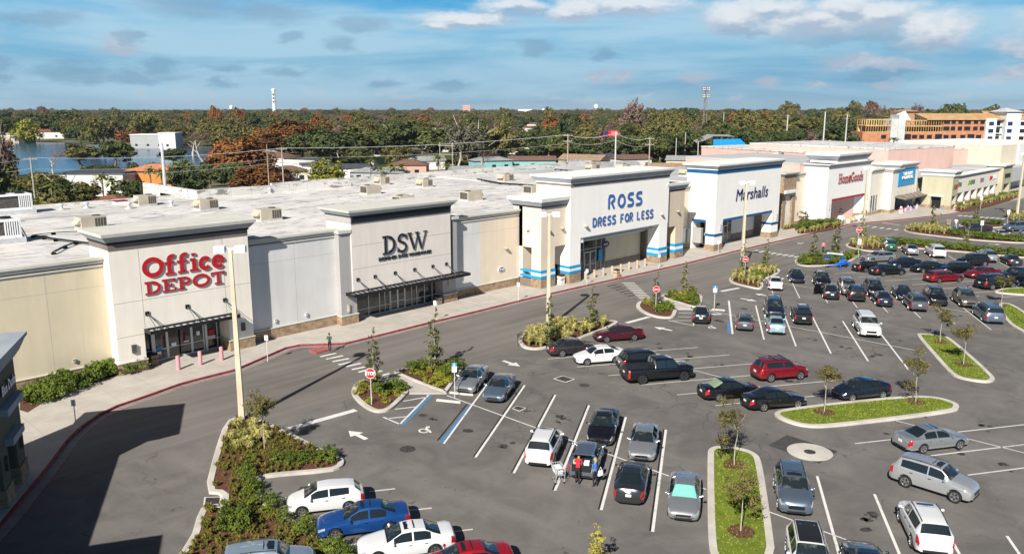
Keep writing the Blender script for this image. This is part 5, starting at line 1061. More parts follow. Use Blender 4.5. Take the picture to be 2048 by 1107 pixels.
# station rows: s, shoulder z, half width factor, top z, top half width factor ; then key positions
KINDS = {
 'sedan': dict(L=4.85, W=1.84, wh=.335, ax=(.195, .775), rows=[(0, .48, .66, .58, .48), (.015, .56, .80, .66, .58), (.05, .66, .92, .745, .66), (.12, .74, .975, .84, .72), (.22, .83, 1, .94, .75), (.29, .90, 1, 1.0, .755), (.45, .93, 1, 1.40, .60), (.56, .94, 1, 1.455, .61), (.68, .95, 1, 1.42, .60), (.845, .99, .985, 1.08, .70), (.93, .99, .955, 1.075, .68), (.975, .93, .90, 1.045, .62), (1, .70, .78, .86, .50)], cowl=.29, rf=.445, rr=.69, dk=.845, sg=(.36, .74), bp=.555, z0=.20),
 'comp': dict(L=4.55, W=1.78, wh=.32, ax=(.195, .775), rows=[(0, .48, .66, .58, .48), (.018, .58, .82, .68, .58), (.06, .68, .93, .76, .66), (.13, .76, .98, .86, .72), (.20, .83, 1, .94, .75), (.265, .90, 1, 1.0, .755), (.42, .93, 1, 1.41, .60), (.55, .95, 1, 1.46, .61), (.68, .97, 1, 1.42, .60), (.87, 1.02, .98, 1.11, .70), (.94, 1.0, .95, 1.09, .66), (.98, .93, .90, 1.04, .60), (1, .70, .78, .86, .50)], cowl=.265, rf=.415, rr=.69, dk=.865, sg=(.34, .75), bp=.54, z0=.2),
 'hatch': dict(L=4.2, W=1.72, wh=.315, ax=(.19, .79), rows=[(0, .50, .66, .60, .48), (.02, .60, .82, .72, .58), (.07, .72, .94, .83, .68), (.14, .80, .98, .92, .73), (.22, .88, 1, 1.02, .76), (.40, .94, 1, 1.42, .62), (.55, .97, 1, 1.475, .63), (.78, 1.02, .99, 1.43, .60), (.87, 1.04, .97, 1.37, .60), (.955, 1.0, .93, 1.06, .68), (.985, .92, .88, .98, .62), (1, .70, .80, .80, .5)], cowl=.225, rf=.395, rr=.875, dk=.953, sg=(.31, .80), bp=.54, z0=.2),
 'prius': dict(L=4.46, W=1.75, wh=.32, ax=(.195, .80), rows=[(0, .48, .66, .58, .48), (.02, .58, .82, .70, .6), (.07, .70, .94, .82, .70), (.15, .80, .985, .95, .76), (.21, .87, 1, 1.03, .78), (.42, .94, 1, 1.45, .62), (.52, .97, 1, 1.495, .62), (.70, 1.02, .99, 1.42, .60), (.93, 1.06, .95, 1.15, .62), (.975, 1.0, .90, 1.10, .60), (1, .70, .80, .84, .5)], cowl=.215, rf=.41, rr=.72, dk=.92, sg=(.31, .78), bp=.53, z0=.2),
 'suv': dict(L=4.65, W=1.85, wh=.36, ax=(.19, .785), rows=[(0, .62, .68, .74, .50), (.015, .72, .83, .84, .60), (.05, .84, .94, .96, .70), (.12, .93, .98, 1.05, .75), (.22, 1.0, 1, 1.12, .77), (.26, 1.02, 1, 1.16, .775), (.385, 1.05, 1, 1.58, .68), (.50, 1.07, 1, 1.65, .69), (.75, 1.10, .99, 1.64, .67), (.89, 1.13, .98, 1.58, .66), (.955, 1.10, .95, 1.18, .76), (.985, 1.0, .91, 1.08, .68), (1, .72, .84, .84, .55)], cowl=.26, rf=.38, rr=.895, dk=.952, sg=(.33, .86), bp=.53, z0=.26),
 'bsuv': dict(L=5.1, W=2.0, wh=.39, ax=(.18, .78), rows=[(0, .72, .74, .90, .55), (.012, .82, .88, 1.0, .66), (.04, .94, .96, 1.10, .75), (.12, 1.04, .99, 1.19, .79), (.22, 1.10, 1, 1.25, .80), (.25, 1.12, 1, 1.28, .80), (.36, 1.15, 1, 1.78, .72), (.50, 1.17, 1, 1.85, .73), (.75, 1.18, 1, 1.85, .72), (.92, 1.19, .985, 1.79, .71), (.965, 1.17, .97, 1.30, .78), (.988, 1.08, .93, 1.14, .72), (1, .74, .88, .88, .6)], cowl=.25, rf=.355, rr=.925, dk=.963, sg=(.31, .90), bp=.50, z0=.3),
 'van': dict(L=5.1, W=1.98, wh=.34, ax=(.185, .78), rows=[(0, .58, .68, .70, .50), (.02, .70, .85, .82, .62), (.07, .83, .95, .98, .73), (.15, .93, .99, 1.12, .78), (.19, .97, 1, 1.18, .79), (.35, 1.03, 1, 1.66, .68), (.46, 1.05, 1, 1.74, .70), (.75, 1.06, .995, 1.75, .70), (.93, 1.07, .98, 1.70, .69), (.968, 1.06, .96, 1.22, .76), (.988, .98, .92, 1.06, .70), (1, .68, .86, .82, .6)], cowl=.195, rf=.34, rr=.935, dk=.966, sg=(.27, .90), bp=.47, z0=.2),
 'wagon': dict(L=5.0, W=1.88, wh=.345, ax=(.18, .785), rows=[(0, .58, .70, .70, .50), (.015, .68, .84, .80, .60), (.05, .78, .94, .88, .70), (.13, .85, .985, .95, .74), (.26, .94, 1, 1.02, .765), (.31, .96, 1, 1.06, .77), (.43, .98, 1, 1.44, .65), (.55, .99, 1, 1.49, .66), (.78, 1.0, .995, 1.46, .65), (.90, 1.02, .98, 1.40, .64), (.96, 1.0, .96, 1.08, .74), (.987, .92, .92, .98, .68), (1, .68, .84, .80, .55)], cowl=.31, rf=.42, rr=.905, dk=.957, sg=(.36, .87), bp=.56, z0=.2),
 'jeep': dict(L=4.4, W=1.85, wh=.37, ax=(.185, .77), rows=[(0, .70, .76, .86, .58), (.012, .80, .90, .96, .70), (.04, .93, .97, 1.06, .78), (.12, 1.0, .99, 1.12, .80), (.28, 1.05, 1, 1.18, .81), (.32, 1.06, 1, 1.21, .81), (.41, 1.09, 1, 1.70, .74), (.52, 1.10, 1, 1.77, .75), (.75, 1.11, 1, 1.76, .74), (.93, 1.12, .985, 1.72, .73), (.97, 1.10, .97, 1.22, .80), (.988, 1.02, .94, 1.08, .74), (1, .74, .88, .86, .6)], cowl=.32, rf=.405, rr=.935, dk=.968, sg=(.37, .90), bp=.58, z0=.3),
 'truck': dict(L=5.9, W=2.03, wh=.41, ax=(.165, .785), rows=[(0, .80, .78, 1.0, .60), (.010, .90, .90, 1.10, .72), (.035, 1.0, .97, 1.20, .80), (.10, 1.10, .995, 1.27, .82), (.20, 1.15, 1, 1.31, .82), (.225, 1.16, 1, 1.34, .82), (.315, 1.18, 1, 1.86, .72), (.40, 1.19, 1, 1.93, .73), (.53, 1.20, 1, 1.92, .73), (.585, 1.21, 1, 1.86, .72), (.605, 1.21, 1, 1.30, .84), (.625, 1.22, 1, 1.30, .88), (.80, 1.24, 1, 1.32, .88), (.97, 1.24, .99, 1.32, .88), (.99, 1.15, .98, 1.30, .86), (1, .85, .95, 1.10, .84)], cowl=.225, rf=.31, rr=.587, dk=.604, sg=(.27, .575), bp=.435, z0=.34, bed=(.63, .965)),
}
def build_wheel(r, parent, x, y, dark=False):
    s = 1 if y > 0 else -1; w = .21
    hub = empty('wheel'); hub.location = (x, y, r); hub.parent = parent; CH.setdefault(parent.name, []).append(hub)
    mb = MB(); mb.lathe([(r * .66, -w / 2), (r * .93, -w / 2), (r, -w / 2 + .035), (r, w / 2 - .035), (r * .93, w / 2), (r * .66, w / 2)], 22, 0, 'Y'); mb.build('tyre', M_tyre, hub, smooth=True, angle=50)
    mb = MB(); o = w / 2 * s
    mb.lathe([(r * .68, o), (r * .60, o + .004 * s), (r * .58, o - .05 * s)], 22, 0, 'Y')
    mb.lathe([(0, o - .055 * s), (r * .60, o - .055 * s)], 22, 1, 'Y'); mb.lathe([(0, -o), (r * .66, -o)], 16, 1, 'Y')
    for k in range(5):
        a = 2 * PI * k / 5 + .3
        for da in (-.12, .12):
            p0 = Vector((math.cos(a) * r * .10, 0, math.sin(a) * r * .10)); p1 = Vector((math.cos(a + da) * r * .60, 0, math.sin(a + da) * r * .60))
            t = Vector((-math.sin(a), 0, math.cos(a))) * .022
            y0 = o - .03 * s; y1 = o + .0 * s
            mb.add([p0 - t + Vector((0, y1, 0)), p0 + t + Vector((0, y1, 0)), p1 + t + Vector((0, y1, 0)), p1 - t + Vector((0, y1, 0)), p0 - t + Vector((0, y0, 0)), p0 + t + Vector((0, y0, 0)), p1 + t + Vector((0, y0, 0)), p1 - t + Vector((0, y0, 0))], [(0, 1, 2, 3), (0, 4, 5, 1), (2, 6, 7, 3), (1, 5, 6, 2), (3, 7, 4, 0)])
    mb.lathe([(0, o + .008 * s), (r * .16, o + .006 * s), (r * .17, o - .04 * s)], 12, 0, 'Y')
    mb.build('rim', [M_rimd if dark else M_rim, M_cartrim], hub)
def car_proto(kind, trunk_open=False):
    K = KINDS[kind]; L, Wd = K['L'], K['W'] / 2; rows = K['rows']; xs = [r[0] for r in rows]
    seams = [K['sg'][0] - .035, K['bp'], min(K['sg'][1] - .02, K['ax'][1] - .03)] if kind != 'truck' else [.255, .435, .60]
    S_ = set(xs) | {K['cowl'], K['rf'], K['rr'], K['dk'], K['sg'][0], K['sg'][1], K['bp'] - .008, K['bp'] + .008, .03, .085, .945}
    for q in seams: S_ |= {q - .002, q + .002}
    if 'bed' in K: S_ |= set(K['bed'])
    for a, b in ((.29, .45), (.45, .68), (.68, .85)): S_ |= {(a + b) / 2}
    S_ = sorted(S_); T_ = [S_[0]]
    for s in S_[1:]:
        if s - T_[-1] > .0009: T_.append(s)
    S_ = T_; secs = []
    cols = [[r[k] for r in rows] for k in range(1, 5)]
    for s in S_:
        zs, w, zt, wt = [pchip(xs, c, s) for c in cols]
        w *= Wd; wt *= Wd; z0 = K['z0'] + (.06 if s < .03 or s > .97 else 0) + .02
        cab = max(0.0, min(1.0, (zt - zs - .12) / .2))
        zr = zt - (.035 + .03 * cab); wi = w * .93; zsb = zs
        zm = z0 + (zs - z0) * .52
        P_ = [(0, z0), (w * .80, z0), (w * .955, z0 + .05), (w * .985, z0 + .16), (w * 1.0, zm), (w * .992, zs - .10), (w * .965, zs - .025), (wi, zs)]
        P_ += [(wi + (wt - wi) * .07, zs + (zr - zs) * .07), (wi + (wt - wi) * .90, zs + (zr - zs) * .90), (wt, zr), (wt * .90, zt - .018), (wt * .55, zt - .004), (0, zt)]
        secs.append(P_)
    nP = len(secs[0]); V = []; F = []; MI = []
    ring = []
    for i, (s, P_) in enumerate(zip(S_, secs)):
        x = L / 2 - s * L; row = []
        for (y, z) in P_: row.append(len(V)); V.append((x, y, z))
        for j in range(nP - 2, 0, -1): y, z = P_[j]; row.append(len(V)); V.append((x, -y, z))
        ring.append(row)
    N_ = len(ring[0])
    # material slots: 0 paint 1 trim 2 windshield 3 rear window 4/5 side windows front L R 6/7 rear L R 8/9 headlight 10/11 tail 12 sunroof/tonneau
    for i in range(len(S_) - 1):
        sm = (S_[i] + S_[i + 1]) / 2
        for j in range(N_):
            j2 = (j + 1) % N_; F.append((ring[i][j], ring[i + 1][j], ring[i + 1][j2], ring[i][j2]))
            left = j < nP - 1; k = j if left else (N_ - 1 - j)       # k = profile segment index
            m = 0
            if k <= 1: m = 1
            if K['cowl'] < sm < K['rf'] and k >= 10: m = 2
            if K['rr'] < sm < K['dk'] and k >= 10: m = 3
            if k == 8 and K['sg'][0] < sm < K['sg'][1] and not (K['bp'] - .008 < sm < K['bp'] + .008):
                f = sm < K['bp']; m = (4 if f else 6) + (0 if left else 1)
            elif k in (7, 8) and K['sg'][0] - .012 < sm < K['sg'][1] + .01: m = 1
            for q in seams:
                if abs(sm - q) < .0021 and 2 <= k <= 6: m = 1
            if kind != 'truck':
                if .014 < sm < .075 and 5 <= k <= 7: m = 8 + (0 if left else 1)
                if sm > .945 and 4 <= k <= 6: m = 10 + (0 if left else 1)
            else:
                if .008 < sm < .06 and 4 <= k <= 6: m = 8 + (0 if left else 1)
                if sm > .972 and 3 <= k <= 6: m = 10 + (0 if left else 1)
                if K['bed'][0] < sm < K['bed'][1] and k >= 10: m = 12
            if kind in ('suv', 'bsuv', 'jeep', 'van', 'wagon', 'hatch') and sm > .90 and k in (7, 8) and sm < .985: m = 1 if k == 8 else m
            MI.append(m)
    F.append(tuple(ring[0])); MI.append(0); F.append(tuple(reversed(ring[-1]))); MI.append(0)
    me = bpy.data.meshes.new('body'); me.from_pydata(V, [], F); me.polygons.foreach_set('material_index', MI)
    slot = [PAINT['silver'], M_cartrim, M_wsh, M_carglass, M_carglass, M_carglass, M_carglass, M_carglass, M_head, M_head, M_tail, M_tail, M_cartrim]
    for m in slot: me.materials.append(m)
    bm = bmesh.new(); bm.from_mesh(me); bmesh.ops.recalc_face_normals(bm, faces=bm.faces); bm.to_mesh(me); bm.free()
    tmp = bpy.data.objects.new('tmp', me); COL.objects.link(tmp)
    cu = MB(); r = K['wh']; ra = r * 1.17
    for ax in K['ax']:
        x = L / 2 - ax * L
        for sg in (-1, 1):
            prof = [(0, sg * (Wd - .30)), (ra, sg * (Wd - .30)), (ra, sg * (Wd + .2)), (0, sg * (Wd + .2))]
            cu.lathe(prof, 24, 1, 'Y', (x, 0, r * 1.02))
    cme = bpy.data.meshes.new('cut'); cme.from_pydata(cu.v, [], cu.f); cme.polygons.foreach_set('material_index', [1] * len(cu.f))
    for m in slot: cme.materials.append(m)
    bm = bmesh.new(); bm.from_mesh(cme); bmesh.ops.remove_doubles(bm, verts=bm.verts, dist=1e-5); bmesh.ops.recalc_face_normals(bm, faces=bm.faces); bm.to_mesh(cme); bm.free()
    cut = bpy.data.objects.new('cut', cme); COL.objects.link(cut)
    md = tmp.modifiers.new('b', 'BOOLEAN'); md.operation = 'DIFFERENCE'; md.object = cut; md.solver = 'EXACT'
    dg = bpy.context.evaluated_depsgraph_get(); res = bpy.data.meshes.new_from_object(tmp.evaluated_get(dg))
    bpy.data.objects.remove(tmp); bpy.data.objects.remove(cut)
    root = empty('car'); 
    names = {2: 'windshield', 3: 'rear_window', 4: 'side_window', 5: 'side_window', 6: 'side_window', 7: 'side_window', 8: 'headlight', 9: 'headlight', 10: 'tail_light', 11: 'tail_light', 12: 'bed_cover'}
    def extract(idx):
        b_ = bmesh.new(); b_.from_mesh(res); dele = [f for f in b_.faces if f.material_index not in idx]
        bmesh.ops.delete(b_, geom=dele, context='FACES'); m_ = bpy.data.meshes.new('part')
        b_.to_mesh(m_); b_.free(); return m_
    m0 = extract((0, 1)); m0.name = 'body'; m0.materials.clear(); m0.materials.append(PAINT['silver']); m0.materials.append(M_cartrim)
    m0.polygons.foreach_set('use_smooth', [True] * len(m0.polygons)); m0.set_sharp_from_angle(angle=R(33))
    body = link('body', m0, root); body['painted'] = 1
    for i, nm in names.items():
        m_ = extract((i,))
        if not len(m_.polygons): continue
        m_.materials.clear(); m_.materials.append(slot[i]); 
        for p in m_.polygons: p.material_index = 0
        m_.polygons.foreach_set('use_smooth', [True] * len(m_.polygons)); m_.set_sharp_from_angle(angle=R(40)); m_.name = nm; link(nm, m_, root)
    # front and rear furniture
    hz = rows[2][3]; fz = K['z0'] + .06; tz = rows[-2][1]
    xf = L / 2
    mb = MB(); g0, g1 = (fz + .14, rows[1][1] - .02); gw = Wd * .40
    mb.frustum(xf - .05, xf + .022, -gw * 1.15, gw * 1.15, g0 - .01, g1, -.03, 0); mb.build('grille', M_cartrim, root)
    mb = MB(); mb.box(xf - .04, xf + .018, -Wd * .52, Wd * .52, fz, fz + .11); mb.build('bumper_intake', M_cartrim, root)
    mb = MB(); mb.box(xf, xf + .03, -gw, gw, g1 - .035, g1 - .005); mb.build('grille_bar', M_chrome, root)
    xr = -L / 2; mb = MB(); mb.box(xr - .022, xr + .03, -.16, .16, tz - .30, tz - .14); mb.build('number_plate', M_plate, root)
    mb = MB(); mb.box(xr - .02, xr + .05, -Wd * .62, Wd * .62, fz, fz + .13); mb.build('rear_skirt', M_cartrim, root)
    # mirrors + handles
    xm = L / 2 - (K['sg'][0] - .015) * L; zmr = pchip(xs, cols[0], K['sg'][0]) + .09
    for sg in (-1, 1):
        mb = MB(); y0 = Wd * .93 * sg; y1 = (Wd + .20) * sg
        ym = (Wd + .10) * sg
        mb.lathe([(.001, -.095), (.055, -.075), (.075, -.02), (.078, .03), (.06, .075), (.001, .095)], 10, 0, 'Y', (xm, ym, zmr + .01)); mb.tube((xm, y0, zmr - .05), (xm, ym, zmr - .03), .03, n=6)
        o = mb.build('mirror', PAINT['silver'], root, smooth=True); o['painted'] = 1
        for s in ((K['bp'] - .035), (seams[2] - .035)):
            zz = pchip(xs, cols[0], s) - .13; yy = pchip(xs, cols[1], s) * Wd
            mb = MB(); xx = L / 2 - s * L; mb.box(xx - .09, xx + .09, (yy - .01) * sg if sg > 0 else -(yy + .022), (yy + .022) * sg if sg > 0 else -(yy - .01), zz - .015, zz + .015); mb.build('door_handle', M_chrome if kind in ('sedan', 'bsuv') else M_cartrim, root)
    if kind in ('suv', 'bsuv', 'van', 'jeep', 'wagon'):
        for sg in (-1, 1):
            mb = MB(); p = []
            for s in (K['rf'] + .02, (K['rf'] + K['rr']) / 2, K['rr'] - .03):
                p.append(Vector((L / 2 - s * L, sg * pchip(xs, cols[3], s) * Wd * .93, pchip(xs, cols[2], s) + .035)))
            mb.path(p, .02, 6); [mb.tube(q, q - Vector((0, 0, .06)), .02, n=5) for q in p]; mb.build('roof_rail', M_cartrim if kind != 'wagon' else M_chrome, root)
    for ax in K['ax']:
        for sg in (-1, 1): build_wheel(r, root, L / 2 - ax * L, sg * (Wd - .115), kind in ('truck', 'jeep'))
    if kind == 'jeep':
        sp = empty('spare_wheel'); sp.location = (-L / 2 - .10, 0, 1.0); sp.parent = root; CH.setdefault(root.name, []).append(sp)
        mb = MB(); mb.lathe([(0, .10), (.30, .10), (.35, .06), (.35, -.08), (0, -.08)], 20, 0, 'Z'); o = mb.build('tyre', M_tyre, sp, smooth=True, angle=40); o.rotation_euler = (0, R(-90), 0)
    if kind == 'sedan' or kind == 'suv':
        mb = MB(); s0, s1 = K['rf'] + .03, K['rf'] + .14; z = pchip(xs, cols[2], (s0 + s1) / 2)
        pts_ = []
        for s in (s0, s1):
            zz = pchip(xs, cols[2], s) + .006
            for y in (-.40, 0, .40): pts_.append((L / 2 - s * L, y, zz + (-.008 if y else 0)))
        mb.add(pts_, [(0, 1, 4, 3), (1, 2, 5, 4)]); o = mb.build('sunroof', M_carglass, root); o['opt'] = 1
    return root
PROTO = {}; FIRST = {}
def tree_list(o):
    out = [o]
    for c in kids(o): out += tree_list(c)
    return out
GRP = {'A': 'cars parked in the nearest angled rows', 'M': 'cars parked in the middle rows', 'R': 'cars parked in the rows below the far lamp posts', 'U': 'cars parked along the far hedge'}
CARNAME = {'sedan': 'sedan', 'comp': 'sedan', 'hatch': 'hatchback', 'prius': 'hatchback', 'suv': 'suv', 'bsuv': 'suv', 'van': 'minivan', 'wagon': 'station_wagon', 'jeep': 'suv', 'truck': 'pickup_truck'}
CARCAT = {'sedan': 'car', 'hatchback': 'car', 'suv': 'suv', 'minivan': 'minivan', 'station_wagon': 'car', 'pickup_truck': 'pickup truck'}
CARS = [
 ('hatch', 148.5, 22.46, 35.85, 'white', 'A', 'white hatchback with its nose to the hedge, topmost of the nearest row'),
 ('sedan', 148.5, 22.51, 32.51, 'blue', 'A', 'bright blue sedan between two white cars'),
 ('sedan', 148.5, 22.67, 29.21, 'white', 'A', 'white sedan between the blue sedan and the red sedan'),
 ('sedan', 148.5, 23.3, 25.75, 'red', 'A', 'bright red sedan cut off by the bottom edge of the picture'),
 ('suv', -31.5, 16.71, 31.93, 'iceblue', 'A', 'pale blue suv at the bottom edge beside the mulch planter'),
 ('sedan', 211, 41.69, 44.85, 'silver', 'A', 'silver sedan directly behind the nearer accessible parking sign'),
 ('comp', 211, 41.73, 41.82, 'bluegrey', 'A', 'grey blue compact sedan right of the silver sedan by the accessible sign'),
 ('suv', 31, 35.83, 31.94, 'white', 'A', 'white suv seen from behind, left of the car with the open boot'),
 ('sedan', 211, 41.08, 31.42, 'black', 'A', 'black sedan facing the camera behind the car with the open boot'),
 ('comp', 211, 40.85, 28.0, 'silver', 'A', 'silver compact sedan facing the camera right of the black sedan'),
 ('sedan', 31, 35.9, 25.33, 'darkgrey', 'A', 'dark sedan seen from behind between the two shoppers and a silver sedan'),
 ('comp', 211, 36.26, 22.1, 'silver', 'A', 'silver compact sedan with a teal sun shade behind its windshield'),
 ('suv', 211, 40.88, 18.12, 'bluegrey', 'A', 'blue grey suv facing the camera beside the nearest grass island'),
 ('suv', 211, 34.77, 14.41, 'white', 'A', 'white suv with a black roof at the bottom edge of the picture'),
 ('sedan', 31, 35.97, 12.17, 'navy', 'A', 'dark navy sedan at the bottom edge between two white cars'),
 ('suv', 31, 41.7, 11.54, 'white', 'A', 'white suv seen from behind near the bottom right corner'),
 ('suv', -92, 47.64, 12.92, 'silver2', 'A', 'silver suv driving along the aisle in the bottom right'),
 ('sedan', -31.5, 54.04, 15.09, 'silver', 'M', 'silver sedan below the long grass island on the right'),
 ('sedan', -31.5, 53.8, 44.65, 'brown', 'M', 'dark brownish grey sedan against the yellow grass island'),
 ('sedan', 148.5, 60.13, 44.52, 'maroon', 'M', 'maroon sedan at the right end of the yellow grass island'),
 ('comp', 148.5, 53.43, 41.51, 'white', 'M', 'white sedan below the maroon sedan'),
 ('suv', -31.5, 54.46, 37.6, 'black', 'M', 'black suv mostly hidden behind the black pickup truck'),
 ('truck', -31.5, 53.01, 35.3, 'black', 'M', 'black crew cab pickup truck with covered bed'),
 ('sedan', -31.5, 53.46, 29.12, 'black', 'M', 'black sedan with pale seats, left of two black sedans'),
 ('sedan', -31.5, 53.83, 25.74, 'black', 'M', 'black sedan nearest the long grass island'),
 ('suv', -31.5, 60.09, 28.43, 'wine', 'M', 'deep red suv with roof bars in the middle of the lot'),
 ('prius', 148.5, 60.25, 21.99, 'navy', 'M', 'black hatchback between two thin trees of the long grass island'),
 ('bsuv', 211, 78.9, 28.81, 'white', 'R', 'large white suv facing the camera alone in its row'),
 ('sedan', 31, 72.14, 42.97, 'black', 'R', 'small black sedan in the far accessible stall'),
 ('hatch', 31, 72.51, 38.34, 'grey', 'R', 'grey hatchback seen from behind left of the light blue sedan'),
 ('comp', 31, 73.57, 35.53, 'skyblue', 'R', 'light blue sedan seen from behind'),
 ('bsuv', 211, 78.88, 38.39, 'navy', 'R', 'dark navy suv facing the camera behind the light blue sedan'),
 ('suv', 31, 78.72, 35.31, 'black', 'R', 'black suv seen from behind right of the light blue sedan'),
 ('comp', 31, 91.65, 44.72, 'white', 'R', 'small white sedan beside the island of the third lamp post'),
 ('sedan', 211, 97.52, 44.8, 'navy', 'R', 'dark sedan facing the camera with a bright chrome nose, left of its row'),
 ('suv', 211, 96.55, 41.06, 'black', 'R', 'black suv facing the camera behind the sedan with the open door'),
 ('suv', 211, 94.98, 37.3, 'silver', 'R', 'silver suv partly hidden by the person in white'),
 ('jeep', 31, 92.43, 35.39, 'black', 'R', 'boxy black suv with a spare wheel on its tailgate'),
 ('suv', 211, 96.17, 34.7, 'black', 'R', 'black suv facing the camera behind the one with the spare wheel'),
 ('comp', 31, 92.21, 32.33, 'navy', 'R', 'navy blue sedan seen from behind right of the spare wheel suv'),
 ('sedan', 211, 96.79, 31.69, 'navy', 'R', 'dark sedan facing the camera behind the grey suv'),
 ('suv', 31, 92.51, 28.93, 'grey', 'R', 'grey suv seen from behind in the busy right row'),
 ('suv', 211, 96.63, 28.18, 'black', 'R', 'black suv facing the camera right of the grey suv'),
 ('suv', 211, 98.08, 25.54, 'tan', 'R', 'tan grey suv facing the camera left of the minivan'),
 ('van', 31, 92.81, 21.89, 'bluegrey', 'R', 'silver blue minivan at the end of the row by the right grass island'),
 ('sedan', -31.5, 110.22, 40.48, 'black', 'R', 'black sedan right behind the blue lift'),
 ('sedan', -31.5, 109.32, 37.88, 'black', 'R', 'long black sedan in front of the silver wagon'),
 ('wagon', 148.5, 118.11, 42.39, 'silver', 'R', 'boxy silver wagon below the green van'),
 ('sedan', 148.5, 116.15, 38.21, 'navy', 'R', 'dark blue sedan right of the boxy silver wagon'),
 ('sedan', 148.5, 115.18, 34.83, 'black', 'R', 'black sedan directly behind the tail of the red wagon'),
 ('wagon', 148.5, 116.61, 31.97, 'black', 'R', 'black wagon right behind the red wagon'),
 ('suv', 148.5, 123.7, 31.79, 'black', 'U', 'black suv in front of the silver suv along the far hedge'),
 ('wagon', -31.5, 109.79, 31.25, 'wine', 'R', 'bright red station wagon in the far row'),
 ('sedan', 148.5, 116.01, 28.53, 'wine', 'R', 'wine red sedan right of the red station wagon'),
 ('bsuv', -31.5, 109.9, 25.42, 'black', 'R', 'big black suv at the right edge above the small grass island'),
 ('truck', 148.5, 116.26, 24.35, 'black', 'R', 'black pickup truck at the right edge behind the big black suv'),
 ('sedan', 148.5, 113.76, 21.74, 'navy', 'R', 'dark sedan cut off by the right edge of the picture'),
 ('van', 31, 129.6, 45.25, 'green', 'U', 'green van at the left end of the far hedge row'),
 ('sedan', 31, 128.12, 41.49, 'silver', 'U', 'silver sedan between the green van and the white suv'),
 ('bsuv', 31, 128.3, 38.04, 'white', 'U', 'white suv with a black rear window by the far hedge'),
 ('suv', 31, 129.34, 31.55, 'silver', 'U', 'silver suv in the far hedge row behind the black suv'),
 ('sedan', 31, 128.71, 28.34, 'darkgrey', 'U', 'dark grey sedan at the right end of the far hedge row'),
 ('truck', 148.5, 156.66, 40.45, 'brown', 'U', 'brown pickup truck behind the second far hedge'),
 ('sedan', 211, 154.18, 35.78, 'white', 'U', 'white sedan behind the second far hedge'),
 ('suv', 148.5, 164.92, 36.25, 'bluegrey', 'U', 'dark grey green suv near the last lamp post'),
 ('sedan', 211, 157.82, 32.62, 'silver', 'U', 'silver car at the right edge behind the second far hedge'),
 ('sedan', -31.5, 136.0, 25.8, 'silver2', 'U', 'pale car at the far right beyond the hedge row'),
]
def place_car(kind, deg, x, y, col, grp, label, opts=()):
    if kind not in PROTO: PROTO[kind] = car_proto(kind); root = copy_tree(PROTO[kind], None, PAINT[col]) if False else PROTO[kind]; FIRST[kind] = [x_ for x_ in tree_list(root)]; new = False
    else: new = True
    if new:
        root = copy_tree(PROTO[kind], None, None)
    else: root = PROTO[kind]
    sc = .97
    root.location = (x, y, 0.015); root.rotation_euler = (0, 0, R(deg)); root.scale = (sc, sc, sc)
    nm = CARNAME[kind]
    tag(root, label, CARCAT[nm], GRP[grp])
    root.name = nm
    for o in tree_list(root):
        if o.get('painted'): o.material_slots[0].link = 'OBJECT'; o.material_slots[0].material = PAINT[col]
    return root
# rename handling: CH is keyed by name, so names are fixed after all copies exist
ALLCARS = []
for spec in CARS:
    kind, deg, x, y, col, grp, label = spec
    if kind not in PROTO: root = car_proto(kind); PROTO[kind] = root
    else: root = copy_tree(PROTO[kind])
    root.location = (x, y, 0.015); root.rotation_euler = (0, 0, R(deg)); root.scale = (.95, .98, 1.03) if kind == 'suv' else (.97, .97, .97)
    tag(root, label, CARCAT[CARNAME[kind]], GRP[grp])
    for o in tree_list(root):
        if o.get('painted'): o.material_slots[0].link = 'OBJECT'; o.material_slots[0].material = PAINT[col]
    ALLCARS.append((root, kind, col, label))
def part(root, name):
    return [c for c in kids(root) if c.name.split('.')[0] == name]
def car_by(label_start):
    for r, k, c, l in ALLCARS:
        if l.startswith(label_start): return r
# the hatchback with its tailgate open, and the sedan with an open door
r9 = copy_tree(PROTO['hatch']); r9.location = (36.41, 29.05, .015); r9.rotation_euler = (0, 0, R(31)); r9.scale = (1.03, 1.03, 1.0)
tag(r9, 'grey blue hatchback with its tailgate raised and two shoppers behind it', 'car', GRP['A'])
for o in tree_list(r9):
    if o.get('painted'): o.material_slots[0].link = 'OBJECT'; o.material_slots[0].material = PAINT['bluegrey']
ALLCARS.append((r9, 'hatch', 'bluegrey', 'grey'))
mb = MB(); mb.add([(-1.62, -.62, 1.42), (-1.62, .62, 1.42), (-2.25, .58, 1.72), (-2.25, -.58, 1.72), (-1.62, -.62, 1.47), (-1.62, .62, 1.47), (-2.25, .58, 1.77), (-2.25, -.58, 1.77)], [(0, 1, 2, 3), (7, 6, 5, 4), (0, 3, 7, 4), (1, 5, 6, 2), (3, 2, 6, 7)])
tgt = mb.build('tailgate', PAINT['bluegrey'], r9); mb = MB(); mb.add([(-1.7, -.5, 1.476 + .038), (-1.7, .5, 1.514), (-2.0, .48, 1.657), (-2.0, -.48, 1.657)], [(3, 2, 1, 0)]); mb.build('tailgate_window', M_carglass, tgt)
mb = MB(); mb.box(-2.14, -1.6, -.55, .55, .62, 1.03); mb.build('boot_opening', M_cartrim, r9)
mb = MB(); mb.box(-2.12, -1.75, -.42, -.12, 1.03, 1.20, 0); mb.box(-2.1, -1.72, .0, .3, 1.03, 1.16, 1); mb.box(-2.05, -1.8, .33, .5, 1.03, 1.24, 2); mb.build('boot_contents', [M_white, M_scyan, M_tanb], r9)
r = car_by('bright blue sedan')
rr_ = copy_tree(PROTO['sedan']); rr_.location = (91.7, 38.01, .015); rr_.rotation_euler = (0, 0, R(31)); rr_.scale = (.97, .97, .97)
tag(rr_, 'black sedan with its left door open, left of the person in white', 'car', GRP['R'])
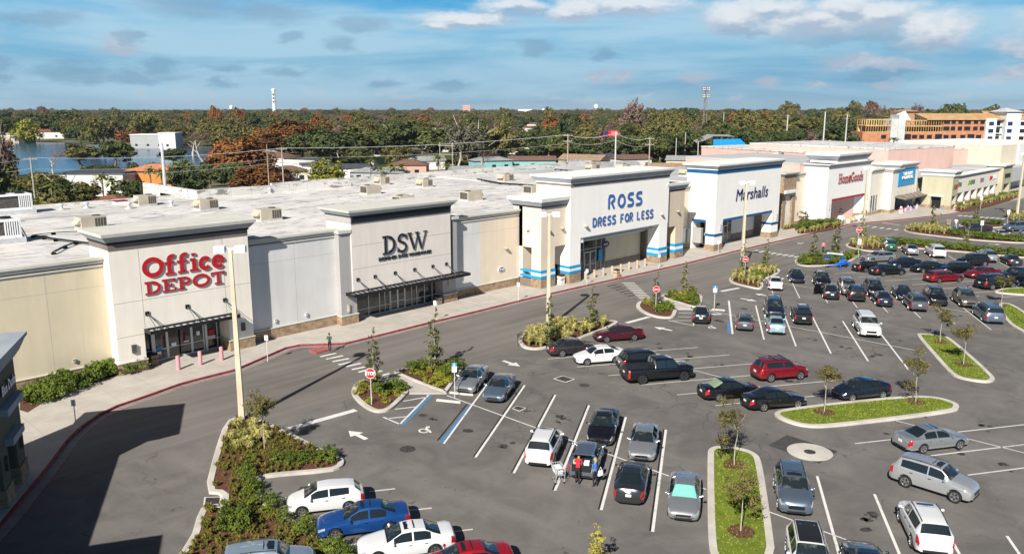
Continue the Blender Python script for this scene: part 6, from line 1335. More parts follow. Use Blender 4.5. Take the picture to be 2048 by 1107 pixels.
for o in tree_list(rr_):
    if o.get('painted'): o.material_slots[0].link = 'OBJECT'; o.material_slots[0].material = PAINT['black']
ALLCARS.append((rr_, 'sedan', 'black', 'x'))
mb = MB(); mb.prism([(.65, .88), (.72, .94), (.25, 1.75), (.18, 1.70)], .35, .95); mb.prism([(.60, .96), (.64, .98), (.25, 1.66), (.22, 1.64)], .95, 1.35); mb.build('open_door', PAINT['black'], rr_)
# look variations
for lab, m in (('silver compact sedan with a teal', M_shade),):
    o = part(car_by(lab), 'windshield')[0]; o.material_slots[0].link = 'OBJECT'; o.material_slots[0].material = m
o = part(car_by('black sedan with pale seats'), 'rear_window')[0]; o.material_slots[0].link = 'OBJECT'; o.material_slots[0].material = mat('greenish rear glass', (.20, .27, .17), .1, coat=.8)
rf_ = car_by('white suv with a black roof'); mb = MB(); K = KINDS['suv']; L = K['L']
xs_ = [r_[0] for r_ in K['rows']]; ct = [r_[3] for r_ in K['rows']]; cw_ = [r_[4] for r_ in K['rows']]; ss = [.40, .5, .6, .72, .86]; pv = []; 
for s in ss:
    w_ = pchip(xs_, cw_, s) * K['W'] / 2 * .84; z = pchip(xs_, ct, s)
    for y in (-w_, 0, w_): pv.append((L / 2 - s * L, y, z + .012 - (.012 if y else 0)))
mb.add(pv, [(3 * i + j, 3 * i + j + 1, 3 * i + j + 4, 3 * i + j + 3) for i in range(4) for j in range(2)]); mb.build('black_roof', M_cartrim, rf_)
# the red suv carries roof bars
rb = car_by('deep red suv'); mb = MB(); [mb.box(x - .04, x + .04, -.62, .62, 1.71, 1.75) for x in (.15, -.75)]; mb.build('roof_bars', M_cartrim, rb)
for r_, k, c_, l in ALLCARS: r_.name = CARNAME[k]
# ------------------------------------------------------------------ vegetation
def leafm(name, c1, c2, dead=None, scale=1.6, tr=.15):
    def fn(t, b):
        oi = t.new('ShaderNodeObjectInfo'); n = t.noise(objc(t), scale, 3, .6); r = oi.outputs['Random']
        c = t.ramp(t.math('ADD', n, t.math('MULTIPLY', t.math('SUBTRACT', r, .5), .16)), [(.36, c1), (.62, c2)])
        if dead: c = t.mix(t.math('MULTIPLY', t.smooth(t.noise(objc(t), scale * 2.3, 2), .55, .66), .8), c, (*dead, 1))
        t.put(b.inputs['Base Color'], c)
    return mat(name, c2, .75, fn=fn, spec=.25)
LF = {'dark': leafm('oak foliage', (.030, .045, .016), (.070, .090, .028), scale=.35), 'mid': leafm('broadleaf foliage', (.042, .056, .017), (.105, .118, .033), scale=.35), 'olive': leafm('olive foliage', (.068, .068, .020), (.155, .140, .042), scale=.35),
      'rust': leafm('rust cypress foliage', (.10, .040, .014), (.29, .115, .032), (.10, .09, .02), scale=.3), 'brown': leafm('brown winter twigs', (.09, .055, .042), (.19, .13, .105), scale=.4), 'pinkish': leafm('pinkish bare twigs', (.17, .085, .075), (.26, .15, .13), scale=.4),
      'grey': leafm('mossy grey foliage', (.055, .055, .035), (.14, .135, .095), scale=.35), 'palm': leafm('palm fronds', (.035, .055, .010), (.16, .19, .035), (.22, .17, .07), scale=.8),
      'lime': leafm('bright bamboo foliage', (.10, .11, .012), (.27, .27, .035), scale=.5), 'holly': leafm('columnar evergreen foliage', (.055, .065, .022), (.19, .19, .075), scale=2.2),
      'shrub': leafm('shrub foliage', (.030, .050, .008), (.14, .19, .020), scale=3.5), 'shruby': leafm('yellow shrub foliage', (.09, .105, .008), (.32, .31, .03), scale=3.5), 'gras': leafm('ornamental grass', (.16, .155, .03), (.50, .44, .16), scale=4), 'cover': leafm('ground cover leaves', (.06, .07, .012), (.19, .17, .03), (.17, .07, .035), scale=3),
      'thin': leafm('sparse autumn foliage', (.06, .055, .018), (.17, .145, .045), scale=2.5), 'yellowg': leafm('yellow green needle foliage', (.16, .15, .02), (.36, .31, .05), scale=2)}
M_bark = noisy('bark', (.10, .075, .055), (.22, .18, .14), 3.0, world=False, rough=.95); M_barkl = noisy('pale bark', (.30, .27, .22), (.48, .44, .37), 3.0, world=False, rough=.95)
def leaf_cloud(mb, lobes, n, size, seed, up=.3, tri=False, shell=.55, m=0):
    """n small bent leaves spread through the volume of the given ellipsoid lobes"""
    rg = random.Random(seed); tot = sum(l[3] * l[4] * l[5] for l in lobes)
    for (cx, cy, cz, rx, ry, rz) in lobes:
        k = int(n * (rx * ry * rz) / tot)
        cl = [(rg.gauss(0, 1), rg.gauss(0, 1), rg.gauss(0, 1)) for _ in range(max(4, k // 26))]
        for i in range(k):
            # clump the leaves so that gaps and light/dark patches appear
            c = Vector(cl[rg.randrange(len(cl))]).normalized(); rad = shell + (1 - shell) * rg.random() ** .6
            v = c * rad + Vector((rg.gauss(0, .16), rg.gauss(0, .16), rg.gauss(0, .14)))
            if v.length > 1.12: v = v.normalized() * 1.1
            p = Vector((cx + v.x * rx, cy + v.y * ry, cz + v.z * rz))
            nrm = (Vector((v.x, v.y, v.z + up)).normalized() + Vector((rg.gauss(0, .55), rg.gauss(0, .55), rg.gauss(0, .55)))).normalized()
            a = nrm.orthogonal().normalized(); a.rotate(Matrix.Rotation(rg.random() * 6.28, 3, nrm)); b_ = nrm.cross(a); s = size * (.6 + rg.random() * .8)
            if tri: mb.add([p - a * s * .5, p + a * s * .5, p + b_ * s], [(0, 1, 2)], m)
            else: mb.add([p - a * s * .45, p - b_ * s * .3 + nrm * s * .1, p + a * s * .55, p + b_ * s * .35 + nrm * s * .06], [(0, 1, 2, 3)], m)
def trunk_mesh(h, r, seed, limbs=5, lean=.05, spread=.5, start=.45, n=7):
    rg = random.Random(seed); mb = MB(); p = Vector((0, 0, -.3)); pts = [p]
    for k in range(4): p = p + Vector((rg.gauss(0, lean) * h, rg.gauss(0, lean) * h, h / 4 + .07)); pts.append(p)
    for i in range(4): mb.tube(pts[i], pts[i + 1], r * (1 - i * .2), r * (1 - (i + 1) * .2), n)
    for k in range(limbs):
        t = start + (1 - start) * k / limbs; i = min(3, int(t * 4)); q = pts[i].lerp(pts[i + 1], t * 4 - i); a = 2.4 * k + rg.random()
        e = q + Vector((math.cos(a) * spread * h * .5, math.sin(a) * spread * h * .5, h * (.18 + .22 * rg.random()))); m_ = q.lerp(e, .5) + Vector((0, 0, -.03 * h))
        mb.tube(q, m_, r * .45, r * .3, 5); mb.tube(m_, e, r * .3, r * .12, 5)
    return mb
def tree_thing(name, crown, trunk, loc, label, cat='tree', group=None, scale=1.0, rz=0.0, sz=1.0):
    pass
class Plant:
    """prototype plant: crown and trunk meshes shared by its copies"""
    def __init__(s, name, cat, crown_mb, crown_mat, trunk_mb=None, trunk_mat=None):
        s.name = name; s.cat = cat; s.first = True; s.c = crown_mb; s.cm = crown_mat; s.t = trunk_mb; s.tm = trunk_mat; s.cme = None
    def place(s, loc, label, group=None, sc=1.0, szz=None, rz=None, crown_mat=None):
        rz = random.random() * 6.28 if rz is None else rz
        if s.cme is None:
            o = s.c.build('crown' if s.t else s.name, s.cm); s.cme = o.data; bpy.data.objects.remove(o)
            if s.t: o = s.t.build('trunk', s.tm); s.tme = o.data; bpy.data.objects.remove(o)
        if s.t:
            r = empty(s.name, loc, rz); link('crown', s.cme, r); link('trunk', s.tme, r)
            if crown_mat: k = kids(r)[0]; k.material_slots[0].link = 'OBJECT'; k.material_slots[0].material = crown_mat
        else: r = link(s.name, s.cme, None, loc, rz)
        r.scale = (sc, sc, szz or sc); tag(r, label, s.cat, group); return r
def mk(lobes, n, size, seed, up=.3, shell=.55): mb = MB(); leaf_cloud(mb, lobes, n, size, seed, up, shell=shell); return mb
rg = random.Random(3)
def round_lobes(R_, H_, z, k, seed, flat=.75):
    r_ = random.Random(seed); L = [(0, 0, z, R_ * .7, R_ * .7, H_ * .5)]
    for i in range(k):
        a = i * 2.399 + r_.random() * .6; d = R_ * (.35 + .4 * r_.random()); rr = R_ * (.32 + .2 * r_.random())
        L.append((math.cos(a) * d, math.sin(a) * d, z + (r_.random() - .45) * H_ * .7, rr, rr, rr * flat))
    return L
PL = {}
PL['oak'] = Plant('broadleaf_tree', 'tree', mk(round_lobes(6.5, 7, 8.5, 9, 1), 3400, .95, 11), LF['dark'], trunk_mesh(8, .45, 1), M_bark)
PL['oak2'] = Plant('broadleaf_tree', 'tree', mk(round_lobes(5.2, 9, 9.5, 8, 2), 3000, .85, 12), LF['mid'], trunk_mesh(8.5, .4, 2), M_bark)
PL['oak3'] = Plant('broadleaf_tree', 'tree', mk(round_lobes(7.5, 6, 7, 11, 5), 3400, .9, 13), LF['olive'], trunk_mesh(6.5, .5, 3), M_bark)
PL['cyp'] = Plant('cypress_tree', 'tree', mk([(0, 0, 9, 5.2, 5.2, 4.5), (1.5, 0, 12.5, 3.8, 3.8, 3.6), (-2, 1, 6, 4.5, 4.5, 3), (2.8, -2, 6.5, 3.6, 3.6, 2.6), (-1, -3, 9.5, 3.2, 3.2, 2.8), (.2, .5, 15.2, 2.2, 2.2, 2.2)], 6000, .78, 14, up=.6), LF['rust'], trunk_mesh(13, .5, 4, 8), M_bark)
PL['pine'] = Plant('pine_tree', 'tree', mk([(0, 0, 13, 3, 3, 2.6), (1.5, 1, 10.5, 2.2, 2.2, 1.4), (-1.6, -.6, 11.5, 2, 2, 1.3), (0, 0, 15.3, 1.7, 1.7, 1.6)], 1500, .6, 15), LF['dark'], trunk_mesh(14.5, .28, 5, 4, .02, .25, .7), M_bark)
PL['moss'] = Plant('mossy_tree', 'tree', mk(round_lobes(5.2, 10, 8.5, 10, 7, 1.4), 2300, .7, 16, shell=.35), LF['grey'], trunk_mesh(12, .4, 6, 9, .05, .8, .3), M_barkl)
def bare(seed, h=9):
    r_ = random.Random(seed); tw = MB()
    def br(p, d, L, r, lv):
        e = p + d * L; tw.tube(p, e, r, r * .6, 4, cap=False)
        if lv == 0: return
        for _ in range(3 + (lv > 1)):
            nd = (d + Vector((r_.gauss(0, .45), r_.gauss(0, .45), r_.gauss(.05, .3)))).normalized(); br(p + d * L * (.5 + .5 * r_.random()), nd, L * .66, r * .55, lv - 1)
    br(Vector((0, 0, h * .3)), Vector((0, 0, 1)), h * .28, .12, 5); return tw
PL['bare'] = Plant('bare_tree', 'tree', bare(1, 11), LF['brown'], trunk_mesh(6, .3, 8, 4), M_barkl)
PL['bamboo'] = Plant('bamboo_clump', 'plant', mk([(0, 0, 3.4, 3.6, 3.6, 3.2), (2.5, 0, 2.6, 2.6, 2.6, 2.3), (-2.6, .5, 3, 2.5, 2.5, 2.4)], 2400, .55, 17, up=.8), LF['lime'], trunk_mesh(3, .12, 9, 6, .05, .9, .1), M_bark)
def palm(h, seed, nf=22, fl=2.3):
    r_ = random.Random(seed); f = MB()
    for i in range(nf):
        a = i * 2.399; el = 1.15 - 1.75 * (i / nf) + r_.gauss(0, .1); p = Vector((0, 0, h)); d = Vector((math.cos(a) * math.cos(el), math.sin(a) * math.cos(el), math.sin(el))); side = Vector((-math.sin(a), math.cos(a), 0)); prev = None; n = 6
        for k in range(n + 1):
            t = k / n; q = p + d * fl * t - Vector((0, 0, .9 * fl * .5 * t * t)); w = .62 * math.sin(PI * min(1, t * .85 + .12)) * fl * .32
            cur = (q - side * w - Vector((0, 0, w * .35)), q, q + side * w - Vector((0, 0, w * .35)))
            if prev and k != 3: f.add([prev[0], prev[1], cur[1], cur[0]], [(0, 1, 2, 3)]); f.add([prev[1], prev[2], cur[2], cur[1]], [(0, 1, 2, 3)])
            prev = cur
    t_ = MB(); t_.tube((0, 0, -.3), (0, 0, h * .5), .2, .17, 8); t_.tube((0, 0, h * .5), (.05, 0, h), .17, .22, 8)
    return f, t_
for i, h in enumerate((7.5, 10)): f, t_ = palm(h, i); PL['palm%d' % i] = Plant('palm_tree', 'palm tree', f, LF['palm'], t_, M_bark)
f, t_ = palm(13.5, 5, 26, 2.2); PL['palmtall'] = Plant('palm_tree', 'palm tree', f, LF['palm'], t_, M_barkl)
# --- small plants of the parking lot
def column_tree(seed, h=4.4, r=.62, n=1500, sz=.16):
    r_ = random.Random(seed); L = []
    for k in range(9): t = k / 8; rr = r * (1.0 - .72 * t ** 1.6) * (.8 + .35 * r_.random()); L.append((r_.gauss(0, .10), r_.gauss(0, .10), .5 + t * (h - .8), rr, rr, h / 11))
    return mk(L, n, sz, seed, .4, .4)
for k in range(3):
    PL['holly%d' % k] = Plant('columnar_tree', 'tree', column_tree(40 + k, 4.5, .68), LF['holly'], trunk_mesh(3.6, .05, k, 3, .01, .15), M_barkl)
PL['needle'] = Plant('conical_tree', 'tree', column_tree(60, 5.2, 1.05, 1900, .17), LF['yellowg'], trunk_mesh(4.2, .06, 3, 3, .01, .15), M_barkl)
def thin_crown(seed):
    r_ = random.Random(seed); L = [(r_.gauss(0, .5), r_.gauss(0, .5), 2.75 + r_.gauss(0, .42), .52, .52, .42) for _ in range(7)]; mb = mk(L, 2400, .095, seed, .2, .3)
    for k in range(16):
        a = k * 2.4; e = Vector((math.cos(a) * (.8 + .5 * r_.random()), math.sin(a) * (.8 + .5 * r_.random()), 2.6 + r_.random() * 1.1)); mb.tube((0, 0, 1.9 + .05 * k), e, .016, .006, 4)
    return mb
for k in range(3): PL['thin%d' % k] = Plant('young_tree', 'tree', thin_crown(70 + k), LF['thin'], trunk_mesh(2.6, .045, 70 + k, 3, .012, .35, .7), M_barkl)
for k in range(3): 
    PL['shrub%d' % k] = Plant('shrub', 'shrub', mk([(0, 0, .38, .55, .55, .36), (.3, .1, .45, .35, .35, .3), (-.25, -.2, .4, .36, .36, .32)], 700, .095, 80 + k, .6), LF['shrub'])
    PL['yshrub%d' % k] = Plant('shrub', 'shrub', mk([(0, 0, .30, .5, .5, .28), (.25, .15, .34, .3, .3, .22)], 560, .085, 90 + k, .7), LF['shruby'])
def blades(seed, n=150, h=.95, r=.55, w=.045):
    r_ = random.Random(seed); mb = MB()
    for i in range(n):
        a = r_.random() * 6.283; l = r * (.3 + .7 * r_.random()); hh = h * (.6 + .4 * r_.random()); d = Vector((math.cos(a), math.sin(a), 0)); s = Vector((-d.y, d.x, 0)) * w
        p0 = d * .06; p1 = d * l * .45 + Vector((0, 0, hh * .8)); p2 = d * l + Vector((0, 0, hh * (.55 + .35 * r_.random())))
        mb.add([p0 - s, p0 + s, p1 + s * .8, p1 - s * .8, p2], [(0, 1, 2, 3), (3, 2, 4)])
    return mb
for k in range(3): PL['gras%d' % k] = Plant('ornamental_grass', 'ornamental grass', blades(100 + k), LF['gras'])
for k in range(2): PL['tuft%d' % k] = Plant('grass_tuft', 'grass tuft', blades(110 + k, 60, .30, .28, .03), LF['cover'])
def sc_at(kind, poly, n, label, group, s=(.8, 1.2), z=.13, mind=.55, seed=1, hgt=None):
    r_ = random.Random(seed); xs = [p[0] for p in poly]; ys = [p[1] for p in poly]; pts_ = []; tries = 0
    while len(pts_) < n and tries < n * 60:
        tries += 1; p = (r_.uniform(min(xs), max(xs)), r_.uniform(min(ys), max(ys)))
        if not inside(p, poly) or any((p[0] - q[0]) ** 2 + (p[1] - q[1]) ** 2 < mind * mind for q in pts_): continue
        pts_.append(p); k = kind + str(r_.randrange(3 if kind not in ('tuft',) else 2)); s_ = r_.uniform(*s)
        PL[k].place((p[0], p[1], z), label, group, s_, (hgt or 1) * s_)
def along(kind, px, n, label, group, s=(.8, 1.2), z=.13, jit=.25, seed=1, hgt=1, rows=1):
    r_ = random.Random(seed); P_ = [pt(*p) for p in px]; Ls = [(b - a).length for a, b in zip(P_, P_[1:])]; T_ = sum(Ls)
    for i in range(n):
        t = T_ * (i + .5) / n; k = 0
        while k < len(Ls) - 1 and t > Ls[k]: t -= Ls[k]; k += 1
        q = P_[k].lerp(P_[k + 1], t / Ls[k]); s_ = r_.uniform(*s)
        PL[kind + str(r_.randrange(3 if kind != 'tuft' else 2))].place((q.x + r_.gauss(0, jit), q.y + r_.gauss(0, jit), z), label, group, s_, s_ * hgt)
# bed of the nearest lamp post
G_ = 'green shrubs hedging the triangular planter'
along('shrub', pxz(*Z2, [(500, 440), (880, 405)]), 11, 'green shrub in the short hedge row behind the white hatchback', 'short hedge row of the triangular planter', (.75, 1.05), seed=2)
along('shrub', pxz(*Z2, [(360, 440), (330, 520), (370, 610), (440, 680), (530, 740), (625, 800), (740, 880)]), 18, 'green shrub in the long hedge facing the noses of the nearest cars', 'long hedge of the triangular planter', (.65, .95), seed=3)
along('shrub', pxz(*Z2, [(820, 925), (850, 970), (900, 1040)]), 6, 'green shrub at the bottom edge between the white and red sedans', 'shrubs at the bottom edge', (.8, 1.1), seed=4)
along('gras', pxz(*Z2, [(310, 235), (370, 240), (420, 270), (340, 290), (300, 330), (380, 330), (330, 370), (440, 300)]), 17, 'pale yellow grass clump near the foot of the nearest lamp post', 'pale grass clumps of the triangular planter', (.75, 1.05), jit=.35, seed=5)
for k, p in enumerate(((270, 790), (235, 760), (300, 830), (260, 835), (215, 820))): q = pt(*pxz(*Z2, [p])[0]); PL['shrub%d' % (k % 3)].place((q.x, q.y, .1), 'large dark shrub clump in the left part of the triangular planter', 'dark shrub clump of the triangular planter', 1.15, 1.5)
gc = MB(); r_ = random.Random(6); xs = [p[0] for p in BEDS['I1']]; ys = [p[1] for p in BEDS['I1']]; tb = blades(110, 26, .30, .28, .03); c_ = 0
while c_ < 520:
    p = (r_.uniform(min(xs), max(xs)), r_.uniform(min(ys), max(ys)))
    if not inside(p, BEDS['I1']): continue
    c_ += 1; k_ = r_.uniform(.8, 1.6); a_ = r_.random() * 6.28; ca, sa = math.cos(a_) * k_, math.sin(a_) * k_
    gc.add([(p[0] + v[0] * ca - v[1] * sa, p[1] + v[0] * sa + v[1] * ca, .13 + v[2] * k_) for v in tb.v], tb.f)
tag(gc.build('ground_cover', LF['cover']), 'low green ground cover tufts on the bark mulch of the triangular planter', 'ground cover', kind='stuff')
q = pt(530, 905); PL['thin0'].place((q.x, q.y, .1), 'slender young tree in the triangular planter', None, 1.0, 1.15)
# stop sign island and its neighbour
sc_at('yshrub', BEDS['I2'], 13, 'low yellow green plant on the stop sign island', 'low plants of the stop sign island', (.7, 1.0), seed=7)
along('shrub', pxz(*Z10, [(360, 780), (440, 760), (520, 740), (600, 720), (690, 690), (740, 660)]), 8, 'green shrub on the right side of the stop sign island', 'shrubs of the stop sign island', (1.0, 1.3), seed=8)
along('shrub', pxz(*Z10, [(860, 440), (930, 430), (1010, 400), (1060, 390)]), 5, 'dark green shrub at the back of the island left of the silver sedan', 'shrubs of the island left of the silver sedan', (.9, 1.2), seed=9)
sc_at('yshrub', BEDS['I3'], 20, 'low yellow green plant on the island left of the silver sedan', 'low plants of the island left of the silver sedan', (.7, 1.05), seed=10)
along('shrub', pxz(*Z10, [(1270, 580), (1330, 560), (1400, 440), (1480, 400)]), 6, 'green shrub by the post of the first accessible sign', 'shrubs by the first accessible sign', (1.0, 1.35), seed=11)
def one(kind, px, label, s=1.0, sz=None, z=.13, grp=None): q = pt(*px); PL[kind].place((q.x, q.y, z), label, grp, s, sz)
one('holly0', (748, 777), 'columnar tree right behind the STOP sign', 1.0, 1.02); one('holly1', (869, 742), 'columnar tree left of the silver sedan', 1.15, 1.15)
one('holly2', (1099, 690), 'columnar tree at the foot of the second lamp post', 1.05, 1.05); one('holly0', (1183, 658), 'columnar tree in the yellow grass behind the maroon sedan', 1.0, .92)
one('holly1', (1312, 610), 'columnar tree behind the no entry sign of the teardrop island', .8, .8); one('holly2', (1370, 592), 'columnar tree on the island behind the small black sedan', .95, .92)
one('holly0', (1486, 548), 'columnar tree at the foot of the third lamp post', .95, .95); one('holly1', (1531, 541), 'columnar tree left of the small white sedan', .95, .9)
one('holly2', (1626, 519), 'left columnar tree on the island with the blue lift', 1.1, .92); one('holly0', (1671, 502), 'right columnar tree on the island with the blue lift', 1.1, .95)
one('holly1', (1724, 484), 'columnar tree at the foot of the fourth lamp post', 1.0, 1.0); one('holly2', (1864, 456), 'columnar tree in the far yellow hedge', 1.1, .95); one('holly0', (1932, 497), 'columnar tree behind the far hedge row', 1.0, .9); one('holly1', (1950, 449), 'columnar tree beside the brown pickup', 1.0, .9)
one('needle', (1192, 1150), 'yellow green conical tree at the bottom edge of the picture', .60, .52, 0)
for k, (p, lab) in enumerate((((1648, 826), 'young tree at the left end of the long grass island'), ((1831, 806), 'young tree at the right end of the long grass island'), ((1880, 686), 'upper young tree on the slanting grass island'), ((1927, 731), 'lower young tree on the slanting grass island'), ((1469, 932), 'upper young tree on the nearest grass island'), ((1481, 1066), 'lower young tree on the nearest grass island'), ((2002, 612), 'young tree before the minivan on the right'))):
    q = pt(*p); r = PL['thin%d' % (k % 3)].place((q.x, q.y, .13), lab, 'young trees on the grass islands', .95, 1.0, crown_mat=LF['thin'] if k == 4 else None)
    mb = MB(); rr_ = random.Random(k); mb.prism([(math.cos(a * PI / 9) * (.62 + .15 * rr_.random()), math.sin(a * PI / 9) * (.62 + .15 * rr_.random())) for a in range(18)], 0, .05); o = mb.build('mulch_ring', M_mulch, loc=(q.x, q.y, .10)); tag(o, kind='structure')
# yellow grass islands
sc_at('gras', BEDS['I4'], 60, 'pale yellow grass clump of the island at the second lamp post', 'grass clumps of the island at the second lamp post', (.85, 1.25), mind=.5, seed=12, hgt=.95)
sc_at('yshrub', BEDS['I5'], 9, 'low plant on the teardrop island with the no entry sign', 'low plants of the teardrop island', (.7, 1.1), seed=13); along('shrub', pxz(*Z8, [(400, 730), (440, 700), (470, 720), (350, 745)]), 5, 'green shrub at the right end of the teardrop island', 'shrubs of the teardrop island', (1.0, 1.3), seed=14)
sc_at('shrub', BEDS['I5b'], 12, 'green shrub on the island behind the small black sedan', 'shrubs of the island behind the small black sedan', (.8, 1.15), seed=15); sc_at('yshrub', BEDS['I5b'], 8, 'yellow green shrub on the island behind the small black sedan', 'shrubs of the island behind the small black sedan', (.8, 1.3), seed=16)
sc_at('gras', BEDS['I6'], 38, 'pale yellow grass clump round the third lamp post', 'grass clumps round the third lamp post', (.9, 1.25), mind=.6, seed=17); along('shrub', pxz(*Z8, [(1210, 480), (1230, 420), (1240, 480)]), 6, 'green shrub beside the small white sedan', 'green shrubs beside the small white sedan', (1.1, 1.5), seed=18)
sc_at('shrub', BEDS['I7'], 34, 'low green shrub of the island with the blue lift', 'shrubs of the island with the blue lift', (.8, 1.2), mind=.7, seed=19); sc_at('yshrub', BEDS['I7'], 14, 'yellow green shrub of the island with the blue lift', 'shrubs of the island with the blue lift', (.8, 1.2), seed=20)
b8p = [p for p in BEDS['I8']]
sc_at('gras', [pt(*q)[:2] for q in pxz(*Z9, [(560, 305), (590, 283), (640, 268), (830, 268), (830, 338), (700, 335)])], 26, 'yellow grass clump round the fourth lamp post', 'grass clumps round the fourth lamp post', (.95, 1.3), mind=.7, seed=21)
along('shrub', pxz(*Z9, [(850, 285), (1100, 290), (1300, 312), (1500, 335), (1800, 366), (2040, 390)]), 58, 'clipped green shrub of the long far hedge behind the parked row', 'clipped shrubs of the long far hedge', (1.1, 1.5), jit=.35, seed=22)
sc_at('gras', [pt(*q)[:2] for q in pxz(*Z9, [(1050, 170), (1100, 150), (1330, 145), (1440, 185), (1440, 212), (1200, 205)])], 40, 'yellow grass clump of the second far island', 'grass clumps of the second far island', (.95, 1.3), mind=.8, seed=23)
along('shrub', pxz(*Z9, [(1470, 215), (1700, 240), (2040, 270)]), 34, 'clipped shrub before the far brown pickup', 'clipped shrubs before the far brown pickup', (1.1, 1.5), jit=.35, seed=24); along('shrub', pxz(*Z9, [(1520, 130), (1700, 120), (1870, 130)]), 16, 'green shrub on the farthest traffic island', 'shrubs of the farthest traffic island', (1.0, 1.4), jit=.4, seed=25)
sc_at('gras', [pt(*q)[:2] for q in pxz(*Z9, [(1900, 60), (1960, 35), (2080, 40), (2080, 90), (1950, 95)])], 16, 'yellow grass clump round the last lamp post', 'grass clumps round the last lamp post', (1.2, 1.7), mind=.9, seed=26)
# hedges at the shops
along('shrub', [(60, 815), (120, 790), (180, 768), (240, 752), (290, 738)], 22, 'bright green hedge shrub under the tan wall', 'hedge under the tan wall', (1.2, 1.7), .15, .35, 27, 1.0)
along('shrub', [(50, 805), (120, 780), (200, 755), (280, 735)], 20, 'bright green hedge shrub in the back row under the tan wall', 'hedge under the tan wall', (1.2, 1.7), .15, .35, 28, 1.1)
along('gras', pxz((1360, 310), 5.27, [(1250, 830), (1330, 815), (1581, 770), (1680, 750)]), 24, 'yellow grass clump by the kerb between the white shops', 'grass clumps by the kerb between the white shops', (.9, 1.2), .15, .3, 29)
along('shrub', pxz((1360, 310), 5.27, [(1245, 800), (1320, 780), (1500, 745), (1670, 738)]), 20, 'green shrub behind the grass clumps between the white shops', 'shrubs between the white shops', (1.2, 1.8), .15, .3, 30)
along('gras', pxz((1360, 310), 5.27, [(1080, 785), (1235, 758)]), 9, 'yellow grass clump at the foot of the tan brick wall', 'grass clumps at the tan brick wall', (.8, 1.0), .15, .15, 31)
along('gras', pxz((1760, 260), 5.826, [(900, 945), (1100, 890), (1300, 845), (1620, 770)]), 36, 'yellow grass clump along the green shop wing', 'grass clumps along the green shop wing', (1.0, 1.4), .15, .4, 32)
along('shrub', pxz((1760, 260), 5.826, [(880, 930), (1000, 890), (1250, 830), (1600, 750)]), 30, 'green shrub along the green shop wing', 'shrubs along the green shop wing', (1.0, 1.5), .15, .4, 33)
for k, p in enumerate(((1609, 452), (1673, 437))): one('holly%d' % k, p, ('rounded evergreen bush between the two white shops', 'rounded evergreen bush left of the white shop with crimson letters')[k], 1.7, .75, .15)
# grass blades break up the mown plots
gb = MB(); rg_ = random.Random(9)
for key in ('G1', 'G2', 'G3', 'G4', 'G5'):
    poly = BEDS[key]; xs = [p[0] for p in poly]; ys = [p[1] for p in poly]; A_ = abs(area(poly)); n = int(min(A_ * 55, 9000)); c = 0
    while c < n:
        p = (rg_.uniform(min(xs), max(xs)), rg_.uniform(min(ys), max(ys)))
        if not inside(p, poly): 
            continue
        c += 1; a = rg_.random() * 6.28; s = .05; h = .05 + .05 * rg_.random(); gb.add([(p[0] - math.cos(a) * s, p[1] - math.sin(a) * s, .128), (p[0] + math.cos(a) * s, p[1] + math.sin(a) * s, .128), (p[0] + rg_.gauss(0, .05), p[1] + rg_.gauss(0, .05), .13 + h)], [(0, 1, 2)])
tag(gb.build('grass', leafm('lawn blades', (.085, .125, .010), (.18, .22, .022), (.22, .20, .06), scale=.8)), 'short mown grass on the kerbed islands', 'grass', kind='stuff')
# ------------------------------------------------------------------ the town beyond
def f_water(t, b):
    n = t.noise(t.mapping(pos(t), (1, .35, 1), (0, 0, YAW)), .6, 4, .6); bump(t, b, n, .35, .15)
M_water = mat('lake water', (.010, .055, .13), .16, fn=f_water, spec=.6)
LAKE = [pt(x, y, -.28)[:2] for x, y in [(-260, 352), (-260, 285), (60, 284), (140, 286), (190, 290), (300, 292), (420, 294), (445, 300), (445, 330), (400, 345), (250, 342), (200, 338), (120, 345), (40, 350)]]
g = MB(); g.prism(LAKE, -.5, -.27); tag(g.build('lake', M_water), kind='structure')
H_WALL = {'white': stucco('house white', (.62, .61, .58)), 'cream': stucco('house cream', (.58, .50, .36)), 'orange': stucco('house orange', (.55, .22, .06)), 'grey': stucco('house grey', (.34, .35, .35)), 'pink': stucco('house pink', (.50, .30, .24)), 'teal': stucco('house teal', (.22, .45, .45)), 'tanw': stucco('house tan', (.45, .38, .29))}
def tiles(name, c): return noisy(name, tuple(v * .7 for v in c), tuple(min(1, v * 1.15) for v in c), 1.5, 4, .85)
H_ROOF = {'brown': tiles('brown shingles', (.16, .095, .07)), 'rbrown': tiles('red brown shingles', (.20, .075, .05)), 'dark': tiles('dark shingles', (.055, .065, .075)), 'terra': tiles('terracotta tiles', (.50, .20, .09)), 'grey': tiles('grey shingles', (.27, .28, .28)), 'white': C_white, 'blue': noisy('blue metal roof', (.01, .20, .46), (.02, .27, .55), 2.0, rough=.5), 'tanr': tiles('tan shingles', (.30, .21, .14))}
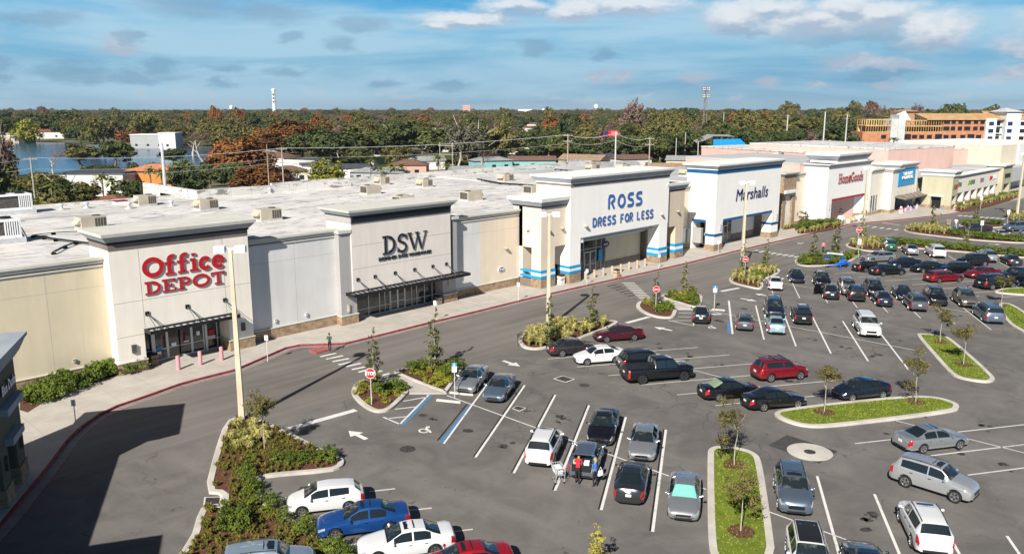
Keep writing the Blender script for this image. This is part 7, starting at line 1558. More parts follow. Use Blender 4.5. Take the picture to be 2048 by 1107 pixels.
def house(px, yb, w, d, h, wall, roof, label, kind='hip', rh=2.0, rot=0.0, D=None, nwin=3, floors=1, cat='house', name='house'):
    p = pt(px, yb) if D is None else Vector((*ptd(px, yb, D)[:2], 0)); o = empty(name, (p.x, p.y, 0), math.atan2(RT.y, RT.x) + R(rot)); tag(o, label, cat)
    mb = MB(); mb.box(-w / 2, w / 2, 0, d, -.3, h); mb.build('wall', H_WALL[wall], o)
    mb = MB(); e = .5
    if kind == 'hip': 
        k = min(w, d) * .5; r0 = max(0, w / 2 - k); mb.add([(-w / 2 - e, -e, h), (w / 2 + e, -e, h), (w / 2 + e, d + e, h), (-w / 2 - e, d + e, h), (-r0, d / 2, h + rh), (r0, d / 2, h + rh)], [(0, 1, 5, 4), (1, 2, 5), (2, 3, 4, 5), (3, 0, 4), (3, 2, 1, 0)])
    elif kind == 'gable': mb.add([(-w / 2 - e, -e, h), (w / 2 + e, -e, h), (w / 2 + e, d + e, h), (-w / 2 - e, d + e, h), (-w / 2 - e, d / 2, h + rh), (w / 2 + e, d / 2, h + rh)], [(0, 1, 5, 4), (2, 3, 4, 5), (1, 2, 5), (3, 0, 4), (3, 2, 1, 0)])
    else: mb.box(-w / 2 - .3, w / 2 + .3, -.3, d + .3, h, h + .35)
    mb.build('roof', H_ROOF[roof], o)
    for f in range(floors):
        for k in range(nwin):
            x = -w / 2 + w * (k + .5) / nwin; z = .9 + f * 3.0; mb = MB(); mb.box(x - .7, x + .7, -.05, -.003, z, z + 1.3, 0); mb.box(x - .75, x + .75, -.07, -.051, z - .1, z - .01, 1); mb.build('window', [M_glass, M_white], o)
    return o
HOUSES = []
def hs(*a, **k): HOUSES.append((a[0], k.get('D') or (pt(a[0], a[1]) .dot(FW0)), a[2])); return house(*a, **k)
hs(296, 291, 19, 14, 7.0, 'grey', 'white', 'pale grey modern villa on the far lake shore', 'flat', D=455, nwin=3, floors=1); hs(335, 290, 9, 10, 8.0, 'white', 'white', 'white box wing right of the pale grey villa', 'flat', D=452, nwin=1)
hs(183, 372, 16, 12, 5.2, 'white', 'dark', 'white flat roofed house with a dark roof before the lake', 'flat', D=205, nwin=3, floors=1); hs(297, 366, 12.5, 10, 5.4, 'orange', 'terra', 'orange stucco house with a terracotta hip roof', 'hip', 1.6, D=212, nwin=2, floors=1)
hs(212, 432, 7, 6, 2.8, 'tanw', 'rbrown', 'small brown hip roof just behind the white roof edge on the left', 'hip', 1.1, D=165, nwin=1); hs(400, 420, 13, 8, 3.4, 'tanw', 'rbrown', 'low red brown roof right of the steel pole', 'hip', 1.5, D=150, nwin=2); hs(322, 420, 9, 7, 3.0, 'tanw', 'rbrown', 'brown roof corner left of the white parapet', 'hip', 1.3, D=152, nwin=1)
hs(560, 402, 18, 9, 3.8, 'cream', 'rbrown', 'long low red brown roof behind the white parapet', 'gable', 1.4, D=168, nwin=3); hs(855, 392, 16, 9, 3.2, 'pink', 'rbrown', 'red brown hip roof behind the middle of the white roofs', 'hip', 1.3, D=188, nwin=2)
hs(815, 352, 12, 9, 3.6, 'pink', 'brown', 'pink house with a brown hip roof left of the transformer poles', 'hip', 1.6, D=262, nwin=2); hs(1028, 356, 22, 9, 3.2, 'teal', 'grey', 'long grey roofed house with a pale blue side', 'gable', 1.6, rot=12, D=228, nwin=4)
hs(1178, 355, 16, 8, 3.0, 'cream', 'dark', 'dark roofed cream house left of the teal one', 'hip', 1.3, D=232, nwin=2); hs(1268, 352, 15, 8, 3.2, 'teal', 'dark', 'teal house with a dark gable roof', 'gable', 1.4, rot=8, D=236, nwin=2); hs(1348, 345, 14, 8, 3.4, 'cream', 'tanr', 'cream house with a tan brown roof left of the pink hall', 'gable', 1.6, rot=5, D=248, nwin=3)
hs(610, 262, 46, 22, 6.5, 'tanw', 'white', 'long tan commercial building above the rust coloured trees', 'flat', D=760, nwin=6, cat='building', name='commercial_building'); hs(874, 300, 14, 12, 11, 'white', 'white', 'white block glimpsed between dark trees', 'flat', D=420, nwin=2, floors=2); hs(1125, 272, 22, 12, 5, 'cream', 'tanr', 'cream roofed building in the wood behind the pole', 'gable', 2, D=520, nwin=2)
hs(60, 262, 20, 12, 4, 'white', 'white', 'white house among trees at the left end of the lake', 'flat', D=820, nwin=2); hs(215, 258, 34, 14, 5, 'white', 'white', 'white low buildings in the trees above the lake', 'flat', D=880, nwin=5); hs(1560, 285, 18, 12, 4, 'tanw', 'tanr', 'tan roofed house in front of the dark wood on the right', 'gable', 2, D=520, nwin=3); hs(1640, 282, 14, 10, 4, 'cream', 'tanr', 'small cream house left of the unfinished hotel', 'hip', 2, D=540, nwin=2); hs(390, 258, 24, 12, 5, 'pink', 'terra', 'reddish roofed building far behind the bare trees', 'flat', D=900, nwin=3)
c = ptd(1462, 300, 330); o = empty('pavilion', (c.x, c.y, 0), math.atan2(RT.y, RT.x) + R(8)); tag(o, 'pavilion with a bright blue sloping roof behind the white department shop', 'pavilion')
mb = MB(); mb.add([(-7.5, 0, 5.4), (8, 0, 5.6), (6.6, 7, 9.2), (-4.8, 7, 9.0), (-7.5, 0, 5.1), (8, 0, 5.3)], [(0, 1, 2, 3), (4, 5, 1, 0)]); mb.build('blue_roof', H_ROOF['blue'], o)
mb = MB(); mb.add([(-12, 5, 7.4), (-4.8, 7.1, 10.2), (4.6, 7.1, 10.0), (8, 7.1, 9.0), (-10, 16, 8.2), (-4, 16, 10.8), (5, 16, 10.6)], [(0, 1, 5, 4), (1, 2, 6, 5), (2, 3, 6)]); mb.build('grey_roof', H_ROOF['grey'], o); mb = MB(); mb.box(-7, 7.6, 1, 14, -.3, 5.2); mb.build('wall', H_WALL['cream'], o)
HOUSES.append((1462, 330, 20))
for k, (px, D, w, lab) in enumerate(((545, 262, 10, 'white motor home left in the boat yard'), (575, 264, 9, 'white motor home right in the boat yard'), (600, 258, 7, 'white caravan at the right of the boat yard'), (1180, 262, 8, 'white caravan among the middle trees'), (720, 250, 9, 'white trailer before the palms'))):
    c = ptd(px, 330, D); o = empty('motor_home', (c.x, c.y, 0), math.atan2(RT.y, RT.x) + R(12 * k)); tag(o, lab, 'motor home', None)
    mb = MB(); mb.frustum(-w / 2, w / 2, -1.2, 1.2, .5, 3.2, 0, -.12); mb.build('body', M_white, o); mb = MB(); mb.box(-w * .3, w * .3, -1.24, -1.19, 1.6, 2.3); mb.build('window', M_glass, o); mb = MB(); [mb.tube((s * w * .3, -1.3, .4), (s * w * .3, 1.3, .4), .4, n=12) for s in (-1, 1)]; mb.build('axle', M_tyre, o)
rr2 = random.Random(77); n_h = 0; NW = {'white': 'white', 'cream': 'cream', 'tanw': 'tan', 'pink': 'pink', 'grey': 'grey', 'teal': 'teal'}; NR = {'white': 'flat white', 'tanr': 'tan', 'grey': 'grey', 'brown': 'brown', 'rbrown': 'red brown', 'dark': 'dark'}
def side(px): return 'left of the rust cypresses' if px < 430 else ('by the transformer poles' if px < 890 else ('around the billboard' if px < 1400 else 'right of the light tower'))
while n_h < 64:
    D = rr2.uniform(240, 900); px = rr2.uniform(440, 1720) if rr2.random() < .75 else rr2.uniform(-60, 440)
    if px < 440 and D < 480: continue
    if px > 1380 and D < 420: continue
    c = ptd(px, 300, D)
    if any(abs(px - h_[0]) * D / 1640 < 20 and abs(D - h_[1]) < 30 for h_ in HOUSES): continue
    n_h += 1; wl = rr2.choice(('white', 'cream', 'white', 'tanw', 'pink', 'grey', 'white')); rf = rr2.choice(('white', 'tanr', 'grey', 'brown', 'white', 'rbrown', 'grey', 'white')); big = rr2.random() < .3 and D > 480
    hs(px, 300, rr2.uniform(22, 34) if big else rr2.uniform(11, 17), rr2.uniform(8, 12), rr2.uniform(4.5, 6.5) if big else rr2.uniform(3, 4), wl, rf, '%s house with a %s roof %s %s' % (NW[wl], NR[rf], 'far off among trees' if D > 560 else 'among the middle trees', side(px)), 'flat' if rf == 'white' else rr2.choice(('hip', 'gable')), rr2.uniform(1.2, 2), rot=rr2.uniform(-35, 35), D=D, nwin=3)['group'] = 'houses glimpsed between the trees'
for k in range(20):
    px = 540 + k * 44 + rr2.uniform(-12, 12); D = rr2.uniform(226, 325); 
    if any(abs(px - h_[0]) * D / 1640 < 9 and abs(D - h_[1]) < 16 for h_ in HOUSES): continue
    wl = rr2.choice(('white', 'cream', 'white', 'tanw', 'grey', 'teal')); rf = rr2.choice(('grey', 'tanr', 'brown', 'dark', 'white', 'grey'))
    hs(px, 300, rr2.uniform(9, 17), rr2.uniform(7, 9), rr2.uniform(2.8, 3.6), wl, rf, 'low %s house with a %s roof in the first street %s' % (NW[wl], NR[rf], side(px)), 'flat' if rf == 'white' else rr2.choice(('hip', 'gable')), rr2.uniform(1.2, 1.8), rot=rr2.uniform(-25, 25), D=D, nwin=3)['group'] = 'low houses in the first streets'
yd = MB(); yd.prism([tuple(ptd(px, 300, D)[:2]) for px, D in ((520, 215), (1000, 215), (1380, 225), (1330, 262), (1000, 262), (860, 300), (640, 320), (520, 270))], -.5, -.28); tag(yd.build('bare_yard', noisy('sandy yard', (.14, .12, .085), (.36, .32, .25), .08, 6, .95)), kind='structure')
# unfinished hotel
HD = 386.0; k_ = HD / 1640
ho = ptd(1728, 305, HD); hotel = empty('unfinished_hotel', (ho.x, ho.y, 0), math.atan2(RT.y, RT.x)); tag(hotel, 'unfinished hotel with orange sheathing, open timber frames and white wrapped wing', 'building under construction')
W_or = noisy('orange sheathing', (.36, .15, .075), (.46, .21, .11), .5); W_tim = noisy('fresh timber', (.46, .29, .12), (.60, .40, .19), .8); W_wrap = noisy('white house wrap', (.66, .67, .68), (.78, .79, .80), .4); W_cmu = noisy('grey block', (.42, .43, .42), (.52, .53, .52), .4); W_ply = noisy('plywood roof deck', (.38, .235, .10), (.50, .32, .16), .3)
def hx(px): return (px - 1728) * k_
def hz(py): return 21.2 - (py - 217) * k_
mb = MB(); mb.box(hx(1722), hx(1775), 0, 14, -.3, hz(262), 0); mb.box(hx(1802), hx(1880), 0, 14, -.3, hz(262), 0); mb.box(hx(1880), hx(1961), 0, 16, -.3, hz(238), 0); mb.build('orange_wall', W_or, hotel)
mb = MB(); mb.box(hx(1776), hx(1789), -.6, 8, -.3, hz(237)); mb.box(hx(1789), hx(1803), -1.0, 8, -.3, hz(229)); mb.build('stair_tower', W_cmu, hotel)
def frame(x0, x1, z0, z1, nm='timber_frame'):
    mb = MB(); fl = 2; n = int((x1 - x0) / 1.1)
    for y in (0.1, 5, 10):
        for i in range(n + 1): x = x0 + (x1 - x0) * i / n; mb.box(x - .09, x + .09, y, y + .15, z0, z1)
    for f in range(fl + 1):
        z = z0 + (z1 - z0) * f / fl
        for y in (0.0, 5, 10): mb.box(x0, x1, y - .02, y + .3, z - .28, z + .02)
        for i in range(0, n, 2): x = x0 + (x1 - x0) * i / n; mb.box(x - .06, x + .06, .3, 10, z - .25, z - .02)
    mb.box(x0, x1, 9, 9.2, z0, z1 - 2.6); mb.build(nm, W_tim, hotel)
frame(hx(1728), hx(1776), hz(262), hz(238)); frame(hx(1803), hx(1880), hz(262), hz(239.5))
mb = MB(); mb.box(hx(1728), hx(1880), 1.0, 12, hz(250) - .1, hz(250) + .1); mb.build('floor_deck', W_ply, hotel)
def hwin(px, py, w, h, m=None, y=0.0): mb = MB(); mb.box(hx(px) - w / 2, hx(px) + w / 2, y - .12, y - .003, hz(py) - h / 2, hz(py) + h / 2, 0); mb.box(hx(px) - w / 2 - .15, hx(px) + w / 2 + .15, y - .16, y - .121, hz(py) - h / 2 - .15, hz(py) - h / 2 - .01, 1); mb.build('window', [m or W_navy, W_or if m is None else W_wrap], hotel)
for py, xs_ in ((271.5, (1764, 1793, 1811, 1825, 1839, 1854, 1872, 1887, 1902, 1920, 1936, 1951)), (285.5, (1764, 1808, 1823, 1838, 1853, 1869, 1885, 1901, 1917, 1933, 1948))):
    for i, x in enumerate(xs_): hwin(x, py, 2.3 if i % 4 != 2 else 3.2, 1.7 if i % 4 != 2 else 2.4)
for py in (243, 255.5):
    for i, x in enumerate((1886, 1899, 1912.5, 1927, 1943, 1956)): hwin(x, py, 2.0 if i % 3 else 2.8, 1.8)
mb = MB(); mb.box(hx(1961), hx(1981), -1.2, 12, -.3, hz(236)); mb.box(hx(1981), hx(1998), 1.5, 12, -.3, hz(240)); mb.box(hx(1998), hx(2026), -1.8, 12, -.3, hz(224)); mb.box(hx(2026), hx(2120), -.6, 14, -.3, hz(239)); mb.build('white_wall', W_wrap, hotel)
for py in (246, 260, 274.5, 288):
    hwin(1971, py, 2.3, 1.8, M_snavy, -1.2); hwin(1990, py + 2, 2.4, 3.0, W_navy, 1.5); hwin(2006, py, 2.2, 1.8, M_snavy, -1.8); hwin(2034, py, 2.2, 1.8, W_navy, -.6); hwin(2052, py, 2.2, 1.8, W_navy, -.6)
for py in (251, 265, 279): mb = MB(); mb.box(hx(1981.5), hx(1997.5), .2, 1.5, hz(py) - .15, hz(py) + .15); mb.build('balcony_slab', W_wrap, hotel)
mb = MB(); cx_ = (hx(1998) + hx(2026)) / 2; w_ = (hx(2026) - hx(1998)) / 2 + .9; mb.add([(cx_ - w_, -2.8, hz(223.5)), (cx_ + w_, -2.8, hz(223.5)), (cx_ + w_, 13, hz(223.5)), (cx_ - w_, 13, hz(223.5)), (cx_, 5, hz(215.5))], [(0, 1, 4), (1, 2, 4), (2, 3, 4), (3, 0, 4), (3, 2, 1, 0)]); mb.build('tower_roof', W_cmu, hotel)
mb = MB(); mb.add([(hx(1845), -.8, hz(237)), (hx(1998), -.8, hz(237)), (hx(1998), 10, hz(226.5)), (hx(1840), 10, hz(226.5)), (hx(1845), -.8, hz(239)), (hx(1998), -.8, hz(239))], [(0, 1, 2, 3), (4, 5, 1, 0)]); mb.add([(hx(1975), 4, hz(237)), (hx(2000), 2, hz(234)), (hx(2000), 14, hz(222)), (hx(1985), 14, hz(222))], [(0, 1, 2, 3)]); mb.add([(hx(2026), -1.0, hz(231)), (hx(2120), -1.0, hz(231)), (hx(2120), 8, hz(226.5)), (hx(2026), 8, hz(226.5))], [(0, 1, 2, 3)]); mb.box(hx(2026), hx(2120), -.8, 8, hz(239), hz(231)); mb.build('roof_deck', W_ply, hotel)
mb = MB(); mb.box(hx(1815), hx(1842), 10, 22, -.3, hz(223)); mb.add([(hx(1820), 9, hz(223)), (hx(1850), 9, hz(223)), (hx(1850), 24, hz(223)), (hx(1820), 24, hz(223)), (hx(1836), 16, hz(217.5))], [(0, 1, 4), (1, 2, 4), (2, 3, 4), (3, 0, 4)]); mb.build('rear_tower', mat('rear tower', fn=None, col=(.33, .19, .12), rough=.9), hotel)
mb = MB(); mb.add([(hx(1802), 9, hz(229)), (hx(1820), 9, hz(221.5)), (hx(1830), 9, hz(236)), (hx(1802), 9, hz(236))], [(0, 3, 2, 1)]); mb.box(hx(1802), hx(1832), 9.1, 14, hz(240), hz(236)); mb.build('gable_wall', W_wrap, hotel)
HOUSES.append((1920, HD, 110))
# --- poles, wires, towers
def pole(px, ytop, h, label, m=None, arms=1, r=.16, lean=0):
    D = (21.2 - h) * 1640 / (ytop - 217); c = ptd(px, ytop, D); o = empty('utility_pole', (c.x, c.y, 0), math.atan2(RT.y, RT.x) + .3); tag(o, label, 'utility pole')
    mb = MB(); mb.tube((lean, 0, -.3), (0, 0, h), r * 1.3, r * .8, 8); mb.build('pole', m or M_wood, o)
    for k in range(arms): mb = MB(); mb.box(-1.2, 1.2, -.06, .06, h - .5 - k * 1.4, h - .36 - k * 1.4); [mb.tube((x, 0, h - .36 - k * 1.4), (x, 0, h - .1 - k * 1.4), .05, n=6) for x in (-1.05, -.4, .4, 1.05)]; mb.build('crossarm', M_wood, o)
    return Vector((c.x, c.y, h))
q1 = pole(60, 311, 12, 'wooden utility pole at the left behind the white roof', arms=1); q2 = pole(323, 284, 16, 'pale blue steel pole rising behind the white parapet', M_galv, 0, .26); q3 = pole(563, 292, 12.5, 'wooden utility pole before the rust coloured trees'); q3b = pole(533, 286, 12.8, 'thin pole left of the rust coloured trees', arms=0, r=.1)
q4 = pole(1136, 266, 15, 'wooden utility pole with a transformer in the middle distance', arms=2); q5 = pole(1232, 262, 15.5, 'steel pole under the red billboard', M_galv, 1, .2); q6 = pole(1300, 272, 14.5, 'wooden utility pole right of the red billboard', arms=2)
q7 = pole(1576, 229, 18.5, 'left of three tall pale poles before the dark wood', W_cmu, 1, .25); q8 = pole(1651, 223, 20, 'middle of three tall pale poles before the dark wood', W_cmu, 0, .28); q9 = pole(1695, 228, 18.8, 'right of three tall pale poles before the dark wood', W_cmu, 2, .25); q10 = pole(1448, 224, 19, 'thin tall pole right of the light tower', W_cmu, 0, .2)
def wires(a, b, label, offs=((0, 0),), sag=.9):
    mb = MB(); c = a.copy()
    for (dx, dz) in offs:
        P_ = [a.lerp(b, i / 12) + Vector((dx, dx, dz - sag * 4 * (i / 12) * (1 - i / 12))) - c for i in range(13)]; mb.path(P_, .024, 4)
    tag(mb.build('power_line', M_galv, loc=c), label, 'power line')
left_ = ptd(-200, 308, 150); left_.z = 12
wires(left_, q1, 'power lines leaving the left edge of the picture', ((0, -.3), (.6, -.3), (0, -2.2))); wires(q1, q3, 'power lines across the lake view', ((0, -.2), (.8, -.2), (.2, -2.4), (0, -3.4))); wires(q3, q4, 'power lines over the middle houses', ((0, -.2), (.8, -.2), (.2, -2.4))); wires(q4, q5, 'power lines left of the billboard pole', ((0, -.3), (.8, -.3), (0, -2))); wires(q5, q6, 'power lines right of the billboard pole', ((0, -.3), (.8, -.3), (0, -2)))
c = ptd(893, 345, 250); o = empty('transformer_frame', (c.x, c.y, 0), math.atan2(RT.y, RT.x)); tag(o, 'pair of linked wooden poles with cross bars among the middle trees', 'utility pole')
for x in (-1.9, 1.9): mb = MB(); mb.tube((x, 0, -.3), (x, 0, 11.2), .17, .13, 8); mb.build('pole', M_wood, o)
for z in (4.5, 7.5, 10.2): mb = MB(); mb.box(-2.4, 2.4, -.08, .08, z, z + .18); mb.build('crossbar', M_wood, o)
c = ptd(1222, 264, 330); o = empty('billboard', (c.x, c.y, 0), math.atan2(RT.y, RT.x)); tag(o, 'red and dark blue billboard above the trees in the middle distance', 'billboard')
mb = MB(); mb.box(-2.7, 2.9, -.2, .2, 10.2, 12.7, 0); mb.box(-2.6, -1.0, -.24, -.2, 10.3, 12.6, 1); mb.box(.1, 2.6, -.23, -.2, 10.5, 12.4, 2); mb.build('panel', [M_sred, M_snavy, mat('billboard pink', (.62, .12, .16), .6)], o); mb = MB(); mb.tube((0, 0, -.3), (0, 0, 9.7), .35, n=10); mb.build('post', M_galv, o)
c = ptd(1408, 262, 480); o = empty('light_tower', (c.x, c.y, 0), math.atan2(RT.y, RT.x)); tag(o, 'tall lattice tower with two tiers of floodlight banks', 'light tower')
mb = MB(); H_ = 32.5
for sx, sy in ((-1, -1), (1, -1), (0, 1)): mb.tube((sx * 1.3, sy * 1.1, -.3), (sx * .6, sy * .5, H_), .2, .16, 6)
for k in range(16):
    z0 = k * 2; z1 = z0 + 2; f0 = 1.3 - .7 * z0 / H_; f1 = 1.3 - .7 * z1 / H_; s = 1 if k % 2 else -1; mb.tube((-f0 * s, -f0 * .85, z0), (f1 * s, -f1 * .85, z1), .06, n=4); mb.tube((-f0, -f0 * .85, z0), (f0, -f0 * .85, z0), .05, n=4)
mb.build('lattice', noisy('rusty grey steel', (.14, .12, .11), (.26, .23, .21), 1.0), o)
for z in (28.2, 32.2):
    for s in (-1, 1): mb = MB(); mb.box(s * 1.25 - 1.05, s * 1.25 + 1.05, -1.1, -.7, z - 1.1, z + 1.1); [mb.tube((s * 1.25 + dx, -1.12, z + dz), (s * 1.25 + dx, -1.2, z + dz), .42, n=10, m=1) for dx in (-.5, .5) for dz in (-.5, .5)]; mb.build('floodlight_bank', [M_acdark, W_cmu], o)
def far_thing(name, px, ybase, D, label, cat, fn):
    c = ptd(px, ybase, D); o = empty(name, (c.x, c.y, 0), math.atan2(RT.y, RT.x)); tag(o, label, cat); fn(o)
def hgt(py, D): return 21.2 - (py - 217) * D / 1640
def mon(o):
    z = hgt(180, 1900); mb = MB(); mb.tube((0, 0, 0), (0, 0, z - 5), 4.2, 3.4, 16); mb.build('shaft', W_wrap, o); mb = MB(); mb.lathe([(3.4, z - 5), (4.4, z - 3.5), (4.4, z - .5), (2.5, z + 1), (0, z + 1.4)], 16); mb.build('cap', M_white, o)
    mb = MB(); [mb.box(-1.5, 1.5, -4.1, -3.5, z - a - 4, z - a) for a in (10, 18, 26)]; mb.build('marking', M_snavy, o)
far_thing('slender_tower', 549, 222, 1900, 'slender white tower with dark marks on the horizon', 'tower', mon)
def wt(r, legs, py, D, m):
    def fn(o):
        z = hgt(py, D); mb = MB(); mb.lathe([(0, z - r * 1.5), (r * .8, z - r * 1.2), (r, z - r * .5), (r * .8, z + r * .2), (0, z + r * .6)], 16); mb.build('tank', m, o, smooth=True)
        mb = MB()
        if legs: [mb.tube((sx * r, sy * r, 0), (sx * r * .8, sy * r * .8, z - r * .9), .7, n=5) for sx in (-1, 1) for sy in (-1, 1)]
        else: mb.tube((0, 0, 0), (0, 0, z - r * 1.2), r * .35, n=10)
        mb.build('support', M_white if not legs else noisy('red steel', (.2, .05, .03), (.3, .08, .05), 1), o)
    return fn
far_thing('water_tower', 463, 222, 2800, 'small pale water tower left of the slender white tower', 'water tower', wt(7, False, 213, 2800, W_wrap)); far_thing('water_tower', 1192, 222, 2200, 'water tower on red legs in the middle of the horizon', 'water tower', wt(6, True, 211, 2200, M_white)); far_thing('water_tower', 1087, 222, 3000, 'tiny white water tower right of the far low building', 'water tower', wt(6, False, 219, 3000, M_white))
def far_block(w, py, D, m, d=20): 
    def fn(o): mb = MB(); mb.box(-w / 2, w / 2, 0, d, 0, hgt(py, D)); mb.build('wall', m, o); mb = MB(); mb.box(-w / 2 - .5, w / 2 + .5, -.5, d, hgt(py, D), hgt(py, D) + 1.2); mb.build('roof', W_wrap, o)
    return fn
far_thing('office_block', 933, 222, 3800, 'pinkish office block on the middle of the horizon', 'building', far_block(34, 211.5, 3800, H_WALL['pink'])); far_thing('office_block', 1050, 222, 3600, 'wide low white block on the horizon', 'building', far_block(60, 219, 3600, W_wrap)); far_thing('office_block', 1924, 222, 3000, 'blue glass office tower above the unfinished hotel', 'building', far_block(27, 210, 3000, mat('blue glass tower', (.08, .17, .26), .25)))
# --- trees: the ones one can tell apart
NAT = {'oak': (12.8, 12), 'oak2': (14.6, 10.5), 'oak3': (10.8, 14), 'cyp': (17, 11), 'pine': (17, 6), 'moss': (14.5, 11), 'bare': (11, 9), 'bamboo': (7, 8), 'palm0': (8.4, 4), 'palm1': (11, 4), 'palmtall': (14.6, 4)}
LBL = {'oak': ('dark green broadleaf tree in the town beyond the white roofs', 'dark broadleaf trees beyond the roofs'), 'oak2': ('mid green broadleaf tree in the town beyond the white roofs', 'mid green trees beyond the roofs'), 'oak3': ('olive green spreading tree in the town beyond the white roofs', 'olive trees beyond the roofs'), 'cyp': ('rust coloured cypress beside the lake', 'rust coloured cypresses'), 'pine': ('slim dark pine standing above its neighbours', 'slim pines'), 'moss': ('grey green tree hung with moss', 'mossy trees'), 'bare': ('leafless brown tree between green ones', 'leafless trees'), 'bamboo': ('bright yellow green bamboo clump', 'bamboo clumps'), 'palm0': ('short fan palm behind the white roofs', 'short fan palms'), 'palm1': ('fan palm behind the white roofs', 'fan palms'), 'palmtall': ('tall fan palm in the middle distance', 'tall fan palms')}
placed = []
def tree(px, yb, yt, wpx, kind, label=None, cmat=None, D=None):
    D = D or 21.2 * 1640 / (yb - 217); h = 21.2 - (yt - 217) * D / 1640; w = wpx * D / 1640; nh, nw = NAT[kind]; c = ptd(px, 300, D)
    k = kind
    PL[k].place((c.x, c.y, -.3), label or LBL[kind][0], LBL[kind][1] if not label else LBL[kind][1], w / nw, max(.25, (h + .3) / nh), crown_mat=cmat); placed.append((c.x, c.y))
FT = [(4, 400, 250, 62, 'moss', 'dark reddish brown tree at the left edge above the water', LF['brown']), (106, 352, 288, 66, 'bare', 'pinkish leafless tree in front of the lake', LF['pinkish']), (58, 282, 236, 52, 'bamboo', 'pale green feathery tree on the far lake shore', LF['lime']),
 (165, 290, 248, 56, 'oak', None, None), (205, 300, 240, 70, 'oak3', None, None), (165, 330, 286, 84, 'oak2', 'yellowish green round tree at the lake edge', LF['olive']), (232, 335, 276, 74, 'oak', None, None), (345, 330, 292, 54, 'oak', None, None), (95, 272, 226, 90, 'oak', None, None), (20, 275, 232, 80, 'oak2', None, None), (140, 265, 222, 80, 'oak2', None, None), (250, 290, 262, 50, 'oak3', None, LF['rust']),
 (482, 372, 264, 128, 'cyp', 'largest rust coloured cypress left of the wooden pole', None), (566, 318, 236, 118, 'cyp', 'rust coloured cypress highest on the picture behind the wooden pole', None), (522, 385, 322, 104, 'cyp', 'low rust coloured cypress before the two large ones', None), (405, 318, 250, 74, 'bare', None, LF['brown']), (440, 300, 240, 80, 'bare', None, LF['brown']), (385, 308, 256, 70, 'bare', None, None), (470, 290, 238, 70, 'moss', None, LF['brown']), (610, 322, 262, 96, 'oak', None, None), (660, 328, 256, 110, 'oak', None, None), (705, 322, 252, 96, 'oak2', None, None),
 (650, 364, 314, 88, 'bamboo', 'bright yellow green clump behind the white parapet', None), (296, 396, 330, 30, 'palm1', None, None), (318, 390, 334, 30, 'palm0', None, None), (352, 392, 318, 34, 'palm1', None, None), (384, 392, 326, 30, 'palm1', None, None), (368, 398, 312, 32, 'palm1', None, None), (402, 396, 338, 28, 'palm0', None, None), (338, 398, 330, 28, 'palm0', None, None), (198, 412, 342, 36, 'palm1', None, None), (218, 412, 350, 34, 'palm0', None, None), (240, 410, 356, 34, 'palm0', None, None), (14, 400, 320, 36, 'palm1', None, None), (8, 430, 354, 38, 'palm0', None, None),
 (572, 366, 334, 22, 'palm0', None, None), (592, 366, 336, 22, 'palm0', None, None), (740, 362, 312, 24, 'palm1', None, None), (782, 362, 324, 24, 'palm0', None, None), (802, 362, 324, 26, 'palm0', None, None), (876, 356, 305, 28, 'palm1', None, None), (892, 356, 322, 24, 'palm0', None, None), (760, 364, 330, 20, 'palm0', None, None),
 (1370, 318, 248, 20, 'palmtall', None, None), (1352, 322, 257, 22, 'palmtall', None, None), (1396, 322, 268, 24, 'palmtall', None, None), (1786, 312, 272, 26, 'palmtall', 'fan palm between the pink hall and the unfinished hotel', None),
 (100, 428, 350, 120, 'moss', 'wide grey green tree before the flat roofed house', LF['mid']), (52, 424, 350, 100, 'oak3', None, None), (152, 424, 366, 90, 'oak3', None, None), (262, 412, 356, 80, 'oak', None, None), (20, 430, 362, 70, 'oak', None, None),
 (765, 318, 256, 84, 'oak', None, None), (822, 322, 240, 118, 'oak', None, None), (868, 326, 250, 90, 'oak2', None, None), (915, 330, 234, 66, 'moss', None, None), (950, 330, 244, 84, 'moss', None, None), (1000, 326, 256, 84, 'oak3', None, None), (1042, 322, 254, 74, 'oak', None, None), (1082, 326, 272, 80, 'oak', None, None), (1118, 328, 264, 66, 'oak2', None, None), (1158, 326, 272, 66, 'oak', None, None), (966, 350, 292, 84, 'bare', 'large leafless tree in front of the long grey roof', LF['brown']), (1200, 322, 272, 74, 'bare', None, LF['brown']), (1238, 326, 266, 70, 'oak', None, None), (1290, 322, 262, 76, 'oak2', None, None), (1330, 320, 262, 74, 'oak', None, None), (790, 335, 292, 60, 'oak3', None, None), (720, 336, 288, 70, 'oak2', None, None),
 (1500, 304, 242, 96, 'oak3', None, None), (1562, 304, 240, 120, 'oak3', None, LF['olive']), (1620, 302, 248, 90, 'oak2', None, None), (1680, 300, 238, 90, 'oak', None, None), (1440, 308, 250, 80, 'oak', None, None), (1590, 292, 246, 60, 'bare', None, LF['pinkish']), (1856, 303, 280, 44, 'oak2', None, None), (1944, 304, 274, 60, 'oak3', None, None), (2036, 302, 262, 60, 'oak3', None, None), (1700, 306, 262, 50, 'oak', None, None)]
for a in FT: tree(*a[:5], label=a[5], cmat=a[6])
LIM = [(-300, 25, 262), (25, 145, 338), (145, 250, 326), (250, 430, 320), (430, 620, 292), (620, 700, 322), (700, 800, 312), (800, 1000, 300), (1000, 1380, 316), (1380, 1520, 300), (1520, 1720, 282), (1720, 2400, 292)]
def lim(px, D):
    if D > 470: return 0
    if D > 300: return 286 if (px < 145) else (284 if 240 < px < 430 else 222)
    for a, b_, y in LIM:
        if a <= px < b_: return y
    return 300
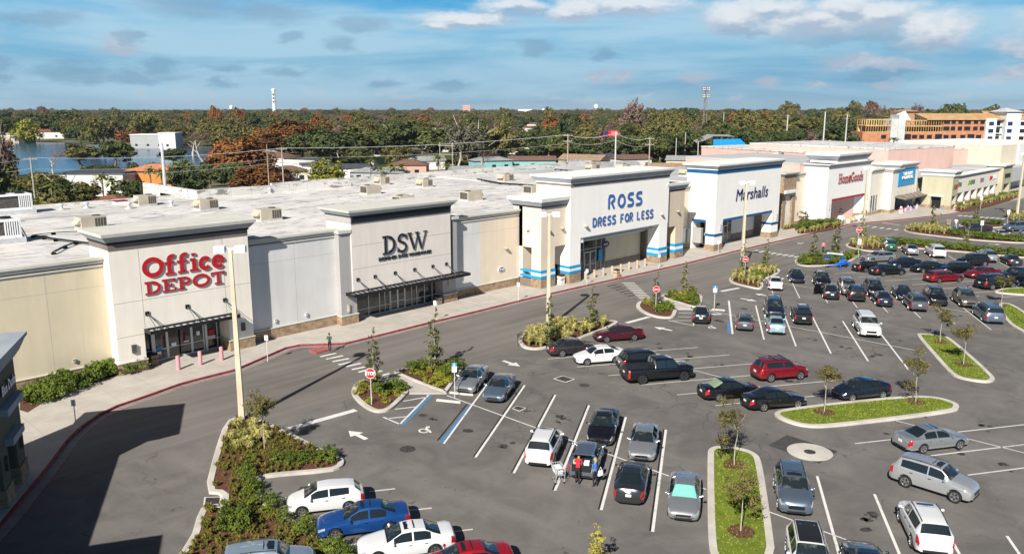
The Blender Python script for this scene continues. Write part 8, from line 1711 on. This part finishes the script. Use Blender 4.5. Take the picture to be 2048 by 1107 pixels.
def blocked(X, Y, D, px, m=0):
    if -60 < X < 300 and Y < 128: return True
    if 540 < px < 1010 and D < 318: return True
    if 1010 < px < 1370 and D < 268: return True
    if 120 < X < 400 and Y < 165 and px > 1380: return True
    if inside((X, Y), LAKE): return True
    for hp, hd, hw in HOUSES:
        if abs(px - hp) * D / 1640 < hw * .62 + 3 and -12 < D - hd < 26: return True
        if abs(px - hp) * D / 1640 < hw * .5 and -95 < D - hd < 0: return True
    return False
r_ = random.Random(21); cnt = {}
kinds = ['oak', 'oak2', 'oak3', 'oak', 'oak2', 'moss', 'bare', 'oak3', 'pine', 'cyp', 'palm1', 'oak2', 'oak']
tries = 0; num = 0
while num < 180 and tries < 9000:
    tries += 1; D = math.sqrt(r_.uniform(145 ** 2, 420 ** 2)); px = r_.uniform(-80, 2130); c = ptd(px, 300, D)
    if blocked(c.x, c.y, D, px) or any((c.x - q[0]) ** 2 + (c.y - q[1]) ** 2 < 62 for q in placed): continue
    kd = r_.choice(kinds)
    if kd == 'cyp' and not (380 < px < 640): kd = 'oak2'
    if kd == 'pine' and D < 300: kd = 'oak'
    yl = lim(px, D); hmax = 21.2 - (yl - 217) * D / 1640; h = min(NAT[kd][0] * r_.uniform(.55, 1.0), hmax)
    if h < 2.2: continue
    s = max(h / NAT[kd][0], .42) * r_.uniform(.9, 1.15)
    PL[kd].place((c.x, c.y, -.3), LBL[kd][0], LBL[kd][1], s, h / NAT[kd][0]); placed.append((c.x, c.y)); num += 1
# --- the far woods: too many to count, one object of instanced crowns
pts_ = []; r_ = random.Random(5)
D = 345.0
while D < 7000:
    sp = max(10.5, D * .027); half = D * .70 + 40; x = -half
    while x < half:
        dd = D + r_.uniform(-.5, .5) * sp; xx = x + r_.uniform(-.5, .5) * sp; p = FW0 * dd + RT * xx; px = 1024 + xx / dd * 1640; x += sp
        if dd < 900 and r_.random() < .30: continue
        if blocked(p.x, p.y, dd, px): continue
        yl = lim(px, dd); sc = r_.uniform(.75, 1.15) * (1.0 + .25 * (1240 < px < 1900) * (dd > 420) * (dd < 1500)); hm = (21.2 - (yl - 217) * dd / 1640) / 14 if yl else 9
        if hm < .3: continue
        sc = min(sc, hm); wide_ = sc * (1 + min(1.6, max(0, (dd - 500) / 1400)))
        if r_.random() < .07: sc *= 1.4
        kk = r_.choices(range(6), (32, 24, 16, 1 if not 350 < px < 650 else 4, 13, 15))[0]
        pts_.append((p.x, p.y, kk, wide_, sc, r_.random() * 6.28))
    D += sp * .8
me = bpy.data.meshes.new('woodland'); me.from_pydata([(a[0], a[1], -.3) for a in pts_], [], [])
for nm, i, ty in (('kindi', 2, 'INT'),): at = me.attributes.new(nm, ty, 'POINT'); at.data.foreach_set('value', [int(a[i]) for a in pts_])
at = me.attributes.new('scl', 'FLOAT_VECTOR', 'POINT'); at.data.foreach_set('vector', [v for a in pts_ for v in (a[3], a[3], a[4])])
at = me.attributes.new('rot', 'FLOAT_VECTOR', 'POINT'); at.data.foreach_set('vector', [v for a in pts_ for v in (0, 0, a[5])])
wo = bpy.data.objects.new('woodland', me); COL.objects.link(wo); tag(wo, 'mixed woodland stretching to the horizon', 'woodland', kind='stuff')
srcs = {}
for o in list(COL.objects):
    if o.name.split('.')[0] == 'crown' and o.data and o.data.name not in srcs: srcs[o.data.name] = o
def src(k): return srcs[PL[k].cme.name]
ng = bpy.data.node_groups.new('woodland', 'GeometryNodeTree'); ng.interface.new_socket('Geometry', in_out='INPUT', socket_type='NodeSocketGeometry'); ng.interface.new_socket('Geometry', in_out='OUTPUT', socket_type='NodeSocketGeometry')
gi = ng.nodes.new('NodeGroupInput'); go = ng.nodes.new('NodeGroupOutput'); jn = ng.nodes.new('GeometryNodeJoinGeometry'); ng.links.new(jn.outputs[0], go.inputs[0])
def na(nm, ty): n = ng.nodes.new('GeometryNodeInputNamedAttribute'); n.data_type = ty; n.inputs[0].default_value = nm; return n.outputs[0]
ki = na('kindi', 'INT'); sv = na('scl', 'FLOAT_VECTOR'); rv = na('rot', 'FLOAT_VECTOR')
for i, k in enumerate(('oak', 'oak2', 'oak3', 'cyp', 'moss', 'bare')):
    cp = ng.nodes.new('FunctionNodeCompare'); cp.data_type = 'INT'; cp.operation = 'EQUAL'; ng.links.new(ki, cp.inputs[2]); cp.inputs[3].default_value = i
    ip = ng.nodes.new('GeometryNodeInstanceOnPoints'); oi = ng.nodes.new('GeometryNodeObjectInfo'); oi.inputs[0].default_value = src(k); oi.inputs[1].default_value = True
    ng.links.new(gi.outputs[0], ip.inputs[0]); ng.links.new(cp.outputs[0], ip.inputs[1]); ng.links.new(oi.outputs['Geometry'], ip.inputs[2]); ng.links.new(rv, ip.inputs[5]); ng.links.new(sv, ip.inputs[6]); ng.links.new(ip.outputs[0], jn.inputs[0])
md = wo.modifiers.new('woods', 'NODES'); md.node_group = ng
# ------------------------------------------------------------------ people
def person(px, face_deg, label, pose='walk', top=(.1, .3, .15), legs=(.02, .02, .03), skin=(.42, .26, .18), hair=(.03, .02, .015), long_hair=False, scale=1.0, z0=0.0, hold=None, skirt=None):
    """one continuous skinned body; x forward, y left"""
    V = []; E = []; Rr = []; T = []
    def v(p, r, t, par=None):
        V.append(p); Rr.append(r); T.append(t)
        if par is not None: E.append((par, len(V) - 1))
        return len(V) - 1
    lean = .55 if pose == 'bend' else (.12 if pose == 'phone' else .04)
    ca, sa = math.cos(lean), math.sin(lean)
    def up(z, x=0.0): return (x * ca + z * sa, z * ca - x * sa + .93)
    px_, pz = up(0); pel = v((0, 0, .93), (.15, .115), 'l')
    def tp(z, y=0, x=0): a, b_ = up(z, x); return (a, y, b_)
    wai = v(tp(.16), (.135, .10), 't', pel); che = v(tp(.36), (.155, .115), 't', wai); nk0 = v(tp(.50), (.10, .085), 't', che); nk = v(tp(.575), (.052, .052), 's', nk0)
    hd = v(tp(.64, 0, .01), (.072, .08), 's', nk); hd2 = v(tp(.72, 0, .015), (.082, .092), 's', hd); hd3 = v(tp(.79, 0, .005), (.060, .068), 'h', hd2)
    gait = {'walk': (.28, -.24), 'phone': (.20, -.18), 'bend': (.05, -.12), 'stand': (.04, -.03), 'push': (.24, -.22)}[pose]
    for s, g in ((1, gait[0]), (-1, gait[1])):
        hip = v((0, .085 * s, .86), (.088, .09), 'l', pel); kn = v((g * .55 + .03, .095 * s, .47), (.058, .06), 'l', hip); an = v((g - .03, .10 * s, .09), (.038, .042), 'l', kn); he = v((g - .01, .10 * s, .045), (.042, .040), 'f', an); v((g + .15, .11 * s, .03), (.036, .026), 'f', he)
    arms = {'walk': ((-.18, .02), (.20, .05)), 'phone': ((.30, .30), (.10, -.02)), 'bend': ((.48, .0), (.46, .02)), 'stand': ((.08, -.02), (.16, .10)), 'push': ((.42, .12), (.42, .12))}[pose]
    for s, (ax, az) in ((1, arms[0]), (-1, arms[1])):
        q = tp(.47, .17 * s); sh = v(q, (.058, .058), 't', nk0); el = v((q[0] + ax * .42 - .03, q[1] + .06 * s, q[2] - .27 + max(0, az) * .2), (.043, .043), 't', sh); wr = v((q[0] + ax, q[1] + .03 * s, q[2] - .46 + az), (.027, .027), 's', el)
        d_ = Vector((ax * .5 + .04, 0, -.25 + az)).normalized(); w = Vector(V[wr]); pa = v(tuple(w + d_ * .055), (.030, .022), 's', wr)
        for k, (dy, ln) in enumerate(((-.024, .065), (-.008, .078), (.009, .074), (.025, .058))):
            f1 = v(tuple(w + d_ * (.085 + ln * .4) + Vector((.004, dy, 0))), (.0095, .0095), 's', pa); v(tuple(w + d_ * (.085 + ln) + Vector((.018, dy, -.006))), (.0085, .0085), 's', f1)
        v(tuple(w + d_ * .075 + Vector((.035, -.03 * s, .01))), (.010, .010), 's', pa)
    me = bpy.data.meshes.new('p'); me.from_pydata(V, E, []); ob = bpy.data.objects.new('tmp', me); COL.objects.link(ob)
    md = ob.modifiers.new('s', 'SKIN'); md.use_smooth_shade = True; md.branch_smoothing = .4
    for i, sv_ in enumerate(me.skin_vertices[0].data): sv_.radius = Rr[i] if isinstance(Rr[i], tuple) else (Rr[i], Rr[i]); sv_.use_root = (i == 0)
    sb = ob.modifiers.new('ss', 'SUBSURF'); sb.levels = 1; sb.render_levels = 1
    dg = bpy.context.evaluated_depsgraph_get(); res = bpy.data.meshes.new_from_object(ob.evaluated_get(dg)); bpy.data.objects.remove(ob)
    mats = {'t': mat('cloth %s' % (top,), top, .9), 'l': mat('trousers %s' % (legs,), legs, .9), 's': mat('skin %s' % (skin,), skin, .6), 'h': mat('hair %s' % (hair,), hair, .7), 'f': mat('shoes', (.05, .05, .055), .7)}
    order = ['t', 'l', 's', 'h', 'f']; res.materials.clear()
    for k in order: res.materials.append(mats[k])
    segs = [(Vector(V[a]), Vector(V[b_]), T[b_]) for a, b_ in E]
    for p in res.polygons:
        c = Vector(p.center); best = min(((c - (a + (b_ - a) * max(0, min(1, (c - a).dot(b_ - a) / max(1e-6, (b_ - a).length_squared))))).length, t) for a, b_, t in segs); p.material_index = order.index(best[1])
        p.use_smooth = True
    q = pt(px[0], px[1], z0); res.name = 'person'; o = bpy.data.objects.new('person', res); COL.objects.link(o); o.location = q; o.rotation_euler = (0, 0, R(face_deg)); o.scale = (scale,) * 3
    tag(o, label, 'person')
    hx_, _, hz_ = V[hd2]; mb = MB()
    mb.lathe([(.001, -.02), (.088, .0), (.098, .05), (.080, .105), (.001, .13)], 12, 0, 'Z', (hx_ - .022, 0, hz_)); 
    if long_hair: mb.lathe([(.06, -.2), (.088, -.12), (.09, .0), (.05, .05)], 10, 0, 'Z', (hx_ - .05, 0, hz_))
    mb.build('hair', mats['h'], o, smooth=True)
    mb = MB(); fx = hx_ + .088
    for s in (-1, 1): mb.box(fx - .006, fx + .006, s * .032 - .011, s * .032 + .011, hz_ - .002, hz_ + .008, 0)
    mb.box(fx - .005, fx + .006, -.024, .024, hz_ - .055, hz_ - .047, 0); mb.build('eyes_and_mouth', mats['h'], o)
    mb = MB(); mb.frustum(fx - .01, fx + .018, -.010, .010, hz_ - .035, hz_, .004, -.004); [mb.tube((hx_ + .0, s * .085, hz_ - .01), (hx_ + .005, s * .098, hz_ - .01), .022, .018, 8) for s in (-1, 1)]; mb.build('nose_and_ears', mats['s'], o)
    return o
person((660, 702), -128, 'walker in a dark green hoodie looking at a phone by the red tactile pad', 'phone', (.02, .07, .045), (.012, .012, .016), scale=.97, z0=.10, hair=(.012, .01, .01))
person((1155, 966), 31, 'shopper in a red shirt bending into the open boot', 'bend', (.62, .02, .025), (.010, .010, .012), (.40, .25, .18), (.03, .02, .02), scale=1.02)
wp = person((1190, 972), 85, 'blond shopper in a blue patterned top with a white bag beside the open boot', 'stand', (.06, .14, .42), (.012, .012, .018), (.5, .33, .25), (.42, .28, .12), True, scale=1.0)
q = pt(1190, 972); mb = MB(); mb.frustum(-.05, .05, -.15, .15, 0, .30, .02, -.01); mb.path([Vector((0, -.12, .3)), Vector((0, 0, .52)), Vector((0, .12, .3))], .012, 5); tag(mb.build('shoulder_bag', M_white, loc=(q.x + .33, q.y - .12, .62), rz=R(85)), 'white shoulder bag of the blond shopper', 'bag')
person((1646, 505), -160, 'person in a pink top walking near the blue lift', 'walk', (.85, .22, .25), (.012, .012, .015), scale=1.0)
person((1683, 589), 120, 'person in white shirt and blue trousers between the dark parked cars', 'stand', (.72, .72, .72), (.04, .14, .40), scale=1.02)
person((1911, 457), 200, 'person in white pushing a trolley across the far crossing', 'push', (.70, .70, .70), (.25, .38, .50), scale=1.12)
person((1247, 527), -60, 'person in dark clothes at the entrance behind the tan bollards', 'walk', (.02, .02, .03), (.015, .015, .02), scale=1.0, z0=.15)
person((1884, 430), -80, 'person in light blue before the green corner tower', 'stand', (.15, .42, .55), (.3, .4, .45), scale=1.1, z0=.15)
# ------------------------------------------------------------------ trolleys, lift, goods
def trolley(px, rz, label, m, load=None, z0=0.0, s=1.0):
    q = pt(px[0], px[1], z0); o = empty('shopping_trolley', q, R(rz)); tag(o, label, 'shopping trolley'); o.scale = (s, s, s)
    mb = MB(); r = .012
    for z, gx, gy in ((.55, .36, .20), (.80, .44, .26), (1.0, .48, .29)):
        c = [Vector((-gx, -gy, z)), Vector((gx, -gy, z)), Vector((gx, gy, z)), Vector((-gx, gy, z)), Vector((-gx, -gy, z))]; mb.path(c, r, 5)
    for i in range(9):
        t = -1 + 2 * i / 8
        for sy in (-1, 1): mb.tube((t * .36, sy * .20, .55), (t * .48, sy * .29, 1.0), r * .8, n=4)
        if i % 2 == 0:
            for sx in (-1, 1): mb.tube((sx * .36, t * .20, .55), (sx * .48, t * .29, 1.0), r * .8, n=4)
        mb.tube((t * .36, -.20, .55), (t * .36, .20, .55), r * .8, n=4)
    mb.build('basket', m, o); mb = MB()
    for sy in (-1, 1): mb.path([Vector((-.42, .22 * sy, .55)), Vector((.30, .24 * sy, .14)), Vector((-.38, .26 * sy, .14)), Vector((-.50, .27 * sy, 1.05))], .014, 5)
    mb.tube((-.50, -.27, 1.05), (-.50, .27, 1.05), .02, n=6); mb.build('frame', m, o)
    for sx in (-.36, .30):
        for sy in (-.24, .24): mb = MB(); mb.tube((sx, sy - .015, .065), (sx, sy + .015, .065), .06, n=10); mb.build('wheel', M_tyre, o)
    if load: mb = MB(); mb.box(-.3, .28, -.17, .17, .60, .95); tag(mb.build('box', load, loc=q + Vector((0, 0, 0)), rz=R(rz)), 'white box lying in the grey trolley beside the open boot', 'box')
trolley((1116, 962), 60, 'grey trolley left of the shopper in red', M_galv, M_white, s=1.0); trolley((1045, 690), 20, 'dark trolley left on the kerb at the tip of the yellow grass island', W_black, s=1.1); trolley((1449, 912), 40, 'dark trolley left at the top of the nearest grass island', W_black, z0=.13, s=1.3); trolley((1896, 455), 200, 'yellowish trolley pushed over the far crossing', M_tanb, s=1.3)
q = pt(1679, 534); o = empty('boom_lift', q, R(-12)); o.scale = (.72,) * 3; tag(o, 'blue towable boom lift with a white arm parked at the island tip', 'boom lift')
mb = MB(); mb.box(-.6, 2.6, -.5, .5, .45, .85); mb.frustum(.6, 1.6, -.5, .5, .85, 1.3, 0, -.1); mb.build('chassis', mat('lift blue', (.01, .11, .50), .4, coat=.4), o)
mb = MB()
for a, b_ in (((-.4, -.4, .5), (-1.9, -1.5, .1)), ((-.4, .4, .5), (-1.9, 1.5, .1)), ((2.4, -.4, .5), (3.6, -1.4, .1)), ((2.4, .4, .5), (3.6, 1.4, .1))): mb.tube(a, b_, .12, .10, 6); mb.box(b_[0] - .25, b_[0] + .25, b_[1] - .25, b_[1] + .25, 0, .1)
mb.build('outrigger', MATS['lift blue'], o); mb = MB(); mb.tube((.9, 0, 1.2), (.4, 0, 2.3), .22, .2, 8); mb.tube((.4, -.14, 2.3), (.4, .14, 2.3), .3, n=12); mb.build('mast', MATS['lift blue'], o)
mb = MB(); d0 = Vector((.4, 0, 2.35)); d1 = Vector((-3.6, .2, 3.0)); 
for y in (-.16, .16): mb.tube(d0 + Vector((0, y, 0)), d1 + Vector((0, y, 0)), .20, .16, 4)
mb.build('arm', M_white, o); mb = MB(); mb.box(-4.4, -3.5, -.5, .5, 1.9, 2.0); [mb.tube((x, y, 2.0), (x, y, 3.0), .03, n=5) for x in (-4.4, -3.5) for y in (-.5, .5)]; mb.box(-4.42, -3.48, -.52, -.48, 2.95, 3.02); mb.box(-4.42, -3.48, .48, .52, 2.95, 3.02); mb.build('basket', MATS['lift blue'], o)
for y in (-.7, .7): mb = MB(); mb.tube((1.0, y - .1, .36), (1.0, y + .1, .36), .36, n=16); mb.build('wheel', M_tyre, o)
rg_ = random.Random(31); goods = [mat('goods %d' % i, c, .6) for i, c in enumerate(((.7, .7, .68), (.45, .08, .12), (.08, .12, .4), (.55, .45, .3), (.25, .15, .35), (.1, .35, .38), (.6, .3, .35)))]
for i in range(16):
    x = 177 + i * .95 + rg_.random() * .3; y = 59.9 + rg_.random() * .8; h = .6 + rg_.random() * .8; mb = MB(); mb.frustum(-.35, .35, -.3, .3, 0, h * .6, 0, .05, 0); mb.frustum(-.25, .25, -.2, .2, h * .6, h, .05, -.08, 1)
    tag(mb.build('display_stack', [goods[i % 7], goods[(i * 3 + 1) % 7]], loc=(x, y, .15), rz=rg_.random()), 'stack of colourful goods outside the decor shop', 'display', 'goods stacked before the decor shop')
for i, (x, y, w, d_, h, m, lab) in enumerate(((152.0, 61.9, 1.5, 1.2, 1.5, 0, 'white stacked cushions left of the crimson trimmed entrance'), (154.6, 61.4, 1.6, 1.0, .75, 3, 'wicker crate before the crimson trimmed entrance'), (156.5, 61.4, 1.6, 1.0, .75, 3, 'second wicker crate before the crimson trimmed entrance'), (159.2, 61.6, 1.4, 1.1, .85, 0, 'white garden seat right of the wicker crates'), (161.2, 61.7, 1.3, 1.1, .8, 0, 'white garden seat by the slanting wall'), (195.8, 53.3, .9, .3, 1.3, 0, 'white folding notice by the green corner tower'), (190.3, 53.4, .8, .6, 1.0, 6, 'orange box display by the green corner tower'))):
    mb = MB(); mb.frustum(-w / 2, w / 2, -d_ / 2, d_ / 2, 0, h * .55, 0, .04, 0); mb.frustum(-w * .4, w * .4, -d_ * .4, d_ * .4, h * .55, h, 0, -.08, 0); [mb.box(-w / 2 + .02, w / 2 - .02, -d_ / 2 - .06, -d_ / 2 - .03, h * k, h * k + .05, 1) for k in (.12, .35)]
    tag(mb.build('shop_display', [goods[m], W_brown], loc=(x, y, .15)), lab, 'display')
# ------------------------------------------------------------------ thin air haze far away
hb = MB(); hb.box(-3000, 9500, -5200, 9500, -1.6, 95)
hm = bpy.data.materials.new('haze'); hm.use_nodes = True; t = NT(hm.node_tree); t.n.clear(); o_ = t.new('ShaderNodeOutputMaterial'); pv_ = t.new('ShaderNodeVolumePrincipled'); pv_.inputs['Color'].default_value = (.80, .88, .96, 1); pv_.inputs['Density'].default_value = HAZE; pv_.inputs['Anisotropy'].default_value = .2; t.l.new(pv_.outputs[0], o_.inputs['Volume'])
if HAZE > 0: tag(hb.build('haze', hm), kind='stuff')
